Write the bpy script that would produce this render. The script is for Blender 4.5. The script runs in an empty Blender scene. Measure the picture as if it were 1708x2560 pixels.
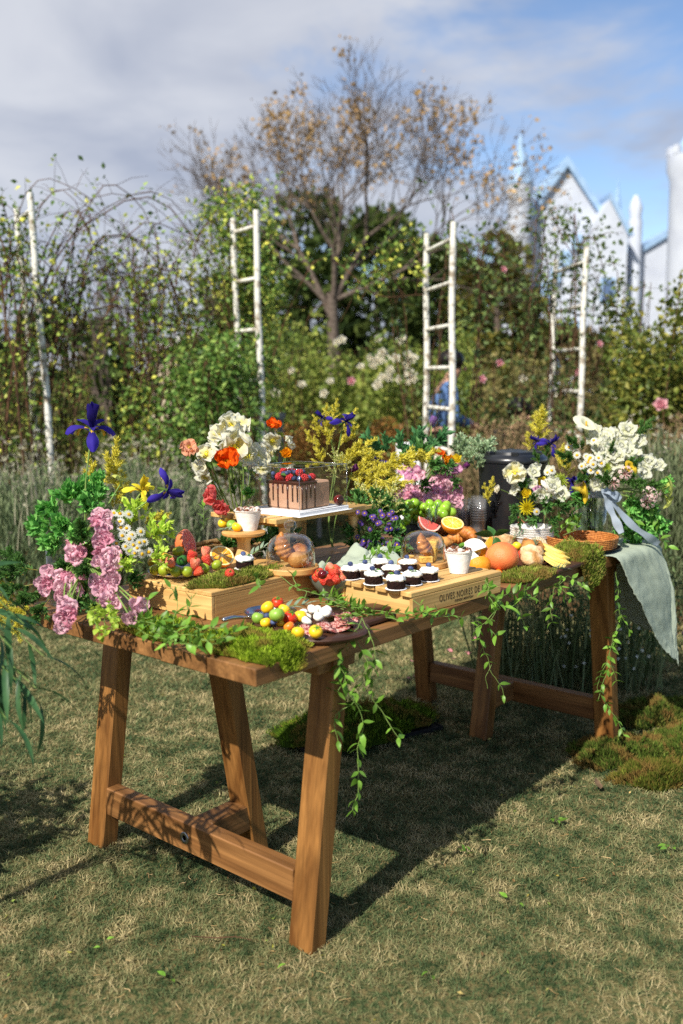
import bpy, math, random
import numpy as np
from math import sin, cos, pi, radians, sqrt, atan2
from mathutils import Vector, Matrix, Quaternion, noise as mnoise

SC = bpy.context.scene
COL = SC.collection

# ---------------------------------------------------------------- camera
cam_data = bpy.data.cameras.new('camera')
camera = bpy.data.objects.new('camera', cam_data)
COL.objects.link(camera)
camera.location = (0, 0, 1.3524)
PITCH, ROLL = 0.1291, 0.0072
camera.rotation_mode = 'QUATERNION'
camera.rotation_quaternion = (Quaternion((1, 0, 0), pi / 2 - PITCH) @ Quaternion((0, 0, 1), -ROLL))
cam_data.sensor_fit = 'VERTICAL'
cam_data.sensor_height = 36.0
cam_data.lens = 33.27
cam_data.clip_start = 0.05
cam_data.clip_end = 2000
cam_data.dof.use_dof = True
cam_data.dof.focus_distance = 2.85
cam_data.dof.aperture_fstop = 2.2
SC.camera = camera

# ---------------------------------------------------------------- sky
SUN_ELEV = radians(44.6)
SUN_TO = Vector((-0.545 * cos(SUN_ELEV), -0.839 * cos(SUN_ELEV), sin(SUN_ELEV)))   # towards the sun
world = bpy.data.worlds.new('World')
SC.world = world
world.use_nodes = True
wn = world.node_tree
wn.nodes.clear()
def WN(t, **k):
    n = wn.nodes.new(t)
    for a, b in k.items():
        setattr(n, a, b)
    return n
sky = WN('ShaderNodeTexSky', sky_type='NISHITA', sun_disc=False, sun_elevation=SUN_ELEV,
         sun_rotation=atan2(SUN_TO.x, SUN_TO.y), altitude=1500, air_density=1.0, dust_density=0.6, ozone_density=2.0)
tc = WN('ShaderNodeTexCoord')
sep = WN('ShaderNodeSeparateXYZ')
wn.links.new(tc.outputs['Generated'], sep.inputs[0])
def WM(op, a, b=None, c=None):
    n = WN('ShaderNodeMath', operation=op)
    for i, x in enumerate((a, b, c)):
        if x is None: continue
        if isinstance(x, (int, float)): n.inputs[i].default_value = x
        else: wn.links.new(x, n.inputs[i])
    return n.outputs[0]
zz = WM('ADD', WM('MAXIMUM', sep.outputs[2], 0.0), 0.16)
cmb = WN('ShaderNodeCombineXYZ')
wn.links.new(WM('DIVIDE', sep.outputs[0], zz), cmb.inputs[0])
wn.links.new(WM('DIVIDE', sep.outputs[1], zz), cmb.inputs[1])
cmb.inputs[2].default_value = 3.1
nz = WN('ShaderNodeTexNoise', noise_dimensions='3D')
nz.inputs['Scale'].default_value = 1.05
nz.inputs['Detail'].default_value = 6
nz.inputs['Roughness'].default_value = 0.6
nz.inputs['Distortion'].default_value = 0.4
wn.links.new(cmb.outputs[0], nz.inputs['Vector'])
cover = WM('MULTIPLY_ADD', sep.outputs[0], -0.62, 0.12)          # the cloud bank thins out towards the east
dens = WM('ADD', nz.outputs['Fac'], cover)
ramp = WN('ShaderNodeMapRange', interpolation_type='SMOOTHSTEP')
ramp.inputs['From Min'].default_value = 0.42
ramp.inputs['From Max'].default_value = 0.60
wn.links.new(dens, ramp.inputs['Value'])
nz2 = WN('ShaderNodeTexNoise')
nz2.inputs['Scale'].default_value = 1.7
nz2.inputs['Distortion'].default_value = 0.5
nz2.inputs['Detail'].default_value = 5
wn.links.new(cmb.outputs[0], nz2.inputs['Vector'])
cr = WN('ShaderNodeValToRGB')
cr.color_ramp.elements[0].position = 0.36
cr.color_ramp.elements[0].color = (0.42, 0.46, 0.57, 1)
cr.color_ramp.elements[1].position = 0.66
cr.color_ramp.elements[1].color = (0.68, 0.70, 0.76, 1)
wn.links.new(nz2.outputs['Fac'], cr.inputs[0])
bg1 = WN('ShaderNodeBackground'); bg1.inputs[1].default_value = 0.13
bg2 = WN('ShaderNodeBackground'); bg2.inputs[1].default_value = 0.77
wn.links.new(sky.outputs[0], bg1.inputs[0])
wn.links.new(cr.outputs[0], bg2.inputs[0])
mix = WN('ShaderNodeMixShader')
wn.links.new(WM('MULTIPLY', ramp.outputs[0], 0.93), mix.inputs[0])
wn.links.new(bg1.outputs[0], mix.inputs[1])
wn.links.new(bg2.outputs[0], mix.inputs[2])
wo = WN('ShaderNodeOutputWorld')
wn.links.new(mix.outputs[0], wo.inputs[0])

# ---------------------------------------------------------------- sun
sun_data = bpy.data.lights.new('sun', 'SUN')
sun_data.energy = 5.0
sun_data.angle = radians(0.55)
sun_data.color = (1.0, 0.94, 0.84)
sun = bpy.data.objects.new('sun', sun_data)
COL.objects.link(sun)
sun.rotation_mode = 'QUATERNION'
sun.rotation_quaternion = (-SUN_TO).to_track_quat('-Z', 'Y')
sun.location = (-4, -6, 8)

# ---------------------------------------------------------------- exposure and sampling
SC.view_settings.view_transform = 'Standard'
SC.view_settings.look = 'None'
SC.view_settings.exposure = 0.42
SC.view_settings.gamma = 1.0
SC.view_settings.use_curve_mapping = False
SC.render.engine = 'CYCLES'
SC.cycles.use_denoising = False
try:
    SC.cycles.denoiser = 'OPENIMAGEDENOISE'
    SC.cycles.denoising_prefilter = 'ACCURATE'
except Exception:
    pass
SC.cycles.use_adaptive_sampling = True
SC.cycles.adaptive_threshold = 0.008
SC.cycles.max_bounces = 10
SC.cycles.diffuse_bounces = 3
SC.cycles.glossy_bounces = 3
SC.cycles.transmission_bounces = 8
SC.cycles.transparent_max_bounces = 12
SC.cycles.caustics_reflective = False
SC.cycles.caustics_refractive = False
SC.cycles.sample_clamp_indirect = 6
SC.render.film_transparent = False

# ---------------------------------------------------------------- helpers
RNG = random.Random(7)
NR = np.random.default_rng(11)
YAW = 0.867
T0 = Vector((-0.186, 1.9634, 0))
EX = Vector((cos(YAW), sin(YAW), 0))
EY = Vector((-sin(YAW), cos(YAW), 0))
TT = 0.76                       # height of the table top
TL, TW = 2.12, 0.95             # its length and width
def TP(a, b, z=TT):             # table coordinates: a along the length, b across, z above ground
    p = T0 + EX * a + EY * b
    return Vector((p.x, p.y, z))
def lin(r, g, b):               # 0..255 display colour to linear
    def f(c):
        c /= 255.0
        return c / 12.92 if c <= 0.04045 else ((c + 0.055) / 1.055) ** 2.4
    return (f(r), f(g), f(b), 1)

def mat(name, c, c2=None, ns=8, rough=0.55, bump=0, bs=60, spec=0.3, trans=0, ior=1.45, metal=0, vcol=False,
        rand=0.0, tl=0, sss=0, coat=0, det=3, lo=0.35, hi=0.65, stretch=None, alpha=1, gl=False, bdist=0.01, emis=0):
    m = bpy.data.materials.new(name)
    m.use_nodes = True
    nt = m.node_tree
    N, K = nt.nodes, nt.links.new
    P = N['Principled BSDF']
    def nd(t, **k):
        n = N.new(t)
        for a, b in k.items(): setattr(n, a, b)
        return n
    vec = None
    if c2 is not None or bump:
        t = nd('ShaderNodeTexCoord'); oi = nd('ShaderNodeObjectInfo')
        ad = nd('ShaderNodeVectorMath', operation='MULTIPLY_ADD')
        K(oi.outputs['Random'], ad.inputs[0])
        ad.inputs[1].default_value = (17, 31, 23)
        K(t.outputs['Object'], ad.inputs[2])
        vec = ad.outputs[0]
        if stretch:
            mp = nd('ShaderNodeMapping')
            mp.inputs['Scale'].default_value = stretch
            K(vec, mp.inputs[0]); vec = mp.outputs[0]
    if c2 is not None:
        n1 = nd('ShaderNodeTexNoise')
        n1.inputs['Scale'].default_value = ns
        n1.inputs['Detail'].default_value = det
        K(vec, n1.inputs['Vector'])
        mr = nd('ShaderNodeMapRange')
        mr.inputs['From Min'].default_value = lo
        mr.inputs['From Max'].default_value = hi
        K(n1.outputs['Fac'], mr.inputs['Value'])
        mx = nd('ShaderNodeMix', data_type='RGBA')
        mx.inputs[6].default_value = c
        mx.inputs[7].default_value = c2
        K(mr.outputs[0], mx.inputs[0])
        cs = mx.outputs[2]
    else:
        rg = nd('ShaderNodeRGB'); rg.outputs[0].default_value = c
        cs = rg.outputs[0]
    if vcol:
        at = nd('ShaderNodeAttribute', attribute_name='col')
        mm = nd('ShaderNodeMix', data_type='RGBA', blend_type='MULTIPLY')
        mm.inputs[0].default_value = 1
        K(cs, mm.inputs[6]); K(at.outputs['Color'], mm.inputs[7]); cs = mm.outputs[2]
    if rand:
        oi = nd('ShaderNodeObjectInfo')
        mr = nd('ShaderNodeMapRange')
        mr.inputs['To Min'].default_value = 1 - rand
        mr.inputs['To Max'].default_value = 1 + rand
        K(oi.outputs['Random'], mr.inputs['Value'])
        hs = nd('ShaderNodeHueSaturation')
        K(mr.outputs[0], hs.inputs['Value']); K(cs, hs.inputs['Color'])
        cs = hs.outputs[0]
    K(cs, P.inputs['Base Color'])
    P.inputs['Roughness'].default_value = rough
    P.inputs['Metallic'].default_value = metal
    P.inputs['IOR'].default_value = ior
    P.inputs['Specular IOR Level'].default_value = spec
    P.inputs['Transmission Weight'].default_value = trans
    P.inputs['Coat Weight'].default_value = coat
    P.inputs['Coat Roughness'].default_value = 0.12
    P.inputs['Alpha'].default_value = alpha
    if sss:
        P.inputs['Subsurface Weight'].default_value = sss
        P.inputs['Subsurface Radius'].default_value = (0.01, 0.006, 0.004)
        P.inputs['Subsurface Scale'].default_value = 0.6
    if bump:
        n2 = nd('ShaderNodeTexNoise')
        n2.inputs['Scale'].default_value = bs
        n2.inputs['Detail'].default_value = 4
        K(vec, n2.inputs['Vector'])
        bp = nd('ShaderNodeBump')
        bp.inputs['Strength'].default_value = bump
        bp.inputs['Distance'].default_value = bdist
        K(n2.outputs['Fac'], bp.inputs['Height'])
        K(bp.outputs[0], P.inputs['Normal'])
    if tl:
        tr = nd('ShaderNodeBsdfTranslucent')
        K(cs, tr.inputs[0])
        ms = nd('ShaderNodeMixShader'); ms.inputs[0].default_value = tl
        K(P.outputs[0], ms.inputs[1]); K(tr.outputs[0], ms.inputs[2])
        K(ms.outputs[0], N['Material Output'].inputs[0])
    return m

def wood(name, dark, light, axis=0, rough=0.5, grain=1.0, ring=14, fine=90, bump=0.25, wear=None, spec=0.35):
    m = bpy.data.materials.new(name); m.use_nodes = True
    nt = m.node_tree; N, K = nt.nodes, nt.links.new
    P = N['Principled BSDF']
    def nd(t, **k):
        n = N.new(t)
        for a, b in k.items(): setattr(n, a, b)
        return n
    t = nd('ShaderNodeTexCoord'); oi = nd('ShaderNodeObjectInfo')
    ad = nd('ShaderNodeVectorMath', operation='MULTIPLY_ADD')
    K(oi.outputs['Random'], ad.inputs[0]); ad.inputs[1].default_value = (13, 29, 19); K(t.outputs['Object'], ad.inputs[2])
    def layer(s_long, s_cross, det, dist):
        mp = nd('ShaderNodeMapping'); sc = [s_cross] * 3; sc[axis] = s_long
        mp.inputs['Scale'].default_value = sc
        K(ad.outputs[0], mp.inputs[0])
        n = nd('ShaderNodeTexNoise'); n.inputs['Scale'].default_value = 1
        n.inputs['Detail'].default_value = det; n.inputs['Distortion'].default_value = dist
        K(mp.outputs[0], n.inputs['Vector'])
        return n.outputs['Fac']
    big = layer(1.3, ring, 3, 1.2); fin = layer(4, fine, 4, 0.2); blo = layer(3, 6, 2, 0)
    r1 = nd('ShaderNodeMapRange'); r1.inputs['From Min'].default_value = 0.32; r1.inputs['From Max'].default_value = 0.68
    K(big, r1.inputs['Value'])
    mx = nd('ShaderNodeMix', data_type='RGBA'); mx.inputs[6].default_value = dark; mx.inputs[7].default_value = light
    K(r1.outputs[0], mx.inputs[0])
    r2 = nd('ShaderNodeMapRange'); r2.inputs['From Min'].default_value = 0.3; r2.inputs['From Max'].default_value = 0.7
    r2.inputs['To Min'].default_value = 1 - 0.30 * grain; r2.inputs['To Max'].default_value = 1 + 0.12 * grain
    K(fin, r2.inputs['Value'])
    r3 = nd('ShaderNodeMapRange'); r3.inputs['From Min'].default_value = 0.3; r3.inputs['From Max'].default_value = 0.7
    r3.inputs['To Min'].default_value = 0.82; r3.inputs['To Max'].default_value = 1.12
    K(blo, r3.inputs['Value'])
    mu = nd('ShaderNodeMath', operation='MULTIPLY'); K(r2.outputs[0], mu.inputs[0]); K(r3.outputs[0], mu.inputs[1])
    hs = nd('ShaderNodeHueSaturation'); K(mx.outputs[2], hs.inputs['Color']); K(mu.outputs[0], hs.inputs['Value'])
    K(hs.outputs[0], P.inputs['Base Color'])
    P.inputs['Roughness'].default_value = rough
    P.inputs['Specular IOR Level'].default_value = spec
    bp = nd('ShaderNodeBump'); bp.inputs['Strength'].default_value = bump; bp.inputs['Distance'].default_value = 0.004
    K(fin, bp.inputs['Height']); K(bp.outputs[0], P.inputs['Normal'])
    return m

class G:
    """collects faces with an optional colour per vertex"""
    def __init__(s): s.v = []; s.f = []; s.c = []
    def add(s, vs, fs, col=None, M=None):
        o = len(s.v)
        if M is not None: vs = [M @ Vector(p) for p in vs]
        s.v.extend(tuple(p) for p in vs)
        s.f.extend(tuple(i + o for i in f) for f in fs)
        if col is None: s.c.extend([(1, 1, 1, 1)] * len(vs))
        elif isinstance(col, list): s.c.extend(col)
        else: s.c.extend([col] * len(vs))
        return s
    def mesh(s, name, m, smooth=True, angle=None):
        me = bpy.data.meshes.new(name)
        me.from_pydata(s.v, [], s.f)
        if any(c != (1, 1, 1, 1) for c in s.c):
            at = me.color_attributes.new('col', 'FLOAT_COLOR', 'POINT')
            at.data.foreach_set('color', np.array(s.c, dtype=np.float32).ravel())
        me.materials.append(m)
        if smooth: me.polygons.foreach_set('use_smooth', [True] * len(me.polygons))
        if angle is not None and smooth:
            try: me.set_sharp_from_angle(angle=angle)
            except Exception: pass
        me.update()
        return me

def npmesh(name, V, F, m, C=None, smooth=False):
    """mesh from numpy arrays: V (n,3), F (k,3 or 4), C (n,3)"""
    me = bpy.data.meshes.new(name)
    V = np.ascontiguousarray(V, dtype=np.float32); F = np.ascontiguousarray(F, dtype=np.int32)
    n, k, w = len(V), len(F), F.shape[1]
    me.vertices.add(n); me.vertices.foreach_set('co', V.ravel())
    me.loops.add(k * w); me.loops.foreach_set('vertex_index', F.ravel())
    me.polygons.add(k); me.polygons.foreach_set('loop_start', np.arange(0, k * w, w, dtype=np.int32))
    me.polygons.foreach_set('use_smooth', np.full(k, smooth))
    if C is not None:
        at = me.color_attributes.new('col', 'FLOAT_COLOR', 'POINT')
        C4 = np.ones((n, 4), dtype=np.float32); C4[:, :3] = C
        at.data.foreach_set('color', C4.ravel())
    me.materials.append(m)
    me.update(calc_edges=True)
    return me

def ob(name, me, parent=None, loc=(0, 0, 0), rot=None, scale=None, label=None):
    o = bpy.data.objects.new(name, me)
    COL.objects.link(o)
    o.location = loc
    if rot is not None:
        if isinstance(rot, Quaternion):
            o.rotation_mode = 'QUATERNION'; o.rotation_quaternion = rot
        else: o.rotation_euler = rot
    if scale is not None: o.scale = (scale,) * 3 if isinstance(scale, (int, float)) else scale
    if parent is not None: o.parent = parent
    if label: o['label'] = label
    return o
def tag(o, label, cat, group=None, kind=None):
    o['label'] = label; o['category'] = cat
    if group: o['group'] = group
    if kind: o['kind'] = kind
    return o
def thing(name, label, cat, loc=(0, 0, 0), rz=0.0, group=None):
    o = bpy.data.objects.new(name, None)
    o.empty_display_size = 0.05
    COL.objects.link(o)
    o.location = loc; o.rotation_euler = (0, 0, rz)
    return tag(o, label, cat, group)
def structure(o):
    o['kind'] = 'structure'
    return o
def look(d, spin=0.0):          # rotation that turns +Z to direction d
    q = Vector(d).normalized().to_track_quat('Z', 'Y')
    return q @ Quaternion((0, 0, 1), spin)

# ---- shapes
def cbox(x0, x1, y0, y1, z0, z1, c=0.003, kx=0.0, ky=0.0):
    """box with chamfered edges, sheared by kx, ky per unit of z"""
    vs = []; idx = {}
    X, Y, Z = (x0, x1), (y0, y1), (z0, z1)
    for i in (0, 1):
        for j in (0, 1):
            for k in (0, 1):
                sx, sy, sz = (1 - 2 * i) * c, (1 - 2 * j) * c, (1 - 2 * k) * c
                for ax, p in enumerate(((X[i], Y[j] + sy, Z[k] + sz), (X[i] + sx, Y[j], Z[k] + sz), (X[i] + sx, Y[j] + sy, Z[k]))):
                    idx[i, j, k, ax] = len(vs)
                    vs.append((p[0] + kx * (p[2] - z0), p[1] + ky * (p[2] - z0), p[2]))
    g = lambda i, j, k, a: idx[i, j, k, a]
    fs = []
    for i in (0, 1):
        q = [g(i, 0, 0, 0), g(i, 1, 0, 0), g(i, 1, 1, 0), g(i, 0, 1, 0)]; fs.append(q if i else q[::-1])
        q = [g(0, i, 0, 1), g(1, i, 0, 1), g(1, i, 1, 1), g(0, i, 1, 1)]; fs.append(q[::-1] if i else q)
        q = [g(0, 0, i, 2), g(1, 0, i, 2), g(1, 1, i, 2), g(0, 1, i, 2)]; fs.append(q if i else q[::-1])
    for i in (0, 1):
        for j in (0, 1):
            q = [g(i, j, 0, 0), g(i, j, 0, 1), g(i, j, 1, 1), g(i, j, 1, 0)]; fs.append(q if i == j else q[::-1])
            q = [g(i, 0, j, 0), g(i, 1, j, 0), g(i, 1, j, 2), g(i, 0, j, 2)]; fs.append(q if i == j else q[::-1])
            q = [g(0, i, j, 1), g(1, i, j, 1), g(1, i, j, 2), g(0, i, j, 2)]; fs.append(q[::-1] if i == j else q)
            for k in (0, 1):
                q = [g(i, j, k, 0), g(i, j, k, 1), g(i, j, k, 2)]; fs.append(q if (i + j + k) % 2 else q[::-1])
    return vs, fs
def lathe(prof, n=24, wob=None):
    vs = []; fs = []
    for i, (r, z) in enumerate(prof):
        for k in range(n):
            a = 2 * pi * k / n
            rr = r * (wob(a, z) if wob else 1)
            vs.append((rr * cos(a), rr * sin(a), z))
    for i in range(len(prof) - 1):
        for k in range(n):
            fs.append((i * n + k, i * n + (k + 1) % n, (i + 1) * n + (k + 1) % n, (i + 1) * n + k))
    if prof[0][0] > 1e-6: fs.append(tuple(range(n))[::-1])
    if prof[-1][0] > 1e-6: fs.append(tuple((len(prof) - 1) * n + k for k in range(n)))
    return vs, fs
def tube(pts, rad, n=6, cap=True):
    pts = [Vector(p) for p in pts]
    if isinstance(rad, (int, float)): rad = [rad] * len(pts)
    vs = []; fs = []
    d = (pts[1] - pts[0]).normalized()
    u = d.orthogonal().normalized()
    for i, p in enumerate(pts):
        nd = (pts[min(i + 1, len(pts) - 1)] - pts[max(i - 1, 0)])
        if nd.length > 1e-9: nd.normalize()
        else: nd = d
        u = (u - nd * u.dot(nd))
        u = u.normalized() if u.length > 1e-6 else nd.orthogonal().normalized()
        w = nd.cross(u); d = nd
        for k in range(n):
            a = 2 * pi * k / n
            vs.append(tuple(p + (u * cos(a) + w * sin(a)) * rad[i]))
    for i in range(len(pts) - 1):
        for k in range(n):
            fs.append((i * n + k, i * n + (k + 1) % n, (i + 1) * n + (k + 1) % n, (i + 1) * n + k))
    if cap:
        fs.append(tuple(range(n))[::-1]); fs.append(tuple((len(pts) - 1) * n + k for k in range(n)))
    return vs, fs
def ball(rx, ry=None, rz=None, nu=12, nv=8, disp=None):
    ry = rx if ry is None else ry; rz = rx if rz is None else rz
    vs = [(0, 0, -rz)]; fs = []
    for i in range(1, nv):
        t = pi * i / nv - pi / 2
        for k in range(nu):
            a = 2 * pi * k / nu
            vs.append((rx * cos(t) * cos(a), ry * cos(t) * sin(a), rz * sin(t)))
    vs.append((0, 0, rz))
    for k in range(nu): fs.append((0, 1 + (k + 1) % nu, 1 + k))
    for i in range(nv - 2):
        for k in range(nu):
            a, b = 1 + i * nu, 1 + (i + 1) * nu
            fs.append((a + k, a + (k + 1) % nu, b + (k + 1) % nu, b + k))
    b = 1 + (nv - 2) * nu
    for k in range(nu): fs.append((b + k, b + (k + 1) % nu, len(vs) - 1))
    if disp: vs = [tuple(Vector(p) * disp(Vector(p))) for p in vs]
    return vs, fs
def spline(P, n):
    P = [Vector(p) for p in P]
    out = []
    Q = [P[0] * 2 - P[1]] + P + [P[-1] * 2 - P[-2]]
    m = len(P) - 1
    for k in range(n + 1):
        t = k / n * m; i = min(int(t), m - 1); t -= i
        a, b, c, d = Q[i:i + 4]
        out.append(0.5 * ((2 * b) + (c - a) * t + (2 * a - 5 * b + 4 * c - d) * t * t + (3 * b - a - 3 * c + d) * t ** 3))
    return out
def petal(g, az, e0, curl, L, W, cup=0.1, ruf=0.0, seed=0, c0=(1, 1, 1, 1), c1=(1, 1, 1, 1), prof=None, nu=5, nv=6, r0=0.0, z0=0.0, mid=None, twist=0.0):
    """one petal growing out from the axis: e0 start elevation, curl its change to the tip"""
    prof = prof or (0.25, 0.7, 0.95, 1.0, 0.85, 0.35)
    vs = []; cs = []; fs = []
    p = Vector((r0, 0, z0)); ca, sa = cos(az), sin(az)
    for i in range(nu + 1):
        t = i / nu; e = e0 + curl * t
        if i: p = p + Vector((cos(e), 0, sin(e))) * (L / nu)
        nrm = Vector((-sin(e), 0, cos(e)))
        x = t * (len(prof) - 1); k = min(int(x), len(prof) - 2); w = prof[k] + (prof[k + 1] - prof[k]) * (x - k)
        for j in range(nv + 1):
            s = 2 * j / nv - 1
            r = ruf * W * t * mnoise.noise(Vector((s * 2.3 + seed * 7.1, t * 2.2, seed * 3.3)))
            q = p + Vector((0, s * w * W / 2, 0)) + nrm * (cup * W * s * s * w + r + twist * s * t * W) + Vector((-abs(s) ** 3 * 0.12 * L * t, 0, 0))
            vs.append((q.x * ca - q.y * sa, q.x * sa + q.y * ca, q.z))
            f = t
            cc = tuple(c0[m_] * (1 - f) + c1[m_] * f for m_ in range(3))
            if mid is not None and abs(s) < 0.4 and 0.2 < t < 0.75: cc = mid[:3]
            cs.append(cc + (1,))
    for i in range(nu):
        for j in range(nv):
            a = i * (nv + 1) + j
            fs.append((a, a + nv + 1, a + nv + 2, a + 1))
    g.add(vs, fs, cs)
def leaf(g, L, W, curl=-0.5, fold=0.25, prof=(0.05, 0.75, 1.0, 0.8, 0.45, 0.0), col=(1, 1, 1, 1), M=None, e0=0.3, n=5):
    """leaf along +x from the origin, folded along its midrib"""
    vs = []; fs = []
    p = Vector((0, 0, 0))
    for i in range(n + 1):
        t = i / n; e = e0 + curl * t
        if i: p = p + Vector((cos(e), 0, sin(e))) * (L / n)
        x = t * (len(prof) - 1); k = min(int(x), len(prof) - 2); w = (prof[k] + (prof[k + 1] - prof[k]) * (x - k)) * W / 2
        up = Vector((-sin(e), 0, cos(e))) * fold * w
        vs += [p + Vector((0, w, 0)) + up, p.copy(), p + Vector((0, -w, 0)) + up]
    for i in range(n):
        a = 3 * i
        fs += [(a, a + 1, a + 4, a + 3), (a + 1, a + 2, a + 5, a + 4)]
    g.add(vs, fs, col, M)

def leafcloud(P, size, rng, asp=0.55, up=0.2, D=None, spread=1.0, cols=None, fold=0.25):
    """numpy leaves at points P: every leaf two triangles folded along the midrib; returns V, F, C"""
    n = len(P)
    d = rng.normal(size=(n, 3)); d /= np.linalg.norm(d, axis=1)[:, None]
    if D is not None: d = D + d * spread
    d[:, 2] += up
    d /= np.linalg.norm(d, axis=1)[:, None] + 1e-9
    r = rng.normal(size=(n, 3))
    s = np.cross(d, r); s /= np.linalg.norm(s, axis=1)[:, None] + 1e-9
    nrm = np.cross(s, d)
    L = (size * rng.uniform(0.6, 1.3, n))[:, None]
    V = np.empty((n, 4, 3))
    V[:, 0] = P
    V[:, 1] = P + d * L * 0.45 + s * L * asp * 0.5 + nrm * L * fold * 0.3
    V[:, 2] = P + d * L - nrm * L * 0.12
    V[:, 3] = P + d * L * 0.45 - s * L * asp * 0.5 + nrm * L * fold * 0.3
    b = np.arange(n)[:, None] * 4
    F = np.concatenate([b + np.array([[0, 1, 2]]), b + np.array([[0, 2, 3]])], 0)
    C = None
    if cols is not None:
        cols = np.asarray(cols)[:, :3]
        w = rng.random(n) * (len(cols) - 1); i = w.astype(int); f = (w - i)[:, None]
        c = cols[i] * (1 - f) + cols[np.minimum(i + 1, len(cols) - 1)] * f
        c = c * rng.uniform(0.75, 1.2, n)[:, None]
        C = np.repeat(c, 4, 0)
    return V.reshape(-1, 3), F, C
def blades(P, H, Wd, rng, lean=0.5, cols=None, cw=None, bend=0.5, jitter=0.2):
    """numpy grass blades at P: five points, three triangles; cw optional per blade weight along cols"""
    n = len(P)
    az = rng.uniform(0, 2 * pi, n)
    d = np.stack([np.cos(az), np.sin(az), np.zeros(n)], 1)
    s = np.stack([-np.sin(az), np.cos(az), np.zeros(n)], 1)
    fa = rng.uniform(0, pi, n); s2 = s * np.cos(fa)[:, None] + d * np.sin(fa)[:, None]
    H = (H * rng.uniform(0.55, 1.25, n))[:, None]; W = (Wd * rng.uniform(0.7, 1.3, n))[:, None]
    l = (lean * rng.uniform(0.1, 1.2, n))[:, None]
    z = np.array([[0, 0, 1.0]])
    m = P + z * H * 0.55 + d * l * H * 0.4
    t = P + z * H * (1 - bend * l * 0.5) + d * l * H * (1 + bend)
    V = np.stack([P - s2 * W / 2, P + s2 * W / 2, m - s2 * W * 0.42, m + s2 * W * 0.42, t], 1)
    b = np.arange(n)[:, None] * 5
    F = np.concatenate([b + np.array([[0, 1, 3]]), b + np.array([[0, 3, 2]]), b + np.array([[2, 3, 4]])], 0)
    C = None
    if cols is not None:
        cols = np.asarray(cols)[:, :3]
        w = (rng.random(n) if cw is None else np.clip(cw, 0, 0.999)) * (len(cols) - 1)
        i = w.astype(int); f = (w - i)[:, None]
        c = cols[i] * (1 - f) + cols[np.minimum(i + 1, len(cols) - 1)] * f
        c = c * rng.uniform(1 - jitter, 1 + jitter, n)[:, None]
        C = np.repeat(c, 5, 0)
    return V.reshape(-1, 3), F, C
def join(parts):
    Vs = []; Fs = []; Cs = []; o = 0
    for V, F, C in parts:
        Vs.append(V); Fs.append(F + o); Cs.append(C if C is not None else np.ones_like(V)); o += len(V)
    return np.concatenate(Vs), np.concatenate(Fs), np.concatenate(Cs)
def fbm(x, y, seed=0.0, oct=3):
    v = 0; a = 0.5
    for k in range(oct):
        v += a * mnoise.noise(Vector((x, y, seed + k * 5.7))); x *= 2.1; y *= 2.1; a *= 0.5
    return v
def npnoise(X, Y, rng, cell=0.3, n=64):
    """cheap smooth value noise on arrays, 0..1"""
    g = rng.random((n, n))
    gx = (X / cell) % n; gy = (Y / cell) % n
    i = gx.astype(int); j = gy.astype(int); fx = gx - i; fy = gy - j
    fx = fx * fx * (3 - 2 * fx); fy = fy * fy * (3 - 2 * fy)
    i2 = (i + 1) % n; j2 = (j + 1) % n
    return (g[i % n, j % n] * (1 - fx) + g[i2, j % n] * fx) * (1 - fy) + (g[i % n, j2] * (1 - fx) + g[i2, j2] * fx) * fy

# ================================================================= materials of the setting
W1 = (1, 1, 1, 1)
m_soil = mat('lawn_soil', lin(112, 102, 68), lin(62, 76, 46), ns=55, rough=0.95, bump=0.6, bs=160, det=6, lo=0.4, hi=0.6, spec=0.1)
m_grass = mat('grass_blade', W1, vcol=True, rough=0.6, spec=0.2, tl=0.25)
m_fol = mat('foliage', (1.48, 1.46, 1.3, 1), vcol=True, rough=0.5, spec=0.35, tl=0.3)
m_folm = mat('foliage_matt', (1.42, 1.42, 1.3, 1), vcol=True, rough=0.75, spec=0.15, tl=0.2)
m_bark = mat('bark', lin(116, 104, 94), lin(76, 66, 60), ns=18, rough=0.9, bump=0.6, bs=40, spec=0.1)
m_cane = mat('rose_cane', lin(104, 74, 54), lin(66, 50, 36), ns=9, rough=0.8, spec=0.2)
m_white_paint = mat('old_white_paint', lin(226, 224, 214), lin(150, 138, 120), ns=17, rough=0.75, det=9, lo=0.5, hi=0.64, bump=0.3, bs=50, spec=0.2)

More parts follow.
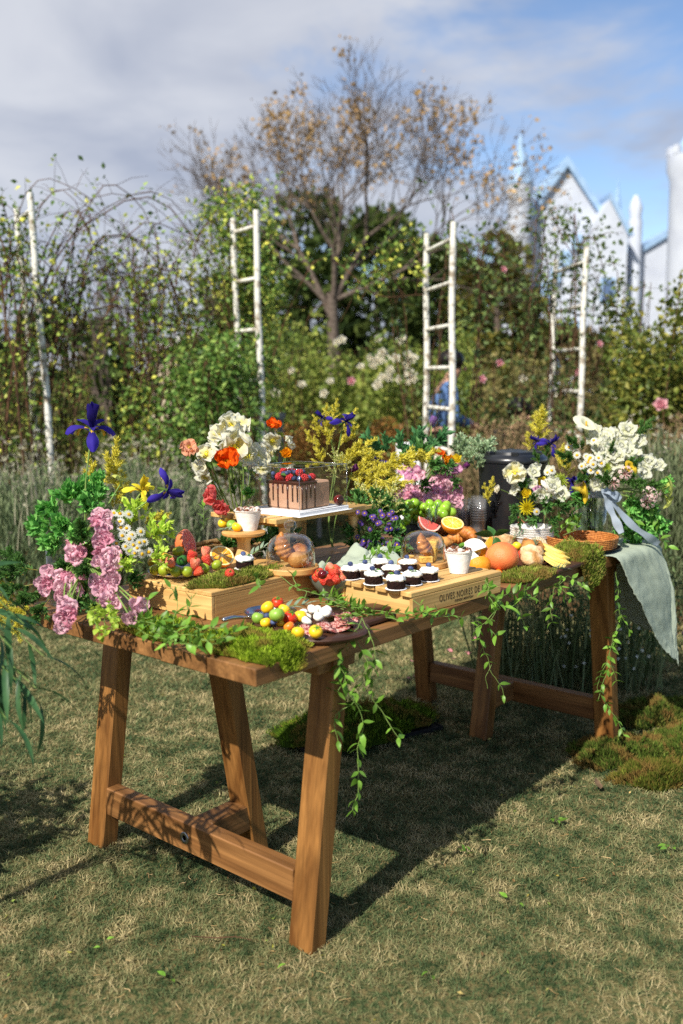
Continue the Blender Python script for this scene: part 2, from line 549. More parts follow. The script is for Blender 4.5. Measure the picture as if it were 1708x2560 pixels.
# ================================================================= the lawn
R = 420
V = []; F = []
lawn = structure(ob('lawn', npmesh('lawn', np.array([(-R, -R, 0), (R, -R, 0), (R, R, 0), (-R, R, 0)]), np.array([[0, 1, 2, 3]]), m_soil)))
def lawn_grass():
    rng = np.random.default_rng(3)
    pts = []
    for y0, y1, den in ((1.2, 2.0, 24000), (2.0, 2.8, 32000), (2.8, 3.8, 17000), (3.8, 5.5, 7000), (5.5, 9.5, 1700), (9.5, 15, 320)):
        n = int(den * (y1 - y0) * 2 * (0.46 * (y0 + y1) / 2 + 0.55))
        y = rng.uniform(y0, y1, n)
        x = rng.uniform(-1, 1, n) * (0.46 * y + 0.55)
        pts.append(np.stack([x, y, np.zeros(n)], 1))
    P = np.concatenate(pts)
    inb = (((P[:, 0] + 2.2) / 1.75) ** 2 + ((P[:, 1] - 8.1) / 2.3) ** 2 < 1) | (((P[:, 0] - 2.7) / 1.9) ** 2 + ((P[:, 1] - 7.1) / 1.95) ** 2 < 1)
    P = P[~inb]
    n = len(P)
    big = npnoise(P[:, 0] + 9, P[:, 1], rng, 0.22); med = npnoise(P[:, 0] + 3, P[:, 1] + 5, rng, 0.07); sm = npnoise(P[:, 0] + 3, P[:, 1] + 5, rng, 0.035)
    dry = 0.16 * big + 0.40 * med + 0.44 * sm
    far = np.clip((P[:, 1] - 5.0) / 0.5, 0, 1) * (P[:, 0] < 0.2)
    cw = np.clip((dry - 0.20) * 1.85, 0, 0.999) * 0.9 + rng.uniform(-0.24, 0.24, n)
    cw = cw * (1 - 0.75 * far)
    cols = [lin(54, 74, 46)[:3], lin(86, 104, 66)[:3], lin(126, 130, 88)[:3], lin(164, 154, 110)[:3], lin(192, 176, 132)[:3]]
    dist = P[:, 1]
    H = np.where(dist < 3.8, 0.015, 0.022); Wd = 0.0016 + 0.0011 * np.clip(dist - 1.8, 0, 9)
    V, F, C = blades(P, H, Wd, rng, lean=1.5, cols=cols, cw=np.clip(cw, 0, 0.999), bend=0.35, jitter=0.26)
    o = ob('grass', npmesh('grass', V, F, m_grass, C))
    tag(o, 'short patchy lawn grass, half green and half dry straw', 'grass', kind='stuff')
lawn_grass()
def dry_straw():
    rng = np.random.default_rng(5); rr = random.Random(5)
    g = G()
    cs = [lin(190, 160, 110), lin(170, 140, 92), lin(205, 178, 130), lin(140, 112, 76)]
    for k in range(600):
        y = rr.uniform(1.5, 4.2); x = rr.uniform(-1, 1) * (0.42 * y + 0.3)
        if fbm(x * 1.6, y * 1.6, 2.0) < -0.02 and rr.random() < 0.7: continue
        a = rr.uniform(0, 6.28); p = Vector((x, y, rr.uniform(0.006, 0.02)))
        L = rr.uniform(0.010, 0.034); pts = [p]
        for s in range(4):
            a += rr.uniform(-0.7, 0.7)
            p = p + Vector((cos(a), sin(a), rr.uniform(-0.25, 0.3))) * (L / 4); p.z = max(p.z, 0.006)
            pts.append(p)
        w = rr.uniform(0.0006, 0.0011)
        vs, fs = tube(pts, [w * 1.3, w * 1.2, w, w, w * 0.5], 3, False)
        g.add(vs, fs, cs[k % 4])
    o = ob('dry_grass', g.mesh('dry_grass', m_grass, False))
    tag(o, 'curled dry straw stems scattered over the lawn', 'straw', kind='stuff')
dry_straw()

def bed(name, pts, m):
    g = G(); P = spline([(x, y, 0.004) for x, y in pts + pts[:1]], 40)[:-1]
    P = [p + Vector((0.05 * mnoise.noise(p * 3), 0.05 * mnoise.noise(p * 3 + Vector((5, 0, 0))), 0)) for p in P]
    g.add(P, [tuple(range(len(P)))]); return structure(ob(name, g.mesh(name, m, False)))
m_mulch = mat('dry_mulch', lin(120, 92, 62), lin(84, 62, 42), ns=14, rough=0.95, bump=0.6, bs=40, det=6, spec=0.1)
bed('mulch_bed', [(-3.6, 6.0), (-2.2, 5.6), (-0.8, 5.9), (-0.45, 7.2), (-0.5, 9.2), (-1.6, 10.4), (-3.4, 10.2), (-4.2, 8.0)], m_mulch)
bed('mulch_bed_right', [(0.7, 6.6), (1.6, 5.2), (3.2, 5.0), (4.6, 6.2), (4.4, 8.8), (2.6, 9.4), (1.0, 8.8)], m_mulch)
# ================================================================= far background
def evergreen(name, label, x, y, rx, ry, h, n, cols, seed, size=0.22, trunk=True, z0=0.0, group='evergreen trees behind the garden'):
    rng = np.random.default_rng(seed)
    t = thing(name, label, 'tree', (x, y, 0), 0, group)
    g = G(); g.add(*tube([(0, 0, 0), (0.05, 0, h * 0.4), (0, 0.05, h * 0.8)], [0.16, 0.12, 0.05], 7))
    ob('trunk', g.mesh('trunk', m_bark), t)
    # clumps spread over an uneven crown
    nc = 46
    cen = []
    for k in range(nc):
        u = rng.uniform(-1, 1); a = rng.uniform(0, 2 * pi); r = sqrt(1 - u * u) * rng.uniform(0.45, 1.0)
        cen.append((rx * r * cos(a), ry * r * sin(a), z0 + (h - z0) * (0.5 + 0.48 * u)))
    cen = np.array(cen)
    i = rng.integers(0, nc, n)
    sp = rng.normal(size=(n, 3)); sp /= np.linalg.norm(sp, axis=1)[:, None]
    rad = (min(rx, h * 0.5) * 0.34) * rng.uniform(0.55, 1.1, nc)[i] * rng.uniform(0.6, 1.0, n)
    P = cen[i] + sp * rad[:, None] * np.array([1, 1, 0.85])
    P[:, 2] = np.maximum(P[:, 2], 0.05)
    V, F, C = leafcloud(P, size, rng, asp=0.6, D=sp, spread=0.7, cols=cols)
    ob('crown', npmesh('crown', V, F, m_folm, C), t)
    return t
dk = [lin(30, 44, 22)[:3], lin(56, 72, 34)[:3], lin(84, 96, 48)[:3]]
ol = [lin(60, 66, 30)[:3], lin(92, 92, 42)[:3], lin(120, 112, 52)[:3]]
evergreen('evergreen_tree', 'dark rounded evergreen tree directly behind the bare tree', 0.9, 24, 2.5, 2.2, 5.3, 9000, dk, 1)
evergreen('evergreen_tree', 'small dark evergreen topping out just left of the bare trunk', -0.9, 25, 1.7, 1.6, 6.2, 6000, dk, 2)
evergreen('evergreen_tree', 'low dark evergreen filling in right of the bare trunk', 2.2, 21, 1.6, 1.5, 4.3, 6000, dk, 3)
evergreen('evergreen_tree', 'bluish dark evergreen left of the trunk above the rose bank', -2.2, 23, 1.5, 1.5, 4.0, 5000, dk, 4)
evergreen('olive_green_tree', 'olive and yellow tree in front of the white castle', 3.1, 19, 0.85, 0.9, 4.2, 4800, ol, 5, group='trees by the castle')
evergreen('olive_green_tree', 'dull olive bush low in front of the castle wall', 4.9, 22, 1.9, 1.2, 2.6, 5500, [lin(84, 78, 56)[:3], lin(110, 92, 62)[:3]], 6, group='trees by the castle')
evergreen('distant_shrub', 'dark shrub seen through the left rose arch', -4.6, 16, 1.1, 1.0, 2.6, 4000, dk, 7, group='shrubs behind the rose arch')
evergreen('distant_shrub', 'grey green shrub at the far left behind the arch pole', -6.9, 17, 1.2, 1.0, 3.0, 4000, [lin(52, 52, 40)[:3], lin(76, 78, 56)[:3]], 8, group='shrubs behind the rose arch')

def bare_tree():
    rr = random.Random(21)
    t = thing('bare_tree', 'tall nearly bare tree with brown withered leaves in its crown', 'tree', (-0.12, 18.0, 0))
    g = G(); gb = G(); tips = []
    def grow(p, d, L, r, depth, gg):
        pts = [p]; q = p.copy(); dd = d.copy()
        for s in range(4):
            dd = (dd + Vector((rr.uniform(-1, 1), rr.uniform(-1, 1), rr.uniform(-0.5, 0.8))) * 0.12).normalized()
            q = q + dd * (L / 4); pts.append(q)
        gg.add(*tube(pts, [r * (1 - 0.1 * i) for i in range(5)], 7 if depth < 2 else (5 if depth < 4 else 3), False))
        if depth >= 4: tips.extend(pts[2:])
        if depth == 7: return
        nk = 3 if depth < 6 else 2
        for k in range(nk):
            az = rr.uniform(0, 2 * pi)
            side = dd.orthogonal().normalized(); side.rotate(Quaternion(dd, az))
            nd = (dd + side * rr.uniform(0.35, 0.72) + Vector((0.0, 0, 0.06))).normalized()
            j = 4 if k < 2 else rr.choice((2, 3))
            grow(pts[j], nd, L * rr.uniform(0.68, 0.85), max(0.005, r * (0.66 if k == 0 else 0.52)), depth + 1, gb)
    g.add(*tube([(0, 0, 0), (0.05, 0, 0.9), (0.0, 0, 2.2), (-0.04, 0, 3.3)], [0.18, 0.14, 0.125, 0.11], 10, False))
    for d, L, r in (((-0.5, 0.1, 1), 1.38, 0.068), ((0.02, -0.1, 1), 1.25, 0.068), ((0.65, 0.1, 1), 1.38, 0.068), ((-1.0, -0.15, 0.9), 1.15, 0.05), ((1.3, -0.2, 0.5), 1.45, 0.052), ((0.25, 0.3, 1), 1.3, 0.055)):
        grow(Vector((-0.05 + d[0] * 0.1, 0, 3.15 + rr.uniform(-0.3, 0.15))), Vector(d).normalized(), L, r, 1, gb)
    ob('trunk', g.mesh('trunk', m_bark), t)
    ob('branches', gb.mesh('branches', m_bark), t)
    rng = np.random.default_rng(4)
    tp = np.array([tuple(q) for q in tips])
    # withered leaves hang on the upper and eastern twigs
    w = np.clip((tp[:, 2] - 4.6) / 2.4, 0, 1) * 0.8 + np.clip(tp[:, 0] / 3.2, 0, 1) * 0.5 * (tp[:, 2] > 4.2)
    w *= (npnoise(tp[:, 0] + 10, tp[:, 2], rng, 0.55) > 0.42)
    w = w / w.sum()
    P = tp[rng.choice(len(tp), 2000, p=w)] + rng.normal(scale=0.07, size=(2000, 3))
    V, F, C = leafcloud(P, 0.10, rng, asp=0.75, up=-0.4, cols=[lin(128, 104, 72)[:3], lin(166, 138, 98)[:3], lin(146, 116, 80)[:3]])
    ob('crown', npmesh('crown', V, F, m_folm, C), t)
    t.scale = (0.90, 0.9, 0.95)
    return t
bare_tree()

def bare_shrub(x, y, h, seed, label):
    rr = random.Random(seed)
    t = thing('bare_shrub', label, 'shrub', (x, y, 0))
    g = G()
    def grow(p, d, L, r, dep):
        pts = [p]; q = p.copy(); dd = d.copy()
        for s in range(3):
            dd = (dd + Vector((rr.uniform(-1, 1), rr.uniform(-1, 1), 0.35)) * 0.16).normalized()
            q = q + dd * L / 3; pts.append(q)
        g.add(*tube(pts, [r, r * 0.9, r * 0.75, r * 0.6], 4, False))
        if dep == 4: return
        for k in range(3 if dep < 3 else 2):
            sd = dd.orthogonal().normalized(); sd.rotate(Quaternion(dd, rr.uniform(0, 6.28)))
            grow(pts[rr.choice((2, 3))], (dd + sd * rr.uniform(0.3, 0.6)).normalized(), L * rr.uniform(0.65, 0.85), r * 0.6, dep + 1)
    for k in range(5):
        a = k * 1.3 + 0.4
        grow(Vector((0.15 * cos(a), 0.15 * sin(a), 0)), Vector((cos(a) * 0.4, sin(a) * 0.4, 1)).normalized(), h * 0.36, h * 0.014, 0)
    ob('branches', g.mesh('branches', m_bark), t)
bare_shrub(-3.3, 15, 3.6, 3, 'thin leafless shrub behind the middle of the left rose arch')

# ---- castle-like white house with pale blue roofs
m_cw = mat('white_render', lin(198, 204, 215), lin(184, 190, 204), ns=0.8, rough=0.85, spec=0.15)
m_cb = mat('pale_blue_slate', lin(156, 184, 214), lin(140, 170, 204), ns=2, rough=0.6, spec=0.3)
m_cg = mat('window_glass', lin(84, 104, 140), rough=0.15, spec=0.6)
def castle():
    D = 60
    t = thing('castle', 'white castle-like house with pale blue roofs and turrets beyond the roses', 'building', (13.6, D, 0))
    def bx(name, x0, x1, y0, y1, z0, z1, m, par=t, c=0.02):
        g = G(); g.add(*cbox(x0, x1, y0, y1, z0, z1, c)); return ob(name, g.mesh(name, m, False), par)
    def prism(name, poly, y0, y1, m, par=t):
        n = len(poly); vs = [(x, y0, z) for x, z in poly] + [(x, y1, z) for x, z in poly]
        fs = [tuple(range(n)), tuple(range(n, 2 * n))[::-1]] + [(i, i + n, (i + 1) % n + n, (i + 1) % n) for i in range(n)]
        g = G(); g.add(vs, fs); return ob(name, g.mesh(name, m, False), par)
    # main gabled block
    prism('wall', [(-2.7, 0), (2.4, 0), (2.4, 12.0), (0.3, 14.8), (-2.0, 11.9), (-2.7, 11.9)], 0, 8, m_cw)
    for sx, p in ((-1, [(-2.45, 11.4), (-2.05, 11.4), (0.3, 14.7), (0.3, 15.3)]), (1, [(0.3, 15.3), (0.3, 14.7), (2.42, 11.7), (2.85, 11.7)])):
        prism('roof', p, -0.35, 8.2, m_cb)
    # stepped gable of the lower wing
    prism('wall', [(1.5, 0), (3.7, 0), (3.7, 10.6), (2.6, 12.5), (1.5, 10.9)], -1.5, 3, m_cw)
    prism('roof', [(2.6, 12.9), (2.6, 12.4), (3.72, 10.4), (4.05, 10.4)], -1.7, 3.1, m_cb)
    for k in range(4):
        bx('step', -1.2 + k * 0.62, -0.6 + k * 0.62, -0.32, -0.02, 6.8 + k * 1.0, 7.7 + k * 1.0, m_cb)
    bx('string_course', -2.8, 1.45, -0.22, -0.02, 5.0, 5.45, m_cb)
    for x, z in ((-1.9, 6.3), (-0.4, 2.2), (2.15, 6.4), (-2.4, 2.2)):
        w = bx('window', x, x + 0.9, -0.1 if x < 2 else -1.6, 0.02 if x < 2 else -1.4, z, z + 1.5, m_cb)
        bx('pane', x + 0.12, x + 0.78, -0.14 if x < 2 else -1.64, -0.11 if x < 2 else -1.61, z + 0.14, z + 1.36, m_cg, w, 0.005)
    # round turret with a cone at the left
    def turret(x, y, r, z1, hc, flare=1.18):
        g = G(); g.add(*lathe([(r, 0), (r, z1 - 0.6), (r * 1.1, z1 - 0.3), (r * 1.1, z1)], 20), M=Matrix.Translation((x, y, 0)))
        w = ob('turret_wall', g.mesh('turret_wall', m_cw, True, 0.6), t)
        g = G(); g.add(*lathe([(r * flare, z1 + 0.01), (r * 1.0, z1 + hc * 0.1), (r * 0.5, z1 + hc * 0.55), (0.02, z1 + hc)], 20), M=Matrix.Translation((x, y, 0)))
        ob('turret_roof', g.mesh('turret_roof', m_cb, True, 0.6), w)
    turret(-2.75, -1.2, 0.72, 13.4, 3.0)
    turret(3.75, 1, 0.32, 11.4, 2.8)
    turret(-5.6, 3, 0.6, 8.6, 2.6)
    # free column with a spread crown ornament, and the crenellated tower
    g = G(); g.add(*lathe([(0.42, 0), (0.42, 11.4), (0.34, 11.7), (0.42, 12.2), (0.3, 12.6), (0.12, 13.0)], 14), M=Matrix.Translation((4.6, 0, 0)))
    ob('ornament_column', g.mesh('ornament_column', m_cw, True, 0.6), t)
    g = G(); g.add(*lathe([(1.2, 0), (1.2, 13.4), (1.4, 14.0), (1.4, 14.8), (1.15, 14.8), (1.15, 14.3)], 24), M=Matrix.Translation((7.2, -2, 0)))
    tw = ob('tower_wall', g.mesh('tower_wall', m_cw, True, 0.6), t)
    for k in range(12):
        a = k * pi / 6
        g = G(); g.add(*cbox(1.12, 1.42, -0.2, 0.2, 14.81, 15.3, 0.02), M=Matrix.Translation((7.2, -2, 0)) @ Matrix.Rotation(a, 4, 'Z'))
        ob('merlon', g.mesh('merlon', m_cw, False), tw)
    g = G(); g.add(*lathe([(1.05, 14.4), (0.7, 15.6), (0.02, 16.6)], 20), M=Matrix.Translation((7.2, -2, 0)))
    ob('tower_roof', g.mesh('tower_roof', m_cb, True, 0.6), t)
    prism('wall', [(5.0, 0), (9.5, 0), (9.5, 9.0), (7.4, 11.0), (5.0, 9.6)], 0.5, 6, m_cw)
    prism('roof', [(4.9, 9.9), (4.9, 9.5), (7.4, 10.95), (7.4, 11.4)], 0.3, 6.2, m_cb)
castle()
# low house far left behind the arch
def cottage():
    t = thing('distant_house', 'low beige house with a pale roof edge far behind the left arch', 'building', (-4.6, 34, 0))
    mb = mat('beige_wall', lin(196, 180, 156), rough=0.9, spec=0.1); mr = mat('pale_roof', lin(224, 220, 212), rough=0.8, spec=0.1)
    g = G(); g.add(*cbox(-2.2, 1.6, 0, 5, 0, 2.7, 0.02)); ob('wall', g.mesh('wall', mb, False), t)
    g = G(); vs = [(-2.6, -0.4, 2.55), (2.0, -0.4, 3.9), (2.0, 5.4, 3.9), (-2.6, 5.4, 2.55), (-2.6, -0.4, 2.72), (2.0, -0.4, 4.2), (2.0, 5.4, 4.2), (-2.6, 5.4, 2.72)]
    g.add(vs, [(0, 1, 2, 3)[::-1], (4, 5, 6, 7), (0, 1, 5, 4), (1, 2, 6, 5), (2, 3, 7, 6), (3, 0, 4, 7)]); ob('roof', g.mesh('roof', mr, False), t)
    for x in (-1.2, 0.4):
        g = G(); g.add(*cbox(x, x + 0.7, -0.05, 0.01, 1.0, 2.0, 0.01)); ob('window', g.mesh('window', m_cg, False), t)
cottage()
# hills line far away
g = G()
pts = []
for k in range(61):
    x = -260 + k * 520 / 60
    pts.append((x, 330 + 20 * sin(k), 4.5 + 3.5 * fbm(k * 0.21, 0.3, 1.2)))
vs = []
for p in pts: vs += [(p[0], p[1] - 40, -0.5), p]
g.add(vs, [(2 * i, 2 * i + 2, 2 * i + 3, 2 * i + 1) for i in range(60)])
structure(ob('hills', g.mesh('hills', mat('hazy_hill', lin(110, 118, 112), lin(92, 100, 92), ns=0.05, rough=1.0, spec=0))))

# ================================================================= rose bank, hedges, lavender, arches
def canes(paths, g, r=0.008, n=4):
    for P, rr_ in paths:
        pts = spline(P, 12)
        g.add(*tube(pts, [rr_ * (1 - 0.6 * i / 12) for i in range(13)], n, False))
def rose_mesh(c, seed, R=0.045):
    g = G()
    for ring, (k, e, L) in enumerate(((5, 0.35, 1.0), (5, 0.8, 0.85), (4, 1.2, 0.7), (3, 1.45, 0.55))):
        for i in range(k):
            petal(g, 2 * pi * i / k + ring * 0.5, e, 0.25, R * L, R * 1.1 * L, 0.25, 0.15, seed + i + ring * 9, c, tuple(min(1, x * 1.06) for x in c[:3]) + (1,), nu=3, nv=4)
    return g.mesh('rose', m_petal)
m_petal = mat('petal', W1, vcol=True, rough=0.7, spec=0.2, tl=0.45, c2=(0.9, 0.9, 0.88, 1), ns=90, lo=0.3, hi=0.7)
m_petal_s = mat('petal_soft', W1, vcol=True, rough=0.6, spec=0.2, tl=0.3, sss=0)
me_rose_w = [rose_mesh(lin(244, 240, 226), k) for k in range(2)]
me_rose_p = [rose_mesh(lin(240, 190, 198), 5 + k) for k in range(2)]
me_rose_r = rose_mesh(lin(200, 50, 50), 9)

def shrub_bank(name, label, cat, x0, x1, y0, y1, h, n, cols, seed, size=0.05, group=None, lumpy=0.35, roses=(), stems=True, asp=0.6, mat_=None):
    """a dense planted bank: leaves through a box with an uneven top"""
    rng = np.random.default_rng(seed)
    cx, cy = (x0 + x1) / 2, (y0 + y1) / 2
    t = thing(name, label, cat, (cx, cy, 0), 0, group)
    x = rng.uniform(x0, x1, n); y = rng.uniform(y0, y1, n)
    top = h * (1 - lumpy + lumpy * 1.5 * npnoise(x + 20, y + 20, rng, 0.33) * (0.6 + 0.7 * npnoise(x + 40, y + 3, rng, 1.1)))
    u = rng.random(n) ** 0.55
    z = top * u
    P = np.stack([x - cx, y - cy, z], 1)
    V, F, C = leafcloud(P, size, rng, asp=asp, up=0.25, cols=cols)
    ob('foliage', npmesh('foliage', V, F, mat_ or m_fol, C), t)
    if stems:
        rr = random.Random(seed); g = G()
        for k in range(int((x1 - x0) * 14)):
            px, py = rr.uniform(x0, x1) - cx, rr.uniform(y0, y1) - cy
            g.add(*tube([(px, py, 0), (px + rr.uniform(-0.05, 0.05), py, h * 0.5), (px + rr.uniform(-0.15, 0.15), py + rr.uniform(-0.1, 0.1), h * 0.95)], [0.008, 0.006, 0.003], 3, False))
        ob('stems', g.mesh('stems', m_cane), t)
    for k, (px, py, pz, me) in enumerate(roses):
        d = Vector((RNG.uniform(-0.5, 0.5), -1, RNG.uniform(0.1, 0.9)))
        ob('rose', me, t, (px - cx, py - cy - 0.06, pz), look(d, RNG.uniform(0, 6)), RNG.uniform(1.1, 1.8))
    return t
gr_ol = [lin(72, 88, 36)[:3], lin(108, 124, 56)[:3], lin(146, 150, 80)[:3]]
gr_md = [lin(40, 56, 26)[:3], lin(70, 94, 42)[:3], lin(110, 130, 66)[:3]]
gr_yl = [lin(70, 84, 34)[:3], lin(112, 122, 50)[:3], lin(168, 160, 70)[:3]]
gr_br = [lin(86, 64, 34)[:3], lin(132, 94, 46)[:3], lin(160, 118, 66)[:3]]
rr = random.Random(8)
ros = []
for (u, v) in (((-0.037, 10.850, 1.875), 'w'), ((0.015, 10.850, 1.892), 'w'), ((-0.543, 10.850, 1.554), 'w'), ((-0.118, 10.850, 1.430), 'w'), ((-0.441, 10.850, 1.393), 'w'), ((0.413, 10.850, 1.911), 'w'), ((0.698, 10.850, 1.899), 'w'), ((0.473, 10.850, 1.752), 'w'), ((0.334, 10.850, 1.697), 'w'), ((0.378, 10.850, 1.684), 'w'), ((0.508, 10.850, 1.692), 'w'), ((0.430, 10.850, 1.650), 'w'), ((0.551, 10.850, 1.572), 'w'), ((0.560, 10.850, 1.537), 'w'), ((0.481, 10.850, 1.469), 'w'), ((0.534, 10.850, 1.469), 'w'), ((0.759, 10.850, 1.707), 'w'), ((0.794, 10.850, 1.664), 'w'), ((0.829, 10.850, 1.681), 'w'), ((0.742, 10.850, 1.605), 'w'), ((0.777, 10.850, 1.536), 'w'), ((0.838, 10.850, 1.467), 'w'), ((0.429, 10.850, 1.387), 'w'), ((0.352, 10.850, 1.599), 'w'), ((0.230, 10.850, 1.591), 'w'), ((-0.181, 10.850, 1.301), 'w'), ((0.116, 10.850, 1.437), 'p'), ((0.673, 10.850, 1.442), 'w'), ((0.751, 10.850, 1.416), 'w'), ((-0.755, 10.850, 1.297), 'w'), ((0.620, 10.850, 1.683), 'w')):
    ros.append((u[0], u[1], u[2], me_rose_w[rr.randrange(2)])) if v == 'w' else ros.append((u[0], u[1], u[2], me_rose_p[rr.randrange(2)]))
shrub_bank('rose_bank', 'broad green rose bank dotted with white roses behind the gap between the arches', 'rose bush', -1.5, 1.6, 10.9, 12.8, 1.95, 16000, gr_ol, 31, 0.075, None, 0.45, ros)
shrub_bank('rose_bank', 'brownish rose bushes with pale blooms behind the right arch', 'rose bush', 1.6, 5.6, 10.6, 12.6, 1.75, 14000, [lin(70, 72, 42)[:3], lin(104, 102, 60)[:3], lin(132, 120, 80)[:3]], 33, 0.07, None, 0.5,
           [(x, 10.55, z, me_rose_w[0] if k % 3 else me_rose_p[0]) for k, (x, z) in enumerate(((1.75, 1.62), (2.0, 1.45), (2.35, 1.3), (2.6, 1.52), (3.0, 1.25), (3.3, 1.4), (3.9, 1.1), (4.4, 1.3)))])
shrub_bank('low_hedge', 'low clipped hedge turned rust brown in front of the white roses', 'hedge', -0.85, 0.62, 9.2, 9.8, 0.98, 9000, gr_br, 35, 0.04, None, 0.16, stems=False)
shrub_bank('low_hedge', 'olive green clipped hedge behind the left lavender', 'hedge', -3.6, -0.9, 9.4, 10.2, 1.0, 9000, gr_ol, 36, 0.045, None, 0.25, stems=False)
shrub_bank('climbing_rose', 'tall bushy climbing rose with yellowing leaves at the right edge', 'rose bush', 2.30, 4.2, 7.6, 8.6, 2.34, 20000, [lin(54, 68, 32)[:3], lin(92, 108, 48)[:3], lin(106, 112, 52)[:3], lin(138, 132, 60)[:3]], 37, 0.06, None, 0.5,
           [(2.75, 7.5, 1.95, me_rose_p[0]), (3.15, 7.55, 2.2, me_rose_p[1]), (2.5, 7.5, 1.2, me_rose_p[0]), (3.0, 7.5, 0.95, me_rose_p[1])])
shrub_bank('garden_bushes', 'dark mixed bushes filling the left end behind the first arch', 'bush', -4.9, -2.5, 8.8, 10.2, 1.6, 9000, [lin(60, 60, 38)[:3], lin(90, 96, 52)[:3], lin(124, 114, 74)[:3]], 38, 0.06, None, 0.5,
           [(-3.3, 8.7, 1.15, me_rose_r), (-2.75, 8.75, 1.25, me_rose_r), (-3.05, 8.75, 0.9, me_rose_p[0])])

def lavender(label, x, y, rx, ry, h, n, ns, seed, cols, stalk):
    rng = np.random.default_rng(seed)
    t = thing('lavender_bush', label, 'lavender', (x, y, 0), 0, 'lavender bushes around the lawn')
    a = rng.uniform(0, 2 * pi, n); r = np.sqrt(rng.random(n))
    px, py = rx * r * np.cos(a), ry * r * np.sin(a)
    dome = np.sqrt(np.clip(1 - (px / rx) ** 2 - (py / ry) ** 2, 0, 1)) ** 0.7 * h * (0.8 + 0.35 * npnoise(px + 8, py + 8, rng, 0.16))
    z = dome * rng.uniform(0.0, 1.0, n) ** 0.5
    out = np.stack([px / rx * 0.55, py / ry * 0.55, np.ones(n)], 1)
    V, F, C = leafcloud(np.stack([px, py, z], 1), 0.075, rng, asp=0.13, D=out, spread=0.4, up=0.2, cols=cols, fold=0.1)
    ob('foliage', npmesh('foliage', V, F, m_folm, C), t)
    a = rng.uniform(0, 2 * pi, ns); r = np.sqrt(rng.random(ns)) * 0.95
    px, py = rx * r * np.cos(a), ry * r * np.sin(a)
    d0 = np.sqrt(np.clip(1 - r ** 2, 0, 1)) ** 0.7 * h * 0.75
    P = np.stack([px, py, d0], 1)
    V1, F1, C1 = blades(P, 0.36, 0.006, rng, lean=0.25, cols=stalk, bend=0.1)
    tip = P + np.stack([px * 0.05, py * 0.05, np.full(ns, 0.31)], 1)
    V2, F2, C2 = leafcloud(np.repeat(V1.reshape(-1, 5, 3)[:, 4], 4, 0), 0.03, rng, asp=0.4, up=0.9, cols=stalk)
    V, F, C = join([(V1, F1, C1), (V2, F2, C2)])
    ob('flower_stalks', npmesh('flower_stalks', V, F, m_folm, C), t)
lav = [lin(76, 90, 64)[:3], lin(108, 122, 92)[:3], lin(138, 150, 118)[:3]]
lst = [lin(122, 120, 104)[:3], lin(156, 152, 136)[:3], lin(128, 120, 116)[:3]]
lavender('large grey green lavender bush with dry stalks at the left edge', -2.15, 6.2, 0.72, 0.7, 0.84, 10500, 240, 1, lav, lst)
lavender('grey green lavender bush behind the tall purple iris', -1.42, 6.5, 0.58, 0.6, 0.8, 9500, 220, 2, lav, lst)
lavender('small dark lavender tuft behind the coral poppies', -0.80, 6.4, 0.20, 0.25, 0.5, 1800, 120, 3, [lin(62, 60, 56)[:3], lin(96, 94, 86)[:3]], lst)
lavender('big grey lavender bush behind the ribboned bouquet', 1.95, 5.6, 0.55, 0.6, 1.08, 10000, 130, 4, [lin(66, 78, 54)[:3], lin(98, 108, 80)[:3], lin(124, 132, 104)[:3]], lst)
lavender('tall grey lavender bush filling the right edge', 2.75, 5.9, 0.65, 0.7, 1.2, 10500, 130, 5, [lin(66, 78, 54)[:3], lin(98, 108, 80)[:3], lin(124, 132, 104)[:3]], lst)
lavender('lavender run to dry brown stalks behind the black urn', 1.35, 7.0, 0.7, 0.5, 0.95, 5000, 700, 6, [lin(70, 66, 46)[:3], lin(104, 96, 70)[:3]], [lin(110, 92, 70)[:3], lin(146, 124, 98)[:3]])
lavender('row of brown lavender stalks below the yellowing climbing rose', 2.9, 7.2, 0.9, 0.5, 1.0, 6000, 800, 7, [lin(70, 66, 46)[:3], lin(104, 96, 70)[:3]], [lin(110, 92, 70)[:3], lin(146, 124, 98)[:3]])

# ---- weathered white ladders that carry the climbing roses
def ladder(label, p0, p1, ztop, nr, lean=(0, 0), zr0=0.25, group='white ladder sides of the rose arches', tops=None):
    """two poles at ground points p0 (front), p1 (rear), rungs between"""
    t = thing('rose_ladder', label, 'ladder', ((p0[0] + p1[0]) / 2, (p0[1] + p1[1]) / 2, 0), 0, group)
    c = Vector(((p0[0] + p1[0]) / 2, (p0[1] + p1[1]) / 2, 0))
    A0, B0 = Vector((p0[0], p0[1], 0)) - c, Vector((p1[0], p1[1], 0)) - c
    tops = tops or (ztop, ztop)
    L = Vector((lean[0], lean[1], 0))
    for b, zt in ((A0, tops[0]), (B0, tops[1])):
        g = G(); pts = [b + L * (zt * k / 8) + Vector((0.006 * sin(k * 1.7 + b.x * 9), 0, zt * k / 8)) for k in range(9)]
        g.add(*tube(pts, [0.026, 0.027, 0.025, 0.027, 0.025, 0.026, 0.024, 0.025, 0.024], 8))
        ob('pole', g.mesh('pole', m_white_paint, True, 0.9), t)
    zm = min(tops)
    for k in range(nr):
        z = zr0 + (zm - zr0 - 0.12) * k / (nr - 1)
        g = G(); g.add(*tube([A0 + L * z + Vector((0, 0, z)), B0 + L * z + Vector((0, 0, z + 0.01))], 0.017, 7)); ob('rung', g.mesh('rung', m_white_paint, True, 0.9), t)
    return t
ladder('leaning white ladder at the left end of the first rose arch', (-2.10, 6.95), (-2.36, 7.45), 2.75, 7, (-0.035, 0))
ladder('white ladder under yellow leaves right of the first rose arch', (-0.61, 7.5), (-0.82, 7.85), 2.72, 7, (-0.012, 0))
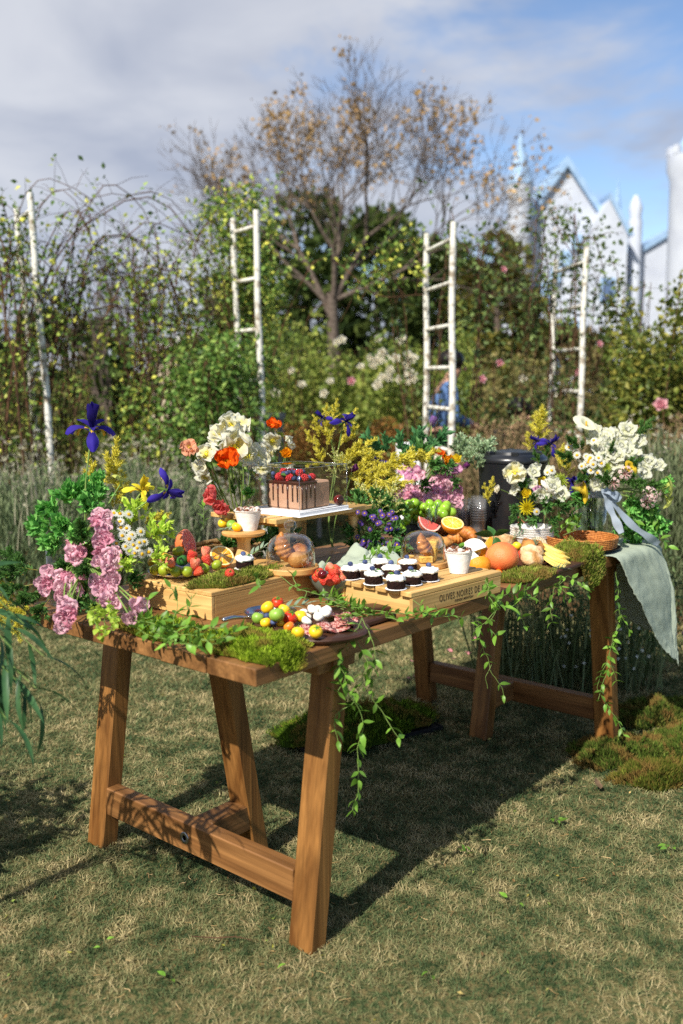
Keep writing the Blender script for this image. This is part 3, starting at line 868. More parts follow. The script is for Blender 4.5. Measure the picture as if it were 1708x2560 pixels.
ladder('bare white ladder standing alone in the middle behind the table', (0.845, 7.2), (0.715, 7.9), 2.55, 8, (-0.003, 0), tops=(2.57, 2.6))
ladder('overgrown white ladder at the right of the second rose arch', (2.0, 8.0), (1.93, 8.8), 2.5, 7, (0.012, 0))

def climber(label, ends, seed, nc, leaves, zmin, cols, size=0.05, top=2.75, arch=None, dense=None, name='climbing_rose', r=0.007, roses=(), dr=0.5):
    """canes rising from the ground points in ends, arching along arch=(x0,y0,x1,y1), with leaves along them"""
    rr = random.Random(seed); rng = np.random.default_rng(seed)
    ox, oy = ends[0]
    t = thing(name, label, 'rose bush', (ox, oy, 0), 0, 'climbing roses over the arches')
    g = G(); pool = []
    for k in range(nc):
        ex_, ey_ = ends[rr.randrange(len(ends))]
        bx, by = ex_ + rr.uniform(-0.2, 0.2), ey_ + rr.uniform(-0.2, 0.2)
        zt = top * rr.uniform(0.8, 1.12)
        if arch and rr.random() < 0.72:
            x0, y0, x1, y1 = arch
            s = rr.uniform(0.15, 1.1); tx, ty = x0 + (x1 - x0) * s, y0 + (y1 - y0) * s
            m = 0.35 * s
            P = [(bx, by, 0), (bx + (tx - bx) * 0.08 + rr.uniform(-0.1, 0.1), by, zt * 0.5), (bx + (tx - bx) * 0.35, by + (ty - by) * 0.35, zt * rr.uniform(0.9, 1.05)),
                 (bx + (tx - bx) * 0.7, by + (ty - by) * 0.7 + rr.uniform(-0.2, 0.2), zt * rr.uniform(0.9, 1.08)), (tx, ty + rr.uniform(-0.2, 0.2), zt * rr.uniform(dr, 0.92))]
        else:
            dx = rr.uniform(-0.32, 0.32)
            P = [(bx, by, 0), (bx + dx * 0.3, by + rr.uniform(-0.15, 0.15), zt * 0.35), (bx + dx * 0.8, by + rr.uniform(-0.2, 0.2), zt * 0.7), (bx + dx * 1.4, by + rr.uniform(-0.3, 0.3), zt * rr.uniform(0.75, 1.0))]
        pts = [p - Vector((ox, oy, 0)) + Vector((mnoise.noise(p * 3.1), mnoise.noise(p * 2.7 + Vector((9, 0, 0))), mnoise.noise(p * 3.3 + Vector((0, 9, 0))))) * 0.035 for p in spline(P, 16)]
        w = r * rr.uniform(0.5, 1.25)
        g.add(*tube(pts, [w * (1 - 0.6 * i / 16) for i in range(17)], 4, False))
        pool += pts
        for j in range(6):      # side twigs
            p = pts[rr.randrange(4, 16)]; d = Vector((rr.uniform(-1, 1), rr.uniform(-0.7, 0.7), rr.uniform(-0.5, 0.8))).normalized()
            L = rr.uniform(0.12, 0.4); tw = [p, p + d * L * 0.5 + Vector((0, 0, 0.02)), p + d * L]
            g.add(*tube(tw, [w * 0.4, w * 0.33, w * 0.2], 3, False)); pool += tw[1:]
    ob('canes', g.mesh('canes', m_cane), t)
    pp = np.array([tuple(p) for p in pool])
    keep = np.ones(len(pp))
    if dense: keep = np.array([max(0.0, dense(p[0] + ox, p[2])) for p in pp])
    keep = keep / keep.sum()
    P = pp[rng.choice(len(pp), leaves, p=keep)] + rng.normal(scale=0.055, size=(leaves, 3))
    P[:, 2] = np.maximum(P[:, 2], 0.03)
    V, F, C = leafcloud(P, size, rng, asp=0.62, up=0.0, cols=cols)
    ob('foliage', npmesh('foliage', V, F, m_fol, C), t)
    for (x, y, z, me) in roses:
        ob('rose', me, t, (x - ox, y - oy, z), look((RNG.uniform(-0.4, 0.4), -1, 0.3)), RNG.uniform(0.7, 0.95))
    return t
gvine = [lin(52, 74, 36)[:3], lin(88, 118, 54)[:3], lin(132, 154, 76)[:3], lin(196, 192, 90)[:3]]
gvine_d = [lin(46, 62, 34)[:3], lin(72, 92, 50)[:3], lin(110, 128, 76)[:3]]
climber('tangle of bare arching rose canes over the left end of the first arch', [(-2.2, 7.2), (-2.6, 7.0)], 41, 46, 3600, 0, gvine, 0.046, 2.48, (-2.5, 7.2, -0.8, 7.9), lambda x, z: max(0.15, 1.5 - 0.5 * z), r=0.0072)
climber('climbing rose with sparse leaves filling the middle of the first arch', [(-1.5, 7.6), (-1.2, 7.8), (-1.75, 7.5)], 42, 36, 4600, 0, gvine, 0.048, 2.25, (-1.8, 7.4, -0.6, 7.9), lambda x, z: 0.25 + (1.6 if z < 1.4 else 0.0) * (0.4 + max(0, x + 1.9)), r=0.007)
climber('leafy green and yellow climbing rose on the right side of the first arch', [(-0.85, 8.05), (-1.05, 8.1), (-0.72, 8.1)], 43, 20, 6200, 0, gvine, 0.048, 2.6, (-1.05, 8.05, -0.5, 8.1), lambda x, z: 1.0 if x < -0.48 else 0.03)
climber('low glossy rose hiding the foot of the ladder right of the first arch', [(-1.0, 7.3), (-1.3, 7.35), (-0.8, 7.4)], 47, 26, 5200, 0, [lin(56, 84, 40)[:3], lin(92, 126, 60)[:3], lin(138, 160, 84)[:3]], 0.048, 1.5, (-1.4, 7.3, -0.75, 7.35), lambda x, z: 1.0 if -1.7 < x < -0.5 else 0.02, dr=0.3)
climber('bare canes and few leaves wrapped over the leaning ladder at the far left', [(-2.45, 6.75), (-2.7, 6.9)], 48, 22, 1700, 0, gvine, 0.046, 2.5, (-2.9, 6.8, -1.9, 7.0), lambda x, z: 0.8, r=0.008)
climber('thin climbing rose crossing above the gap between the two arches', [(-0.62, 7.9), (0.74, 7.9)], 44, 7, 420, 0, gvine, 0.05, 2.6, (-0.6, 7.9, 0.8, 7.9), lambda x, z: 0.03 if z < 2.2 else 1.6, dr=0.86)
climber('sparse climbing rose on the central white ladder', [(0.95, 7.8), (0.75, 7.85)], 45, 12, 900, 0, gvine_d, 0.055, 2.5, (0.8, 7.9, 1.5, 8.2), lambda x, z: 0.6)
climber('dark leaved climbing rose in front of the castle gable', [(1.65, 8.2), (1.95, 8.3), (1.35, 8.1)], 46, 18, 3000, 0, gvine_d, 0.05, 2.5, (1.2, 8.1, 2.5, 8.4), lambda x, z: 0.35 if z > 1.3 else 0.9,
        roses=[(1.32, 7.85, 2.3, me_rose_p[0]), (1.12, 7.6, 1.42, me_rose_p[1]), (2.1, 7.8, 1.7, me_rose_p[0])])

# ================================================================= the long trestle table
m_tab = wood('stained_pine', lin(102, 68, 36), lin(152, 108, 64), axis=0, rough=0.5, ring=16, fine=110)
m_taby = wood('stained_pine_cross', lin(108, 70, 36), lin(156, 110, 64), axis=1, rough=0.5, ring=16, fine=110)
m_leg = wood('stained_pine_leg', lin(104, 66, 30), lin(158, 110, 58), axis=2, rough=0.45, ring=17, fine=120)
m_washer = mat('zinc', lin(150, 152, 156), rough=0.35, metal=1.0)
m_dark = mat('dark_hole', lin(14, 12, 10), rough=1, spec=0)
def build_table():
    t = thing('trestle_table', 'long brown wooden trestle table carrying the whole dessert spread', 'table', T0, YAW)
    rr = random.Random(2)
    n = 6; w = TW / n
    for k in range(n):
        g = G(); e0, e1 = rr.uniform(-0.004, 0.004), rr.uniform(-0.004, 0.004)
        if k == 0: e0 = 0
        dz = rr.uniform(-0.0012, 0.0004)
        g.add(*cbox(e0, TL + e1, k * w + 0.0008, (k + 1) * w - 0.0008, TT - 0.04 + dz, TT + dz, 0.0022))
        ob('plank', g.mesh('plank', m_tab, False), t)
    def leg(x0, b0, k, s=1):
        g = G(); vs, fs = cbox(x0, x0 + 0.057, b0, b0 + 0.076, 0.0, 0.7185, 0.004, kx=k)
        ob('leg', g.mesh('leg', m_leg, False), t)if g.add(vs, fs) else 0
    for end in (0, 1):
        X = (lambda x: x) if end == 0 else (lambda x: TL - x)
        def lg(x0, b0, k):
            if end == 0: leg(x0, b0, k)
            else: leg(TL - x0 - 0.057, b0, -k)
        lg(0.184, 0.02, 0.141); lg(0.184, TW - 0.02 - 0.076, 0.141)
        lg(0.415, 0.437, -0.171)
        def bx(name, xa, xb, y0, y1, z0, z1, m, c=0.003, par=t):
            a, b = sorted((X(xa), X(xb))); g = G(); g.add(*cbox(a, b, y0, y1, z0, z1, c)); return ob(name, g.mesh(name, m, False), par)
        st = bx('stretcher', 0.206, 0.252, 0.0965, TW - 0.0965, 0.103, 0.187, m_taby)
        bx('stub_stretcher', 0.2525, 0.398, 0.440, 0.510, 0.112, 0.186, m_tab)
        bx('top_rail', 0.235, 0.372, 0.03, TW - 0.03, 0.682, 0.7175, m_taby)
        # washer let into the stretcher
        x = X(0.2055)
        g = G(); vs, fs = lathe([(0.0075, 0), (0.0077, 0.0018), (0.0165, 0.0019), (0.017, 0)], 18)
        Mx = Matrix.Translation((x, 0.50, 0.143)) @ Matrix.Rotation(-pi / 2 if end == 0 else pi / 2, 4, 'Y')
        g.add(vs, fs[:-2], M=Mx); ob('washer', g.mesh('washer', m_washer), st)
        g = G(); g.add(*lathe([(0.0, 0.0008), (0.0077, 0.0008)], 14), M=Mx); ob('bolt_hole', g.mesh('bolt_hole', m_dark), st)
build_table()

# ================================================================= materials of the spread
def thin_glass(name, tint=(0.97, 0.98, 0.98, 1), boost=1.6, rough=0.02, milk=0.0):
    m = bpy.data.materials.new(name); m.use_nodes = True
    nt = m.node_tree; N, K = nt.nodes, nt.links.new
    N.remove(N['Principled BSDF'])
    tr = N.new('ShaderNodeBsdfTransparent'); tr.inputs[0].default_value = tint
    gl = N.new('ShaderNodeBsdfGlossy'); gl.inputs['Roughness'].default_value = rough
    lw = N.new('ShaderNodeLayerWeight'); lw.inputs[0].default_value = 0.5
    pw = N.new('ShaderNodeMath'); pw.operation = 'POWER'; pw.inputs[1].default_value = 3.5
    mu = N.new('ShaderNodeMath'); mu.operation = 'MULTIPLY_ADD'; mu.use_clamp = True; mu.inputs[1].default_value = 0.5 * boost; mu.inputs[2].default_value = 0.025 * boost
    ms = N.new('ShaderNodeMixShader')
    K(lw.outputs['Facing'], pw.inputs[0]); K(pw.outputs[0], mu.inputs[0])
    K(mu.outputs[0], ms.inputs[0]); K(tr.outputs[0], ms.inputs[1]); K(gl.outputs[0], ms.inputs[2])
    out = ms.outputs[0]
    if milk:
        df = N.new('ShaderNodeBsdfDiffuse'); df.inputs[0].default_value = (0.85, 0.87, 0.9, 1)
        m2 = N.new('ShaderNodeMixShader'); m2.inputs[0].default_value = milk
        K(out, m2.inputs[1]); K(df.outputs[0], m2.inputs[2]); out = m2.outputs[0]
    K(out, N['Material Output'].inputs[0])
    return m
m_glass = thin_glass('clear_glass', boost=2.3)
m_acryl = thin_glass('clear_acrylic', (0.95, 0.96, 0.98, 1), 3.2)
m_fold = thin_glass('acrylic_fold', (0.9, 0.92, 0.95, 1), 14, 0.15)
m_cupplastic = thin_glass('clear_plastic', (0.985, 0.988, 0.99, 1), 2.0, 0.06, 0.05)
m_pine = wood('pale_pine', lin(188, 142, 78), lin(226, 188, 122), axis=0, ring=20, fine=120, grain=0.6, rough=0.55)
m_piney = wood('pale_pine_cross', lin(188, 142, 78), lin(226, 188, 122), axis=1, ring=20, fine=120, grain=0.6, rough=0.55)
m_pinez = wood('pale_pine_upright', lin(196, 150, 86), lin(228, 192, 128), axis=2, ring=20, fine=120, grain=0.6, rough=0.55)
m_beech = wood('turned_beech', lin(190, 136, 72), lin(222, 174, 108), axis=0, ring=16, fine=100, grain=0.5, rough=0.45)
m_walnut = wood('dark_walnut', lin(50, 30, 20), lin(84, 54, 38), axis=0, ring=18, fine=110, rough=0.45)
m_white = mat('white_card', lin(240, 240, 240), rough=0.6, spec=0.3)
m_ceramic = mat('white_ceramic', lin(238, 236, 230), rough=0.2, spec=0.5)
m_papercup = mat('white_paper', lin(240, 238, 232), lin(228, 226, 220), ns=40, rough=0.7, bump=0.15, bs=90)
m_cream = mat('whipped_cream', lin(250, 248, 240), rough=0.6, spec=0.3, bump=0.5, bs=130, sss=0.1)
m_choc = mat('dark_sponge', lin(44, 24, 18), lin(28, 14, 11), ns=90, rough=0.85, bump=0.8, bs=190, spec=0.2)
m_glaze = mat('chocolate_glaze', lin(58, 28, 20), lin(74, 38, 26), ns=20, rough=0.25, spec=0.5)
m_mocha = mat('mocha_cream', lin(200, 158, 128), lin(186, 144, 114), ns=14, rough=0.65, bump=0.2, bs=40, spec=0.25)
m_cocoa = mat('cocoa_cream', lin(236, 224, 210), lin(112, 66, 44), ns=60, rough=0.9, bump=0.7, bs=130, lo=0.42, hi=0.55, spec=0.1)
m_blue = mat('blueberry_skin', lin(44, 52, 84), lin(82, 96, 138), ns=60, rough=0.55, rand=0.25)
m_rasp = mat('raspberry', lin(186, 26, 42), lin(214, 54, 60), ns=90, rough=0.4, spec=0.4, sss=0.1)
m_cherry = mat('dark_cherry', lin(70, 8, 14), lin(110, 14, 20), ns=12, rough=0.12, spec=0.6)
m_leafg = mat('fresh_leaf', lin(92, 136, 46), lin(128, 170, 66), ns=30, rough=0.4, spec=0.4, tl=0.35, rand=0.4)
m_leafd = mat('dark_leaf', lin(48, 86, 40), lin(70, 112, 52), ns=30, rough=0.4, spec=0.4, tl=0.25, rand=0.3)
m_stem = mat('green_stem', lin(96, 122, 58), lin(120, 142, 74), ns=20, rough=0.6, rand=0.2)
def fruit_mat(name, c, c2, ns=25, rough=0.36, **k): return mat(name, c, c2, ns=ns, rough=rough, spec=0.5, sss=0.08, rand=0.08, **k)
FM = {
    'red': fruit_mat('tomato_red', lin(206, 38, 20), lin(226, 66, 28)), 'yellow': fruit_mat('tomato_yellow', lin(244, 186, 20), lin(250, 206, 50)),
    'green': fruit_mat('tomato_green', lin(120, 160, 50), lin(150, 186, 80)), 'orange': fruit_mat('tomato_orange', lin(238, 112, 24), lin(244, 140, 44)),
    'olive': fruit_mat('kumquat_olive', lin(168, 156, 30), lin(120, 142, 34), bump=0.1, bs=300), 'lime': fruit_mat('kumquat_lime', lin(122, 150, 36), lin(160, 172, 44), bump=0.1, bs=300),
    'gold': fruit_mat('kumquat_gold', lin(206, 160, 36), lin(172, 150, 40), bump=0.1, bs=300), 'deep': fruit_mat('kumquat_deep_green', lin(34, 84, 34), lin(50, 106, 40)),
}
m_straw = {'red': mat('strawberry_red', lin(196, 40, 26), lin(226, 92, 56), ns=45, rough=0.35, spec=0.5, bump=0.6, bs=330, sss=0.1),
           'pink': mat('strawberry_pale', lin(222, 84, 62), lin(238, 150, 116), ns=45, rough=0.4, spec=0.4, bump=0.6, bs=330, sss=0.1)}
m_peel_o = mat('orange_peel', lin(248, 142, 20), lin(250, 158, 40), ns=40, rough=0.4, spec=0.45, bump=0.25, bs=420, sss=0.05)
m_peel_g = mat('grapefruit_peel', lin(226, 108, 58), lin(238, 136, 78), ns=14, rough=0.4, spec=0.45, bump=0.25, bs=380, sss=0.05)
m_flesh = mat('citrus_flesh', W1, vcol=True, rough=0.25, spec=0.5, bump=0.3, bs=300, sss=0.1)
m_bread = mat('bread_crust', lin(206, 150, 84), lin(160, 96, 42), ns=22, rough=0.65, bump=0.5, bs=80, spec=0.25, det=5)
m_crust_pale = mat('floury_crust', lin(188, 136, 80), lin(230, 204, 164), ns=26, rough=0.8, bump=0.6, bs=90, spec=0.15, det=5)
m_crumb = mat('bread_crumb', lin(238, 220, 184), lin(222, 196, 152), ns=70, rough=0.9, bump=0.8, bs=170, spec=0.1)
m_croi = mat('croissant_crust', lin(214, 142, 68), lin(150, 82, 32), ns=28, rough=0.4, bump=0.4, bs=90, spec=0.45, det=5, stretch=(1, 2.5, 1))
m_cheese = mat('yellow_cheese', lin(246, 222, 132), lin(240, 208, 104), ns=20, rough=0.5, sss=0.15, bump=0.15, bs=120)
m_brie = mat('white_rind', lin(238, 236, 228), lin(220, 216, 204), ns=40, rough=0.8, bump=0.4, bs=120)
m_mozz = mat('white_cheese', lin(250, 246, 232), rough=0.5, sss=0.2, bump=0.2, bs=90)
m_salami = mat('salami', lin(148, 62, 56), lin(226, 180, 166), ns=210, rough=0.45, det=1, lo=0.5, hi=0.6, spec=0.45)
m_bowl = mat('grey_green_glaze', lin(122, 134, 124), lin(104, 118, 108), ns=30, rough=0.35, spec=0.5)
m_steel = mat('steel', lin(190, 192, 196), rough=0.22, metal=1.0, bump=0.05, bs=200)
m_black = mat('black_plastic', lin(26, 28, 32), rough=0.3, spec=0.7)
m_blackm = mat('black_matt', lin(22, 22, 24), rough=0.6, spec=0.3)
m_wicker = mat('honey_wicker', lin(204, 136, 70), lin(156, 94, 44), ns=70, rough=0.5, spec=0.4, bump=0.4, bs=200)
m_grass_w = mat('seagrass', lin(170, 140, 96), lin(128, 100, 64), ns=50, rough=0.85, bump=0.5, bs=150)

def rz_of(d): return YAW + d

# ---- pale pine box at the near end
def pine_box():
    t = thing('pine_box', 'plain pale pine box raising the citrus plate and the first glass cloche', 'box', TP(0.228, 0.392), YAW)
    L, Wd, H = 0.435, 0.345, 0.075
    def bx(name, *a, m=m_pine, c=0.0015):
        g = G(); g.add(*cbox(*a, c)); ob(name, g.mesh(name, m, False), t)
    bx('side_panel', 0.0125, L - 0.0125, 0, 0.012, 0, H - 0.0125)
    bx('side_panel', 0.0125, L - 0.0125, Wd - 0.012, Wd, 0, H - 0.0125)
    bx('end_panel', 0, 0.012, 0, Wd, 0, H - 0.0125, m=m_piney)
    bx('end_panel', L - 0.012, L, 0, Wd, 0, H - 0.0125, m=m_piney)
    bx('lid', 0, L, 0, Wd, H - 0.012, H)
pine_box()
ZB = TT + 0.075

# ---- slatted crate with the printed side
CR = (0.593, 0.018, -0.07)
def CP(x, y, z):      # crate coordinates to world
    c, s = cos(CR[2]), sin(CR[2])
    return TP(CR[0] + x * c - y * s, CR[1] + x * s + y * c, z)
ZC = TT + 0.063
def crate():
    t = thing('olive_crate', 'pale slatted wooden crate printed OLIVES NOIRES DE NICE, turned upside down', 'crate', TP(CR[0], CR[1]), YAW + CR[2])
    L, Wd, H = 0.40, 0.262, 0.063
    def bx(name, *a, m=m_pine, c=0.0015):
        g = G(); g.add(*cbox(*a, c)); return ob(name, g.mesh(name, m, False), t)
    fr = bx('side_board', 0.0, L, 0, 0.011, 0.0, 0.049)
    bx('side_board', 0.0, L, Wd - 0.011, Wd, 0.0, 0.049)
    bx('end_board', 0.006, 0.018, 0.0113, Wd - 0.0113, 0.0, 0.0488, m=m_piney)
    bx('end_board', L - 0.018, L - 0.006, 0.0113, Wd - 0.0113, 0.0, 0.0488, m=m_piney)
    bx('batten', 0.019, 0.045, 0.0113, Wd - 0.0113, 0.038, 0.0489, m=m_piney)
    n = 6; w = 0.0375; gap = (Wd - n * w) / (n - 1)
    for k in range(n):
        y = k * (w + gap)
        bx('slat', -0.006 + 0.003 * (k % 2), L + 0.004, y, y + w, 0.0493, H, c=0.002)
    mt = mat('crate_print', lin(78, 60, 44), rough=0.8, spec=0.1)
    def txt(s, x, z, size, sx):
        cu = bpy.data.curves.new('lettering', 'FONT'); cu.body = s; cu.size = size; cu.extrude = 0.0002; cu.space_character = 1.2; cu.shear = 0.25 if size < 0.02 else 0.0; cu.offset = 0.00004
        tmp = bpy.data.objects.new('lettering_source', cu); COL.objects.link(tmp)
        bpy.context.view_layer.update()
        me = bpy.data.meshes.new_from_object(tmp.evaluated_get(bpy.context.evaluated_depsgraph_get()))
        bpy.data.objects.remove(tmp)
        me.materials.clear(); me.materials.append(mt)
        wd = max(v.co.x for v in me.vertices)
        return ob('lettering', me, fr, (x, -0.0004, z), (pi / 2, 0, 0), (sx / wd, 1, 1))
    txt('OLIVES NOIRES DE NICE', 0.112, 0.0195, 0.0268, 0.240)
    txt('FONDE MENTON', 0.180, 0.0085, 0.0098, 0.085)
crate()

# ---- round things: tomato, kumquat, berries
def calyx(R, seed, L=0.8, n=5, mt=None):
    g = G()
    for k in range(n): petal(g, 2 * pi * k / n + seed, 0.2, -0.5, R * L, R * 0.28, 0.1, 0.2, seed + k, prof=(0.6, 1, 0.8, 0.4, 0.05), nu=3, nv=2)
    g.add(*tube([(0, 0, 0), (R * 0.1, 0, R * 0.3)], R * 0.08, 4))
    return g.mesh('calyx', mt or m_leafg)
def dimple(R, fl=0.93):
    return ball(R, R, R * fl, 16, 10, lambda p: 1 - 0.16 * max(0, (p.z / (R * fl)) - 0.72) / 0.28)
me_tom = {}
def fruit(name, label, cat, kind, p, R, group, cal=0.0, rot=None):
    key = kind
    if key not in me_tom:
        g = G(); g.add(*dimple(0.02)); me_tom[key] = g.mesh(name, FM[kind])
    o = ob(name, me_tom[key], None, p, rot or (RNG.uniform(-0.6, 0.6), RNG.uniform(-0.6, 0.6), RNG.uniform(0, 6)), (R / 0.02 * RNG.uniform(0.94, 1.05), R / 0.02, R / 0.02 * RNG.uniform(0.92, 1.06)))
    tag(o, label, cat, group)
    if cal:
        if 'cal' not in me_tom: me_tom['cal'] = calyx(0.02, 1)
        ob('calyx', me_tom['cal'], o, (0, 0, 0.0165))
    return o
def strawberry_mesh():
    g = G()
    g.add(*lathe([(0.0, -0.022), (0.005, -0.020), (0.010, -0.011), (0.0135, 0), (0.0145, 0.007), (0.012, 0.0125), (0.006, 0.014), (0.0, 0.0135)], 14))
    return g
me_str = {k: strawberry_mesh().mesh('strawberry', m) for k, m in m_straw.items()}
me_scal = calyx(0.016, 2, 0.9, 7)
def strawberry(label, p, col, group, d=(0, 0, 1), s=1.0):
    o = ob('strawberry', me_str[col], None, p, look(d, RNG.uniform(0, 6)), s)
    tag(o, label, 'strawberry', group)
    ob('calyx', me_scal, o, (0, 0, 0.0135))
    return o
g = G(); g.add(*ball(0.0075, None, 0.0065, 10, 7, lambda p: 1 - (0.18 if p.z > 0.0062 else 0))); me_blue = g.mesh('blueberry', m_blue)
g = G(); g.add(*ball(0.012, None, 0.0115, 14, 9, lambda p: 1 - 0.12 * max(0, p.z / 0.0115 - 0.75) * 4)); me_cherry = g.mesh('cherry', m_cherry)
def raspberry():
    g = G()
    for i in range(6):
        z = -0.008 + i * 0.0034; r = (0.0045, 0.0075, 0.0086, 0.0084, 0.0068, 0.003)[5 - i]; n = (6, 9, 10, 10, 8, 3)[5 - i]
        for k in range(n):
            a = 2 * pi * k / n + i * 0.5
            g.add(*ball(0.0029, None, None, 5, 4), M=Matrix.Translation((r * cos(a), r * sin(a), z)))
    return g.mesh('raspberry', m_rasp)
me_rasp = raspberry()
def small_leaf(L=0.03, W=0.016, m=None, curl=-0.6):
    g = G(); leaf(g, L, W, curl, 0.25); return g.mesh('leaf', m or m_leafg)
me_mint = small_leaf(0.018, 0.011); me_leaf = small_leaf(); me_leafbig = small_leaf(0.075, 0.040, m_leafd, -0.3)
me_vleaf = [small_leaf(0.034, 0.0145, m_leafg, c) for c in (-0.9, -0.4, 0.2)]
me_sage = small_leaf(0.04, 0.012, mat('sage_leaf', lin(138, 156, 132), lin(112, 134, 112), ns=40, rough=0.7, tl=0.2), -0.4)

# ---- plate with little citrus fruit and berries
def plate():
    o = thing('white_plate', 'white plate heaped with green kumquats and pale strawberries', 'plate', TP(0.335, 0.642, ZB + 0.0005))
    g = G(); g.add(*lathe([(0.0, 0.0), (0.055, 0.0), (0.06, 0.003), (0.088, 0.012), (0.0905, 0.0145), (0.088, 0.0155), (0.06, 0.006), (0.0, 0.0045)], 40))
    ob('dish', g.mesh('dish', m_ceramic, True, 0.8), o)
    g = G(); g.add(*lathe([(0.0895, 0.0150), (0.0908, 0.0153), (0.0895, 0.0162)], 40)[:2]); ob('rim', g.mesh('rim', mat('blue_rim', lin(60, 76, 110), rough=0.25)), o)
plate()
KG = 'small citrus fruit heaped on the white plate'
for (p, k, R, lab) in (
    ((-0.515, 2.567, 0.863), 'olive', 0.0168, 'olive green kumquat at the left end of the plate'),
    ((-0.489, 2.555, 0.863), 'lime', 0.0168, 'bright green kumquat second from the left in the front row'),
    ((-0.454, 2.543, 0.863), 'lime', 0.0168, 'lime green kumquat in the middle of the front row of the plate'),
    ((-0.422, 2.537, 0.863), 'lime', 0.0162, 'yellow green kumquat fourth in the front row of the plate'),
    ((-0.382, 2.584, 0.863), 'lime', 0.016, 'green kumquat beside the moss at the right of the plate'),
    ((-0.354, 2.629, 0.863), 'lime', 0.0155, 'small green kumquat under the cut orange'),
    ((-0.493, 2.617, 0.886), 'gold', 0.0172, 'golden olive kumquat high on the left of the heap'),
    ((-0.441, 2.579, 0.886), 'deep', 0.0172, 'deep green kumquat in the middle of the heap'),
    ((-0.457, 2.608, 0.906), 'olive', 0.0165, 'olive kumquat on top of the heap below the grapefruit'),
    ((-0.442, 2.701, 0.893), 'gold', 0.0155, 'golden kumquat half hidden under the grapefruit half'),
    ((-0.471, 2.551, 0.870), 'olive', 0.016, 'olive kumquat wedged behind the front row'),
    ((-0.538, 2.657, 0.868), 'gold', 0.016, 'yellowish kumquat at the back left of the heap')):
    fruit('kumquat', lab, 'kumquat', k, p, R, KG)
SG = 'strawberries on the citrus plate'
strawberry('pale pink strawberry between the golden and the deep green kumquat', (-0.465, 2.530, 0.890), 'pink', SG, (-0.3, -0.6, 0.7), 0.95)
strawberry('large pale peach strawberry right of the deep green kumquat', (-0.402, 2.552, 0.882), 'pink', SG, (0.2, -0.2, 1), 1.05)
strawberry('pinkish red strawberry on top of the heap below the grapefruit', (-0.412, 2.565, 0.902), 'red', SG, (0.5, 0, 1))
strawberry('orange red strawberry left of the cut orange', (-0.387, 2.657, 0.897), 'pink', SG, (0.1, 0.4, 1))
strawberry('red strawberry under the orange red one beside the cut orange', (-0.380, 2.621, 0.880), 'red', SG, (-0.4, 0.3, 1), 0.95)
strawberry('red strawberry low at the front of the heap', (-0.390, 2.541, 0.862), 'red', SG, (0.9, 0, 0.5), 0.85)

def citrus_half(name, label, p, d, R, peel, flesh, pith, group=None, spin=0.0, whole=1.0):
    """half fruit; the cut face looks along d"""
    t = thing(name, label, 'citrus', p, 0, group)
    t.rotation_mode = 'QUATERNION'; t.rotation_quaternion = look(d, spin)
    g = G(); prof = [(0.0, -R * whole)] + [(R * sin(a), -R * whole * cos(a)) for a in (0.25, 0.5, 0.75, 1.0, 1.25, 1.45, pi / 2)]
    vs, fs = lathe(prof, 24); fs = fs[:-1]
    g.add(vs, fs); ob('peel', g.mesh('peel', peel), t)
    g = G(); g.add(*lathe([(R * 0.86, 0.0002), (R * 0.9, 0.001), (R * 0.985, 0.0008), (R, -0.0005)], 28)[:2], lin(*pith)); g.f = g.f[:-2]
    ob('pith', g.mesh('pith', m_flesh), t)
    g = G(); n = 10; c0 = lin(*flesh); c1 = tuple(min(1, x * 1.25 + 0.03) for x in c0[:3]) + (1,); cp = lin(*pith)
    g.add([(R * 0.87 * cos(2 * pi * k / 30), R * 0.87 * sin(2 * pi * k / 30), -0.0003) for k in range(30)], [tuple(range(30))], cp)
    for k in range(n):
        a0, a1 = 2 * pi * (k + 0.035) / n, 2 * pi * (k + 0.965) / n
        pts = [(R * 0.09 * cos((a0 + a1) / 2), R * 0.09 * sin((a0 + a1) / 2))] + [(R * 0.84 * cos(a0 + (a1 - a0) * i / 4), R * 0.84 * sin(a0 + (a1 - a0) * i / 4)) for i in range(5)]
        vs = [(x, y, 0.0) for x, y in pts] + [(pts[0][0] * 0.6 + 0.4 * R * 0.5 * cos((a0 + a1) / 2), pts[0][1] * 0.6 + 0.4 * R * 0.5 * sin((a0 + a1) / 2), 0.0018)]
        m = len(pts)
        g.add(vs, [(m, i, (i + 1) % m) for i in range(m)], [c0] * m + [c1])
    ob('flesh', g.mesh('flesh', m_flesh, False), t)
    return t
PO, PG = (250, 196, 110), (248, 200, 150)
citrus_half('grapefruit_half', 'cut pink grapefruit half leaning at the back of the citrus plate', (-0.434, 2.660, 0.922), (0.93, -0.22, 0.30), 0.041, m_peel_g, (204, 74, 66), (226, 132, 116), 'citrus halves')
citrus_half('orange_half', 'cut orange half facing front between plate and moss on the pine box', (-0.349, 2.721, 0.874), (0.35, -0.6, 0.72), 0.036, m_peel_o, (244, 160, 30), (252, 226, 160), 'citrus halves')

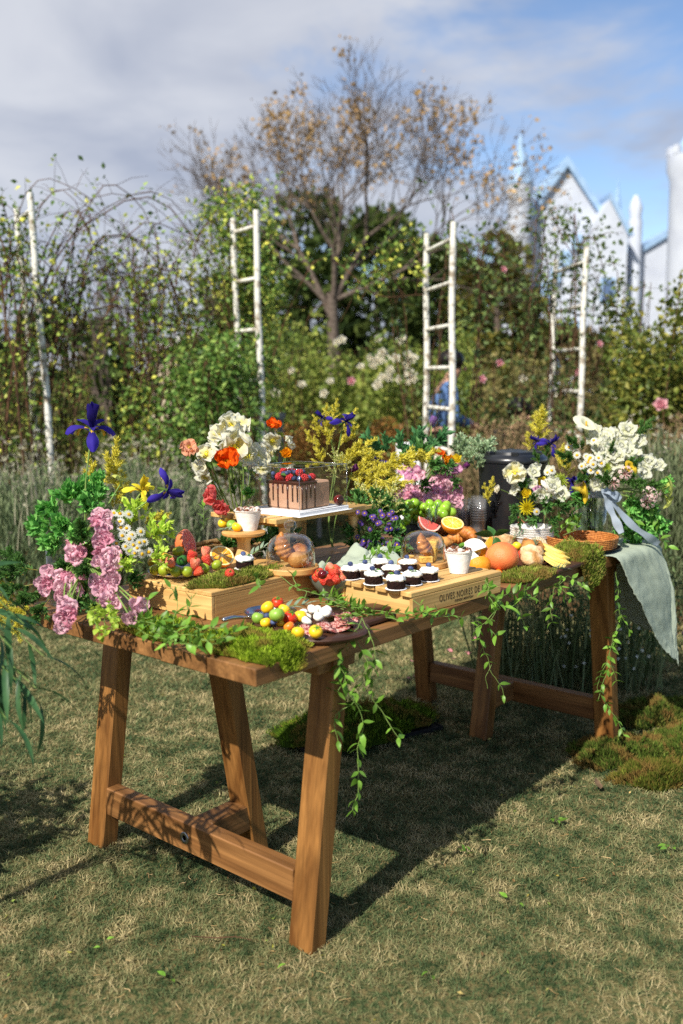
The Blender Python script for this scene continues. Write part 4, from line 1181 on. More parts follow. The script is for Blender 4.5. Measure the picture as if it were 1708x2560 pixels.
# ---- mini chocolate cakes
def mini_parts(seed):
    rr = random.Random(seed)
    g = G(); g.add(*lathe([(0.0, 0.0), (0.0275, 0.0), (0.0275, 0.0012), (0.0, 0.0012)], 22)); disc = g.mesh('paper_disc', m_white)
    g = G(); g.add(*lathe([(0.0, 0.0013), (0.0225, 0.0013), (0.0235, 0.004), (0.0235, 0.020), (0.0222, 0.0225), (0.0, 0.0225)], 24, lambda a, z: 1 + 0.03 * sin(a * 7 + z * 400 + seed))); cake = g.mesh('cake', m_choc)
    g = G()
    vs, fs = lathe([(0.0, 0.0215), (0.021, 0.0215), (0.0245, 0.0245), (0.025, 0.028), (0.0215, 0.0325), (0.013, 0.0355), (0.0, 0.0365)], 26)
    vs = [tuple(Vector(p) * 1 + Vector((p[0], p[1], 0)) * 0.30 * mnoise.noise(Vector(p) * 120 + Vector((seed * 3, 0, 0))) + Vector((0, 0, 0.0055 * mnoise.noise(Vector(p) * 110 + Vector((0, seed * 5, 0)))))) for p in vs]
    g.add(vs, fs); cream = g.mesh('cream', m_cream)
    return disc, cake, cream
MINI = [mini_parts(k) for k in range(3)]
def mini_cake(label, p, k, mint=True, group='mini chocolate cakes with cream and a blueberry'):
    t = thing('mini_cake', label, 'cake', p, RNG.uniform(0, 6), group); t.scale = (1.06, 1.06, 1.03)
    for n, m in zip(('paper_disc', 'cake', 'cream'), MINI[k % 3]): ob(n, m, t)
    a = RNG.uniform(0, 6)
    ob('blueberry', me_blue, t, (0.004 * cos(a), 0.004 * sin(a), 0.0415), (RNG.uniform(-0.5, 0.5), RNG.uniform(-0.5, 0.5), 0))
    if mint:
        for j in range(2): ob('mint_leaf', me_mint, t, (0.006 * cos(a + 2), 0.006 * sin(a + 2), 0.037), (RNG.uniform(-0.4, 0.4), -0.2, a + 2 + j * 0.9 - 0.4))
for k, (p, lab, mint) in enumerate((
    ((0.023, 2.617, 0.824), 'mini chocolate cake at the left end of the crate beside the strawberry bowl', False),
    ((0.065, 2.633, 0.824), 'mini chocolate cake second from the left in the back row on the crate', False),
    ((0.113, 2.726, 0.824), 'mini chocolate cake farthest back on the crate near the cloche', False),
    ((0.087, 2.542, 0.824), 'mini chocolate cake with a large mint sprig in the front left of the crate', True),
    ((0.140, 2.625, 0.824), 'mini chocolate cake in the very middle of the group on the crate', False),
    ((0.144, 2.476, 0.824), 'mini chocolate cake nearest the front edge of the crate', True),
    ((0.193, 2.714, 0.824), 'mini chocolate cake directly in front of the second cloche', False),
    ((0.191, 2.534, 0.824), 'mini chocolate cake second from the right in the front row', True),
    ((0.242, 2.584, 0.824), 'mini chocolate cake at the right end of the group by the cloche board', False))):
    mini_cake(lab, p, k, mint)
mini_cake('single mini chocolate cake sitting on the moss of the pine box', (-0.274, 2.628, 0.853), 1, True)

# ---- glass cloches on round boards
def cloche(label, blabel, p, R, H, seed):
    o = thing('round_board', blabel, 'board', p, YAW + seed, 'round boards under the cloches')
    g = G(); Rb = R * 1.16
    g.add(*lathe([(0, 0), (Rb * 0.96, 0), (Rb, 0.004), (Rb, 0.016), (Rb * 0.975, 0.0185), (Rb * 0.92, 0.018), (Rb * 0.9, 0.0145), (0, 0.0145)], 40))
    ob('turned_disc', g.mesh('turned_disc', m_beech, True, 0.6), o)
    t = thing('glass_cloche', label, 'cloche', Vector(p) + Vector((0, 0, 0.0148)), 0, 'glass cloches')
    g = G(); pr = [(R, 0), (R, 0.25 * H), (R * 0.985, 0.5 * H), (R * 0.93, 0.68 * H), (R * 0.8, 0.83 * H), (R * 0.6, 0.93 * H), (R * 0.3, 0.985 * H), (R * 0.16, H)]
    vs, fs = lathe(pr, 40); g.add(vs, fs[:-2]); 
    vs, fs = lathe([(r * 0.965, z * 0.985) for r, z in pr], 40); g.add(vs, [f[::-1] for f in fs[:-2]])
    vs, fs = lathe([(R * 0.965, 0.0), (R, 0.0)], 40); g.add(vs, fs[:-2])
    ob('dome', g.mesh('dome', m_glass), t)
    g = G(); k = R * 0.27
    g.add(*lathe([(R * 0.16, H * 0.985), (k * 0.62, H + k * 0.15), (k * 0.55, H + k * 0.4), (k * 0.9, H + k * 0.8), (k, H + k * 1.3), (k * 0.8, H + k * 1.75), (k * 0.4, H + k * 1.95), (0, H + k * 2)], 24))
    ob('knob', g.mesh('knob', m_glass), t)
c1 = Vector((-0.146, 2.663, 0.852)); c1.z = ZB + 0.0005
cloche('glass cloche over a croissant and bread rolls on the pine box', 'round beech board under the first cloche on the pine box', c1, 0.070, 0.097, 0.3)
c2 = Vector((0.244, 2.801, 0.840)); c2.z = ZC + 0.0005
cloche('glass cloche over a croissant and yellow sponge pieces on the crate', 'round beech board under the cloche on the slatted crate', c2, 0.067, 0.093, 1.1)
def croissant_mesh(seed, L=0.1, R=0.024, bend=0.5):
    g = G(); n = 34; m = 14; vs = []; fs = []; rr = random.Random(seed)
    for i in range(n + 1):
        t = i / n * 2 - 1
        a = t * bend; x = sin(a) / bend * L / 2 if bend else t * L / 2; y = (1 - cos(a)) / bend * L * 0.5
        seg = (t * 3.6 + 50) % 1.0
        r = R * max(0.04, (1 - abs(t) ** 1.7)) ** 0.75 * (0.86 + 0.22 * (1 - abs(seg - 0.5) * 2) ** 0.7)
        for k in range(m):
            b = 2 * pi * k / m
            rr_ = r * (1 + 0.06 * mnoise.noise(Vector((t * 5, cos(b) * 2, sin(b) * 2 + seed))))
            nx, ny = sin(a) , cos(a)
            vs.append((x - ny * 0 + cos(b) * rr_ * -nx, y + cos(b) * rr_ * ny, R * 0.9 + sin(b) * rr_ * 0.88))
    for i in range(n):
        for k in range(m): fs.append((i * m + k, i * m + (k + 1) % m, (i + 1) * m + (k + 1) % m, (i + 1) * m + k))
    fs.append(tuple(range(m))[::-1]); fs.append(tuple(n * m + k for k in range(m)))
    g.add(vs, [f[::-1] for f in fs]); return g.mesh('croissant', m_croi)
ME_CRO = [croissant_mesh(k, 0.1, 0.024, 0.55 + 0.3 * k) for k in range(2)]
def croissant(label, p, rot, s=1.0, k=0, group='croissants'):
    o = ob('croissant', ME_CRO[k], None, p, rot, s); return tag(o, label, 'croissant', group)
croissant('croissant standing upright under the first cloche', c1 + Vector((-0.030, 0.004, 0.068)), (1.35, 1.25, 0.25), 0.98, 0)
croissant('croissant propped up under the second cloche', c2 + Vector((-0.012, -0.012, 0.058)), (1.2, 1.0, 0.45), 0.9, 1)
def lump(name, label, cat, p, rx, ry, rz, m, seed, rot=(0, 0, 0), amp=0.12, fr=40, group=None, nu=18, nv=12):
    g = G(); g.add(*ball(rx, ry, rz, nu, nv, lambda q: 1 + amp * mnoise.noise(q * fr + Vector((seed * 3.1, 0, 0)))))
    o = ob(name, g.mesh(name, m), None, p, rot); return tag(o, label, cat, group)
lump('bread_roll', 'round golden bread roll at the front under the first cloche', 'bread roll', c1 + Vector((0.022, -0.014, 0.038)), 0.031, 0.026, 0.0235, m_bread, 1, (0, 0, 0.4), 0.1, 35, 'bread rolls under the first cloche')
lump('bread_roll', 'darker bread roll at the back under the first cloche', 'bread roll', c1 + Vector((0.024, 0.028, 0.046)), 0.028, 0.024, 0.032, m_croi, 2, (0, 0.3, 0.4), 0.14, 45, 'bread rolls under the first cloche')
def block(name, label, cat, p, dims, m, rot, c=0.003, group=None, seed=0, sub=True):
    g = G(); g.add(*cbox(-dims[0] / 2, dims[0] / 2, -dims[1] / 2, dims[1] / 2, 0, dims[2], c))
    o = ob(name, g.mesh(name, m, False), None, p, rot); return tag(o, label, cat, group)
m_sponge = mat('sponge', lin(244, 204, 108), lin(226, 172, 72), ns=60, rough=0.8, bump=0.5, bs=150)
block('sponge_slice', 'tall yellow sponge slice leaning under the second cloche', 'sponge cake', c2 + Vector((0.026, 0.006, 0.0155)), (0.026, 0.04, 0.062), m_sponge, (0.0, 0.12, -0.3), group='sponge pieces under the cloche')
block('sponge_slice', 'short yellow sponge piece lying in front under the second cloche', 'sponge cake', c2 + Vector((0.006, -0.032, 0.0155)), (0.04, 0.022, 0.02), m_sponge, (0, 0, 0.2), group='sponge pieces under the cloche')
block('sponge_slice', 'small yellow sponge piece lying behind the croissant under the second cloche', 'sponge cake', c2 + Vector((-0.042, -0.008, 0.0155)), (0.03, 0.022, 0.018), m_sponge, (0, 0, 0.9), group='sponge pieces under the cloche')

# ---- paper cups of tiramisu
def tiramisu(label, p, R, H, leaf_=True):
    t = thing('tiramisu_cup', label, 'dessert cup', p, RNG.uniform(0, 6), 'tiramisu cups')
    r0 = R * 0.66
    g = G(); g.add(*lathe([(0, 0), (r0, 0), (r0, 0.001), (R, H), (R * 1.05, H + 0.0005), (R * 1.05, H + 0.0025), (R * 0.97, H + 0.001), (R * 0.92, H * 0.8)], 30)[:2]); g.f = g.f[:-1]
    ob('paper_cup', g.mesh('paper_cup', m_papercup, True, 0.7), t)
    g = G(); vs, fs = lathe([(0, H * 1.06), (R * 0.4, H * 1.06), (R * 0.75, H * 1.03), (R * 0.955, H * 0.97)], 26)
    vs = [(x, y, z + 0.0055 * mnoise.noise(Vector((x * 75, y * 75, 2)))) for x, y, z in vs]
    g.add(vs, fs[:-1]); ob('cocoa_topping', g.mesh('cocoa_topping', m_cocoa), t)
    for k in range(9):
        a = k * 0.7 + 0.3; r = R * (0.72 if k < 7 else 0.25)
        g = G(); g.add(*ball(R * 0.24, None, R * 0.2, 8, 6)); ob('cream_dot', g.mesh('cream_dot', m_cocoa), t, (r * cos(a), r * sin(a), H * 1.05))
    if leaf_:
        for j in range(3): ob('mint_leaf', me_mint, t, (0.003 * j, 0.004, H * 1.12), (0.2, -0.7, j * 2.0), 1.5)
tiramisu('white paper cup of cocoa dusted tiramisu standing on the crate slats', Vector((0.338, 2.694, 0.824)), 0.040, 0.062)

# ---- pedestal with cherry tomatoes
pp = TP(0.615, 0.672, ZB + 0.0005)
t = thing('wooden_pedestal', 'turned wooden cake pedestal with cherry tomatoes and a paper cup', 'cake stand', pp, YAW)
g = G(); g.add(*lathe([(0, 0), (0.035, 0), (0.036, 0.004), (0.028, 0.010), (0.021, 0.03), (0.020, 0.055), (0.026, 0.07), (0.03, 0.0745)], 28)); ob('stem', g.mesh('stem', m_pinez, True, 0.7), t)
g = G(); g.add(*lathe([(0, 0.0747), (0.058, 0.0747), (0.066, 0.079), (0.067, 0.086), (0.064, 0.088), (0.0, 0.0865)], 36)); ob('plate', g.mesh('plate', m_beech, True, 0.7), t)
zp = ZB + 0.087
tiramisu('white paper cup of tiramisu standing on the wooden pedestal', pp + Vector((0.012, 0.028, 0.0872)), 0.042, 0.060, False)
TG = 'cherry tomatoes on the pedestal'
fruit('cherry_tomato', 'red cherry tomato at the right of the pedestal', 'tomato', 'red', (-0.296, 2.900, 0.938), 0.0175, TG, 1)
fruit('cherry_tomato', 'yellow cherry tomato at the front of the pedestal', 'tomato', 'yellow', (-0.321, 2.868, 0.936), 0.0155, TG)
fruit('cherry_tomato', 'yellow cherry tomato at the left of the pedestal', 'tomato', 'yellow', (-0.374, 2.945, 0.936), 0.0155, TG)
fruit('cherry_tomato', 'pale green cherry tomato in the middle of the pedestal', 'tomato', 'green', (-0.342, 2.917, 0.936), 0.0165, TG)
fruit('cherry_tomato', 'yellow cherry tomato peeping out at the back of the pedestal', 'tomato', 'yellow', (-0.362, 3.000, 0.938), 0.014, TG)

# ---- slatted riser with the boxed cake
RX, RY, RL, RW, RH = 0.668, 0.585, 0.48, 0.30, 0.20
def riser():
    t = thing('slatted_riser', 'small pale slatted wooden table raising the boxed chocolate cake', 'stand', TP(RX, RY), YAW)
    n = 6; w = 0.041; gap = (RW - n * w) / (n - 1)
    for k in range(n):
        g = G(); y = k * (w + gap); g.add(*cbox(0.004 * (k % 2), RL, y, y + w, RH - 0.016, RH, 0.002)); ob('slat', g.mesh('slat', m_pine, False), t)
    for x in (0.05, RL - 0.09):
        g = G(); g.add(*cbox(x, x + 0.035, 0.004, RW - 0.004, RH - 0.032, RH - 0.0165, 0.002)); ob('batten', g.mesh('batten', m_piney, False), t)
        for y in (0.012, RW - 0.047):
            g = G(); g.add(*tube([(x + 0.0175, y + 0.0175, 0), (x + 0.0175, y + 0.0175, RH - 0.0325)], [0.0135, 0.0185], 14)); ob('leg', g.mesh('leg', m_pinez, True, 0.8), t)
riser()
ZR = TT + RH
bc = Vector((-0.129, 2.897, 0.976))          # front corner of the cake board
BA, BB = 0.245, 0.225
cb = Vector((bc.x, bc.y, ZR + 0.0005))
def cake_box():
    t = thing('cake_board', 'white card cake board on the slatted riser', 'cake board', cb, YAW + 0.03)
    g = G(); g.add(*cbox(0, BA, 0, BB, 0, 0.014, 0.001)); ob('tray', g.mesh('tray', m_white, False), t)
    g = G(); g.add(*cbox(-0.006, BA + 0.012, -0.006, BB + 0.006, -0.0002, 0.0012, 0.0004)); ob('base_card', g.mesh('base_card', m_white, False), t)
    t = thing('acrylic_cake_box', 'clear acrylic cover over the square chocolate cake', 'box', cb, YAW + 0.03)
    h = 0.150; x0, x1, y0, y1, z0 = 0.004, BA - 0.004, 0.004, BB - 0.004, 0.0145
    P = [((x0, y0), (x1, y0)), ((x1, y0), (x1, y1)), ((x1, y1), (x0, y1)), ((x0, y1), (x0, y0))]
    for k, ((ax, ay), (bx_, by)) in enumerate(P):
        g = G(); g.add([(ax, ay, z0), (bx_, by, z0), (bx_, by, h), (ax, ay, h)], [(0, 1, 2, 3)]); ob('pane', g.mesh('pane', m_acryl, False), t)
        g = G(); g.add(*tube([(ax, ay, z0), (ax, ay, h)], 0.0009, 5)); ob('fold', g.mesh('fold', m_fold), t)
        g = G(); g.add(*tube([(ax, ay, h), (bx_, by, h)], 0.0009, 5)); ob('fold', g.mesh('fold', m_fold), t)
    # the lid bows a little
    n = 8; vs = []; fs = []
    for i in range(n + 1):
        for j in range(n + 1):
            u, v = i / n, j / n; vs.append((x0 + (x1 - x0) * u, y0 + (y1 - y0) * v, h + 0.0045 * sin(pi * u) * sin(pi * v)))
    for i in range(n):
        for j in range(n): a = i * (n + 1) + j; fs.append((a, a + n + 1, a + n + 2, a + 1))
    g = G(); g.add(vs, fs); ob('lid', g.mesh('lid', m_acryl), t)
cake_box()
def big_cake():
    t = thing('chocolate_cake', 'square mocha cake with dark chocolate drips and a heap of berries', 'cake', cb + EX * 0.044 + EY * 0.038 + Vector((0, 0, 0.0145)), YAW + 0.03)
    A, B, H = 0.150, 0.145, 0.086
    g = G(); g.add(*cbox(0, A, 0, B, 0, H, 0.006)); ob('sponge', g.mesh('sponge', m_mocha, True, 0.6), t)
    g = G(); g.add(*cbox(-0.0022, A * 0.56, -0.0022, B + 0.0022, H - 0.010, H + 0.003, 0.004)); gl = ob('glaze', g.mesh('glaze', m_glaze, True, 0.6), t)
    rr = random.Random(3)
    def drip(x, y, d, L):
        g = G(); r = rr.uniform(0.0024, 0.0034); nx, ny = d
        pts = [(x, y, H - 0.006), (x + nx * 0.001, y + ny * 0.001, H - L * 0.5), (x, y, H - L)]
        g.add(*tube(pts, [r * 1.5, r * 0.8, r * 1.0], 8)); ob('drip', g.mesh('drip', m_glaze), t)
    for k in range(7):
        drip(-0.0006, B * (k + 0.5) / 7, (-1, 0), rr.choice((0.035, 0.06, 0.08, 0.083)))
    for k in range(4):
        drip(A * 0.56 * (k + 0.4) / 4, -0.0006, (0, -1), rr.choice((0.05, 0.075, 0.083)))
    lay = [(x, y) for x in (0.018, 0.040, 0.062, 0.083) for y in (0.016, 0.038, 0.06, 0.083, 0.106, 0.127)]
    rr.shuffle(lay)
    for k, (x, y) in enumerate(lay):
        z = H + 0.0115 + (0.017 if 0.03 < x < 0.075 and 0.03 < y < 0.11 else 0)
        kind = k % 5
        p = (x + rr.uniform(-0.003, 0.003), y + rr.uniform(-0.003, 0.003), z)
        r = (rr.uniform(-1.2, 1.2), rr.uniform(-1.2, 1.2), rr.uniform(0, 6))
        if kind in (0, 3): ob('blueberry', me_blue, t, p, r, 1.15)
        elif kind == 1: ob('raspberry', me_rasp, t, p, r, 1.25)
        elif kind == 2: ob('cherry', me_cherry, t, p, r, 1.05)
        else: ob('raspberry', me_rasp, t, p, r, 1.15)
    for k in range(10):
        x, y = rr.uniform(0.01, 0.085), rr.uniform(0.01, 0.13)
        ob('blueberry', me_blue, t, (x, y, H + 0.02 + rr.uniform(0, 0.01)), (rr.uniform(-1, 1), 0, 0), 1.1)
    for k in range(5):
        ob('mint_leaf', me_mint, t, (rr.uniform(0.0, 0.08), rr.uniform(0.0, 0.13), H + 0.02), (rr.uniform(-0.4, 0.4), rr.uniform(-0.6, 0.2), rr.uniform(0, 6)), 1.6)
big_cake()
lump('purple_plum', 'dark plum beside the cake inside the acrylic cover', 'plum', cb + EX * 0.222 + EY * 0.03 + Vector((0, 0, 0.0315)), 0.018, 0.017, 0.017, m_cherry, 4, amp=0.02)

# ---- strawberry bowl
bp_ = TP(0.628, 0.322)
t = thing('grey_green_bowl', 'grey green ceramic bowl full of strawberries with a cherry on top', 'bowl', bp_)
g = G(); g.add(*lathe([(0, 0), (0.026, 0), (0.027, 0.004), (0.048, 0.028), (0.066, 0.052), (0.0705, 0.062), (0.0685, 0.0625), (0.063, 0.053), (0.045, 0.03), (0.02, 0.010), (0, 0.009)], 40)); ob('shell', g.mesh('shell', m_bowl, True, 0.9), t)
BOWLP = ((-0.085, 2.590, 0.822), (-0.064, 2.575, 0.822), (-0.042, 2.570, 0.820), (-0.020, 2.562, 0.820), (0.008, 2.586, 0.822), (-0.020, 2.575, 0.836), (-0.035, 2.649, 0.842), (-0.011, 2.638, 0.838), (0.007, 2.604, 0.830), (-0.073, 2.580, 0.834))
SB = 'strawberries in the grey green bowl'
for k, (x, y, z, c, lab) in enumerate(((860, 680, 0.822, 'red', 'strawberry at the left side of the bowl'), (930, 690, 0.822, 'red', 'strawberry lying front left in the bowl'), (1010, 700, 0.820, 'red', 'strawberry at the very front of the bowl'),
        (1085, 705, 0.820, 'red', 'small strawberry front right of the middle of the bowl'), (1185, 680, 0.822, 'pink', 'pale strawberry at the right side of the bowl'), (1085, 640, 0.836, 'red', 'orange strawberry in the middle of the bowl'),
        (1035, 570, 0.842, 'pink', 'pale strawberry on top behind the cherry'), (1120, 590, 0.838, 'red', 'strawberry with a large green calyx at the back of the bowl'), (1180, 640, 0.830, 'pink', 'pale strawberry at the back right of the bowl'), (900, 645, 0.834, 'red', 'strawberry under the cherry at the left of the bowl'))):
    P = BOWLP[k]
    P = bp_ + (Vector(P) - bp_) * 0.72; P.z = z + 0.006
    strawberry(lab, P, c, SB, (RNG.uniform(-1, 1), RNG.uniform(-0.4, 0.8), RNG.uniform(0.2, 0.9)), RNG.uniform(0.95, 1.12))
ch = ob('cherry', me_cherry, None, (-0.053, 2.546, 0.850), (0.1, 0.1, 0), 1.15); tag(ch, 'shiny dark red cherry with its stalk on top of the strawberries', 'cherry')
g = G(); g.add(*tube([(0, 0, 0.0105), (0.004, 0, 0.025), (0.014, 0.004, 0.044)], [0.0008, 0.0007, 0.001], 5)); ob('stalk', g.mesh('stalk', m_stem), ch)

# ---- steel pan with tomatoes
pc = TP(0.318, 0.268)
t = thing('steel_pan', 'small steel pan of cherry tomatoes with its handle towards the table end', 'pan', pc)
R = 0.066
g = G(); g.add(*lathe([(0, 0), (R * 0.88, 0), (R * 0.95, 0.004), (R, 0.026), (R * 1.035, 0.028), (R * 1.03, 0.0292), (R * 0.985, 0.0275), (R * 0.93, 0.005), (0, 0.0025)], 44)); ob('body', g.mesh('body', m_steel, True, 0.9), t)
hd = (Vector((-0.276, 2.279, 0.800)) - pc); hd.z = 0; hd.normalize()
pts = [hd * (R * 0.99) + Vector((0, 0, 0.021)), hd * (R + 0.02) + Vector((0, 0, 0.027)), hd * (R + 0.06) + Vector((0, 0, 0.036)), hd * (R + 0.085) + Vector((0, 0, 0.036)), hd * (R + 0.095) + Vector((0, 0, 0.034))]
g = G(); vs, fs = tube(spline(pts, 14), [0.0035, 0.004, 0.0045, 0.005, 0.0055, 0.006, 0.0064, 0.0068, 0.007, 0.0072, 0.0074, 0.0074, 0.0070, 0.0060, 0.003], 10)
g.add([(x, y, 0.029 + (z - 0.029) * 0.8) for x, y, z in vs], fs); ob('handle', g.mesh('handle', m_steel), t)
g = G(); g.add(*ball(0.004, None, 0.002, 8, 5)); ob('rivet', g.mesh('rivet', m_steel), t, hd * (R + 0.008) + Vector((0, 0, 0.0285)))
PG_ = 'cherry tomatoes in the steel pan'
for (p, k, r_, lab) in (
    ((-0.208, 2.289, 0.792), 'green', 0.0165, 'pale green cherry tomato at the left of the pan'), ((-0.187, 2.258, 0.788), 'yellow', 0.014, 'yellow cherry tomato at the front left of the pan'),
    ((-0.189, 2.344, 0.806), 'yellow', 0.0175, 'large yellow cherry tomato at the back left of the pan'), ((-0.159, 2.250, 0.810), 'green', 0.0205, 'largest green tomato in the middle of the pan'),
    ((-0.168, 2.409, 0.803), 'red', 0.0165, 'orange red cherry tomato at the back of the pan'), ((-0.146, 2.329, 0.804), 'yellow', 0.0155, 'yellow cherry tomato at the back right of the pan'),
    ((-0.129, 2.278, 0.794), 'red', 0.0185, 'red cherry tomato at the right of the pan'), ((-0.152, 2.268, 0.784), 'yellow', 0.011, 'small yellow tomato at the front of the pan')):
    fruit('cherry_tomato', lab, 'tomato', k, p, r_, PG_, 1 if k == 'red' else 0)
for (p, lab) in (((-0.167, 2.252, 0.791), 'blueberry at the front of the pan'), ((-0.186, 2.281, 0.799), 'blueberry between the two left tomatoes of the pan'), ((-0.113, 2.297, 0.797), 'blueberry at the right rim of the pan')):
    tag(ob('blueberry', me_blue, None, p, None, 1.15), lab, 'blueberry', 'blueberries in the steel pan')

# ---- dark round board with salami and cheese
bd = TP(0.312, 0.085)
t = thing('dark_round_board', 'dark walnut serving board with salami, white cheese and small tomatoes', 'board', bd, YAW)
g = G(); g.add(*lathe([(0, 0.0005), (0.108, 0.0005), (0.116, 0.005), (0.118, 0.012), (0.115, 0.0165), (0.108, 0.018), (0, 0.0172)], 48)); ob('disc', g.mesh('disc', m_walnut, True, 0.8), t)
g = G(); g.add(*cbox(0.104, 0.235, -0.052, -0.014, 0.0015, 0.0165, 0.004)); ob('handle', g.mesh('handle', m_walnut, False), t)
zb = TT + 0.0185
def salami_mesh(seed):
    g = G(); rr = random.Random(seed); n = 20; vs = [(0, 0, 0)]; 
    for ring, r in ((1, 0.011), (2, 0.02)):
        for k in range(n):
            a = 2 * pi * k / n; x, y = r * cos(a), r * sin(a)
            vs.append((x, y, 0.35 * x * x / 0.02 * (1 if seed % 2 else 0.4) + 0.25 * abs(y) * ring * 0.1 * rr.uniform(0.5, 1)))
    fs = [(0, 1 + k, 1 + (k + 1) % n) for k in range(n)] + [(1 + k, 1 + n + k, 1 + n + (k + 1) % n, 1 + (k + 1) % n) for k in range(n)]
    N_ = len(vs); vs2 = vs + [(x, y, z + 0.0014) for x, y, z in vs]
    fs2 = [f[::-1] for f in fs] + [tuple(i + N_ for i in f) for f in fs] + [(1 + n + k, 1 + n + (k + 1) % n, N_ + 1 + n + (k + 1) % n, N_ + 1 + n + k) for k in range(n)]
    g.add(vs2, fs2); return g.mesh('salami_slice', m_salami)
ME_SAL = [salami_mesh(k) for k in range(3)]
rr = random.Random(14)
for k, (a, b, dz) in enumerate(((0.245, 0.055, 0), (0.275, 0.032, 0.002), (0.31, 0.02, 0.001), (0.34, 0.03, 0.003), (0.372, 0.045, 0.002), (0.40, 0.07, 0.003), (0.385, 0.085, 0.006), (0.36, 0.06, 0.007), (0.415, 0.10, 0.002), (0.40, 0.125, 0.003), (0.29, 0.06, 0.005), (0.325, 0.05, 0.006), (0.255, 0.085, 0.003), (0.38, 0.11, 0.008))):
    o = ob('salami_slice', ME_SAL[k % 3], None, TP(a, b, zb + 0.001 + dz), (rr.uniform(-0.35, 0.35), rr.uniform(-0.35, 0.35), rr.uniform(0, 6)), rr.uniform(0.9, 1.1))
    tag(o, 'thin speckled salami slice overlapping others on the dark round board', 'salami', 'salami slices on the dark board')
for k, (a, b, dz, s) in enumerate(((0.366, 0.197, 0, 1.0), (0.335, 0.16, 0, 1.0), (0.305, 0.13, 0, 1.05), (0.345, 0.145, 0.018, 1.1), (0.375, 0.155, 0.012, 1.0), (0.36, 0.12, 0.014, 1.1), (0.32, 0.105, 0.010, 1.2), (0.40, 0.155, 0.006, 0.9), (0.345, 0.10, 0.016, 1.0), (0.385, 0.13, 0.014, 0.95))):
    g = G(); g.add(*ball(0.014 * s, 0.011 * s, 0.0095 * s, 9, 6, lambda q: 1 + 0.35 * mnoise.noise(q * 60 + Vector((k * 4.1, 0, 0)))))
    o = ob('cheese_chunk', g.mesh('cheese_chunk', m_mozz), None, TP(a, b, zb + 0.008 + dz), (rr.uniform(-0.4, 0.4), rr.uniform(-0.4, 0.4), rr.uniform(0, 6)))
    tag(o, 'torn chunk of soft white cheese in the pile on the dark round board', 'cheese', 'white cheese chunks on the dark board')
YG = 'small yellow tomatoes on the dark board'
fruit('yellow_tomato', 'yellow tomato alone at the front of the dark round board', 'tomato', 'yellow', (-0.062, 2.142, 0.795), 0.0165, YG, 1)
fruit('yellow_tomato', 'orange yellow tomato with a green stalk by the moss', 'tomato', 'yellow', (-0.103, 2.145, 0.793), 0.0165, YG, 1)
fruit('yellow_tomato', 'orange yellow tomato tucked below the pan rim', 'tomato', 'orange', (-0.128, 2.220, 0.787), 0.014, YG)
fruit('yellow_tomato', 'yellow orange tomato between the pan and the cheese', 'tomato', 'yellow', (-0.104, 2.295, 0.795), 0.0165, YG)
def sprig(name, label, p, n, d, L, me, seed, cat='herb', s=1.0, spread=0.9, group=None, stem=True):
    rr = random.Random(seed); t = thing(name, label, cat, p, 0, group)
    d = Vector(d).normalized(); side = d.cross(Vector((0, 0, 1)))
    if side.length < 0.05: side = Vector((1, 0, 0))
    side.normalize()
    if stem:
        g = G(); g.add(*tube([Vector((0, 0, 0)), d * L * 0.5 + Vector((0, 0, 0.004)), d * L], [0.0014, 0.0011, 0.0005], 5)); ob('stem', g.mesh('stem', m_stem), t)
    for k in range(n):
        f = 0.12 + 0.88 * k / max(1, n - 1); sg = 1 if k % 2 else -1
        dd = (d * 0.8 + side * sg * spread * rr.uniform(0.6, 1.1) + Vector((0, 0, rr.uniform(-0.1, 0.5)))).normalized()
        if k == n - 1: dd = d
        q = dd.to_track_quat('X', 'Z')
        ob('leaf', me, t, d * L * f, q, s * rr.uniform(0.8, 1.15))
    return t
sprig('parsley_sprig', 'green parsley sprig lying over the salami', TP(0.36, 0.075, zb + 0.016), 9, (0.3, -0.6, 0.12), 0.06, me_mint, 5, s=1.4)
sprig('sage_sprig', 'grey green sage leaves behind the pan tomatoes', TP(0.36, 0.262, TT + 0.028), 6, (0.75, 0.15, 0.1), 0.06, me_sage, 6)
sprig('sage_sprig', 'grey green sage leaves at the left of the pedestal plate', Vector((-0.385, 2.876, 0.925)), 6, (0.9, 0.1, 0.0), 0.045, me_sage, 7)
sprig('sage_sprig', 'grey green sprig beside the cake on the moss', Vector((-0.274, 2.761, 0.862)), 6, (0.6, 0.3, 0.35), 0.05, me_sage, 8)
sprig('green_sprig', 'bright green leaves poking up beside the pedestal', Vector((-0.452, 3.074, 0.900)), 6, (0.0, 0.1, 1), 0.075, me_leaf, 9, s=1.0)

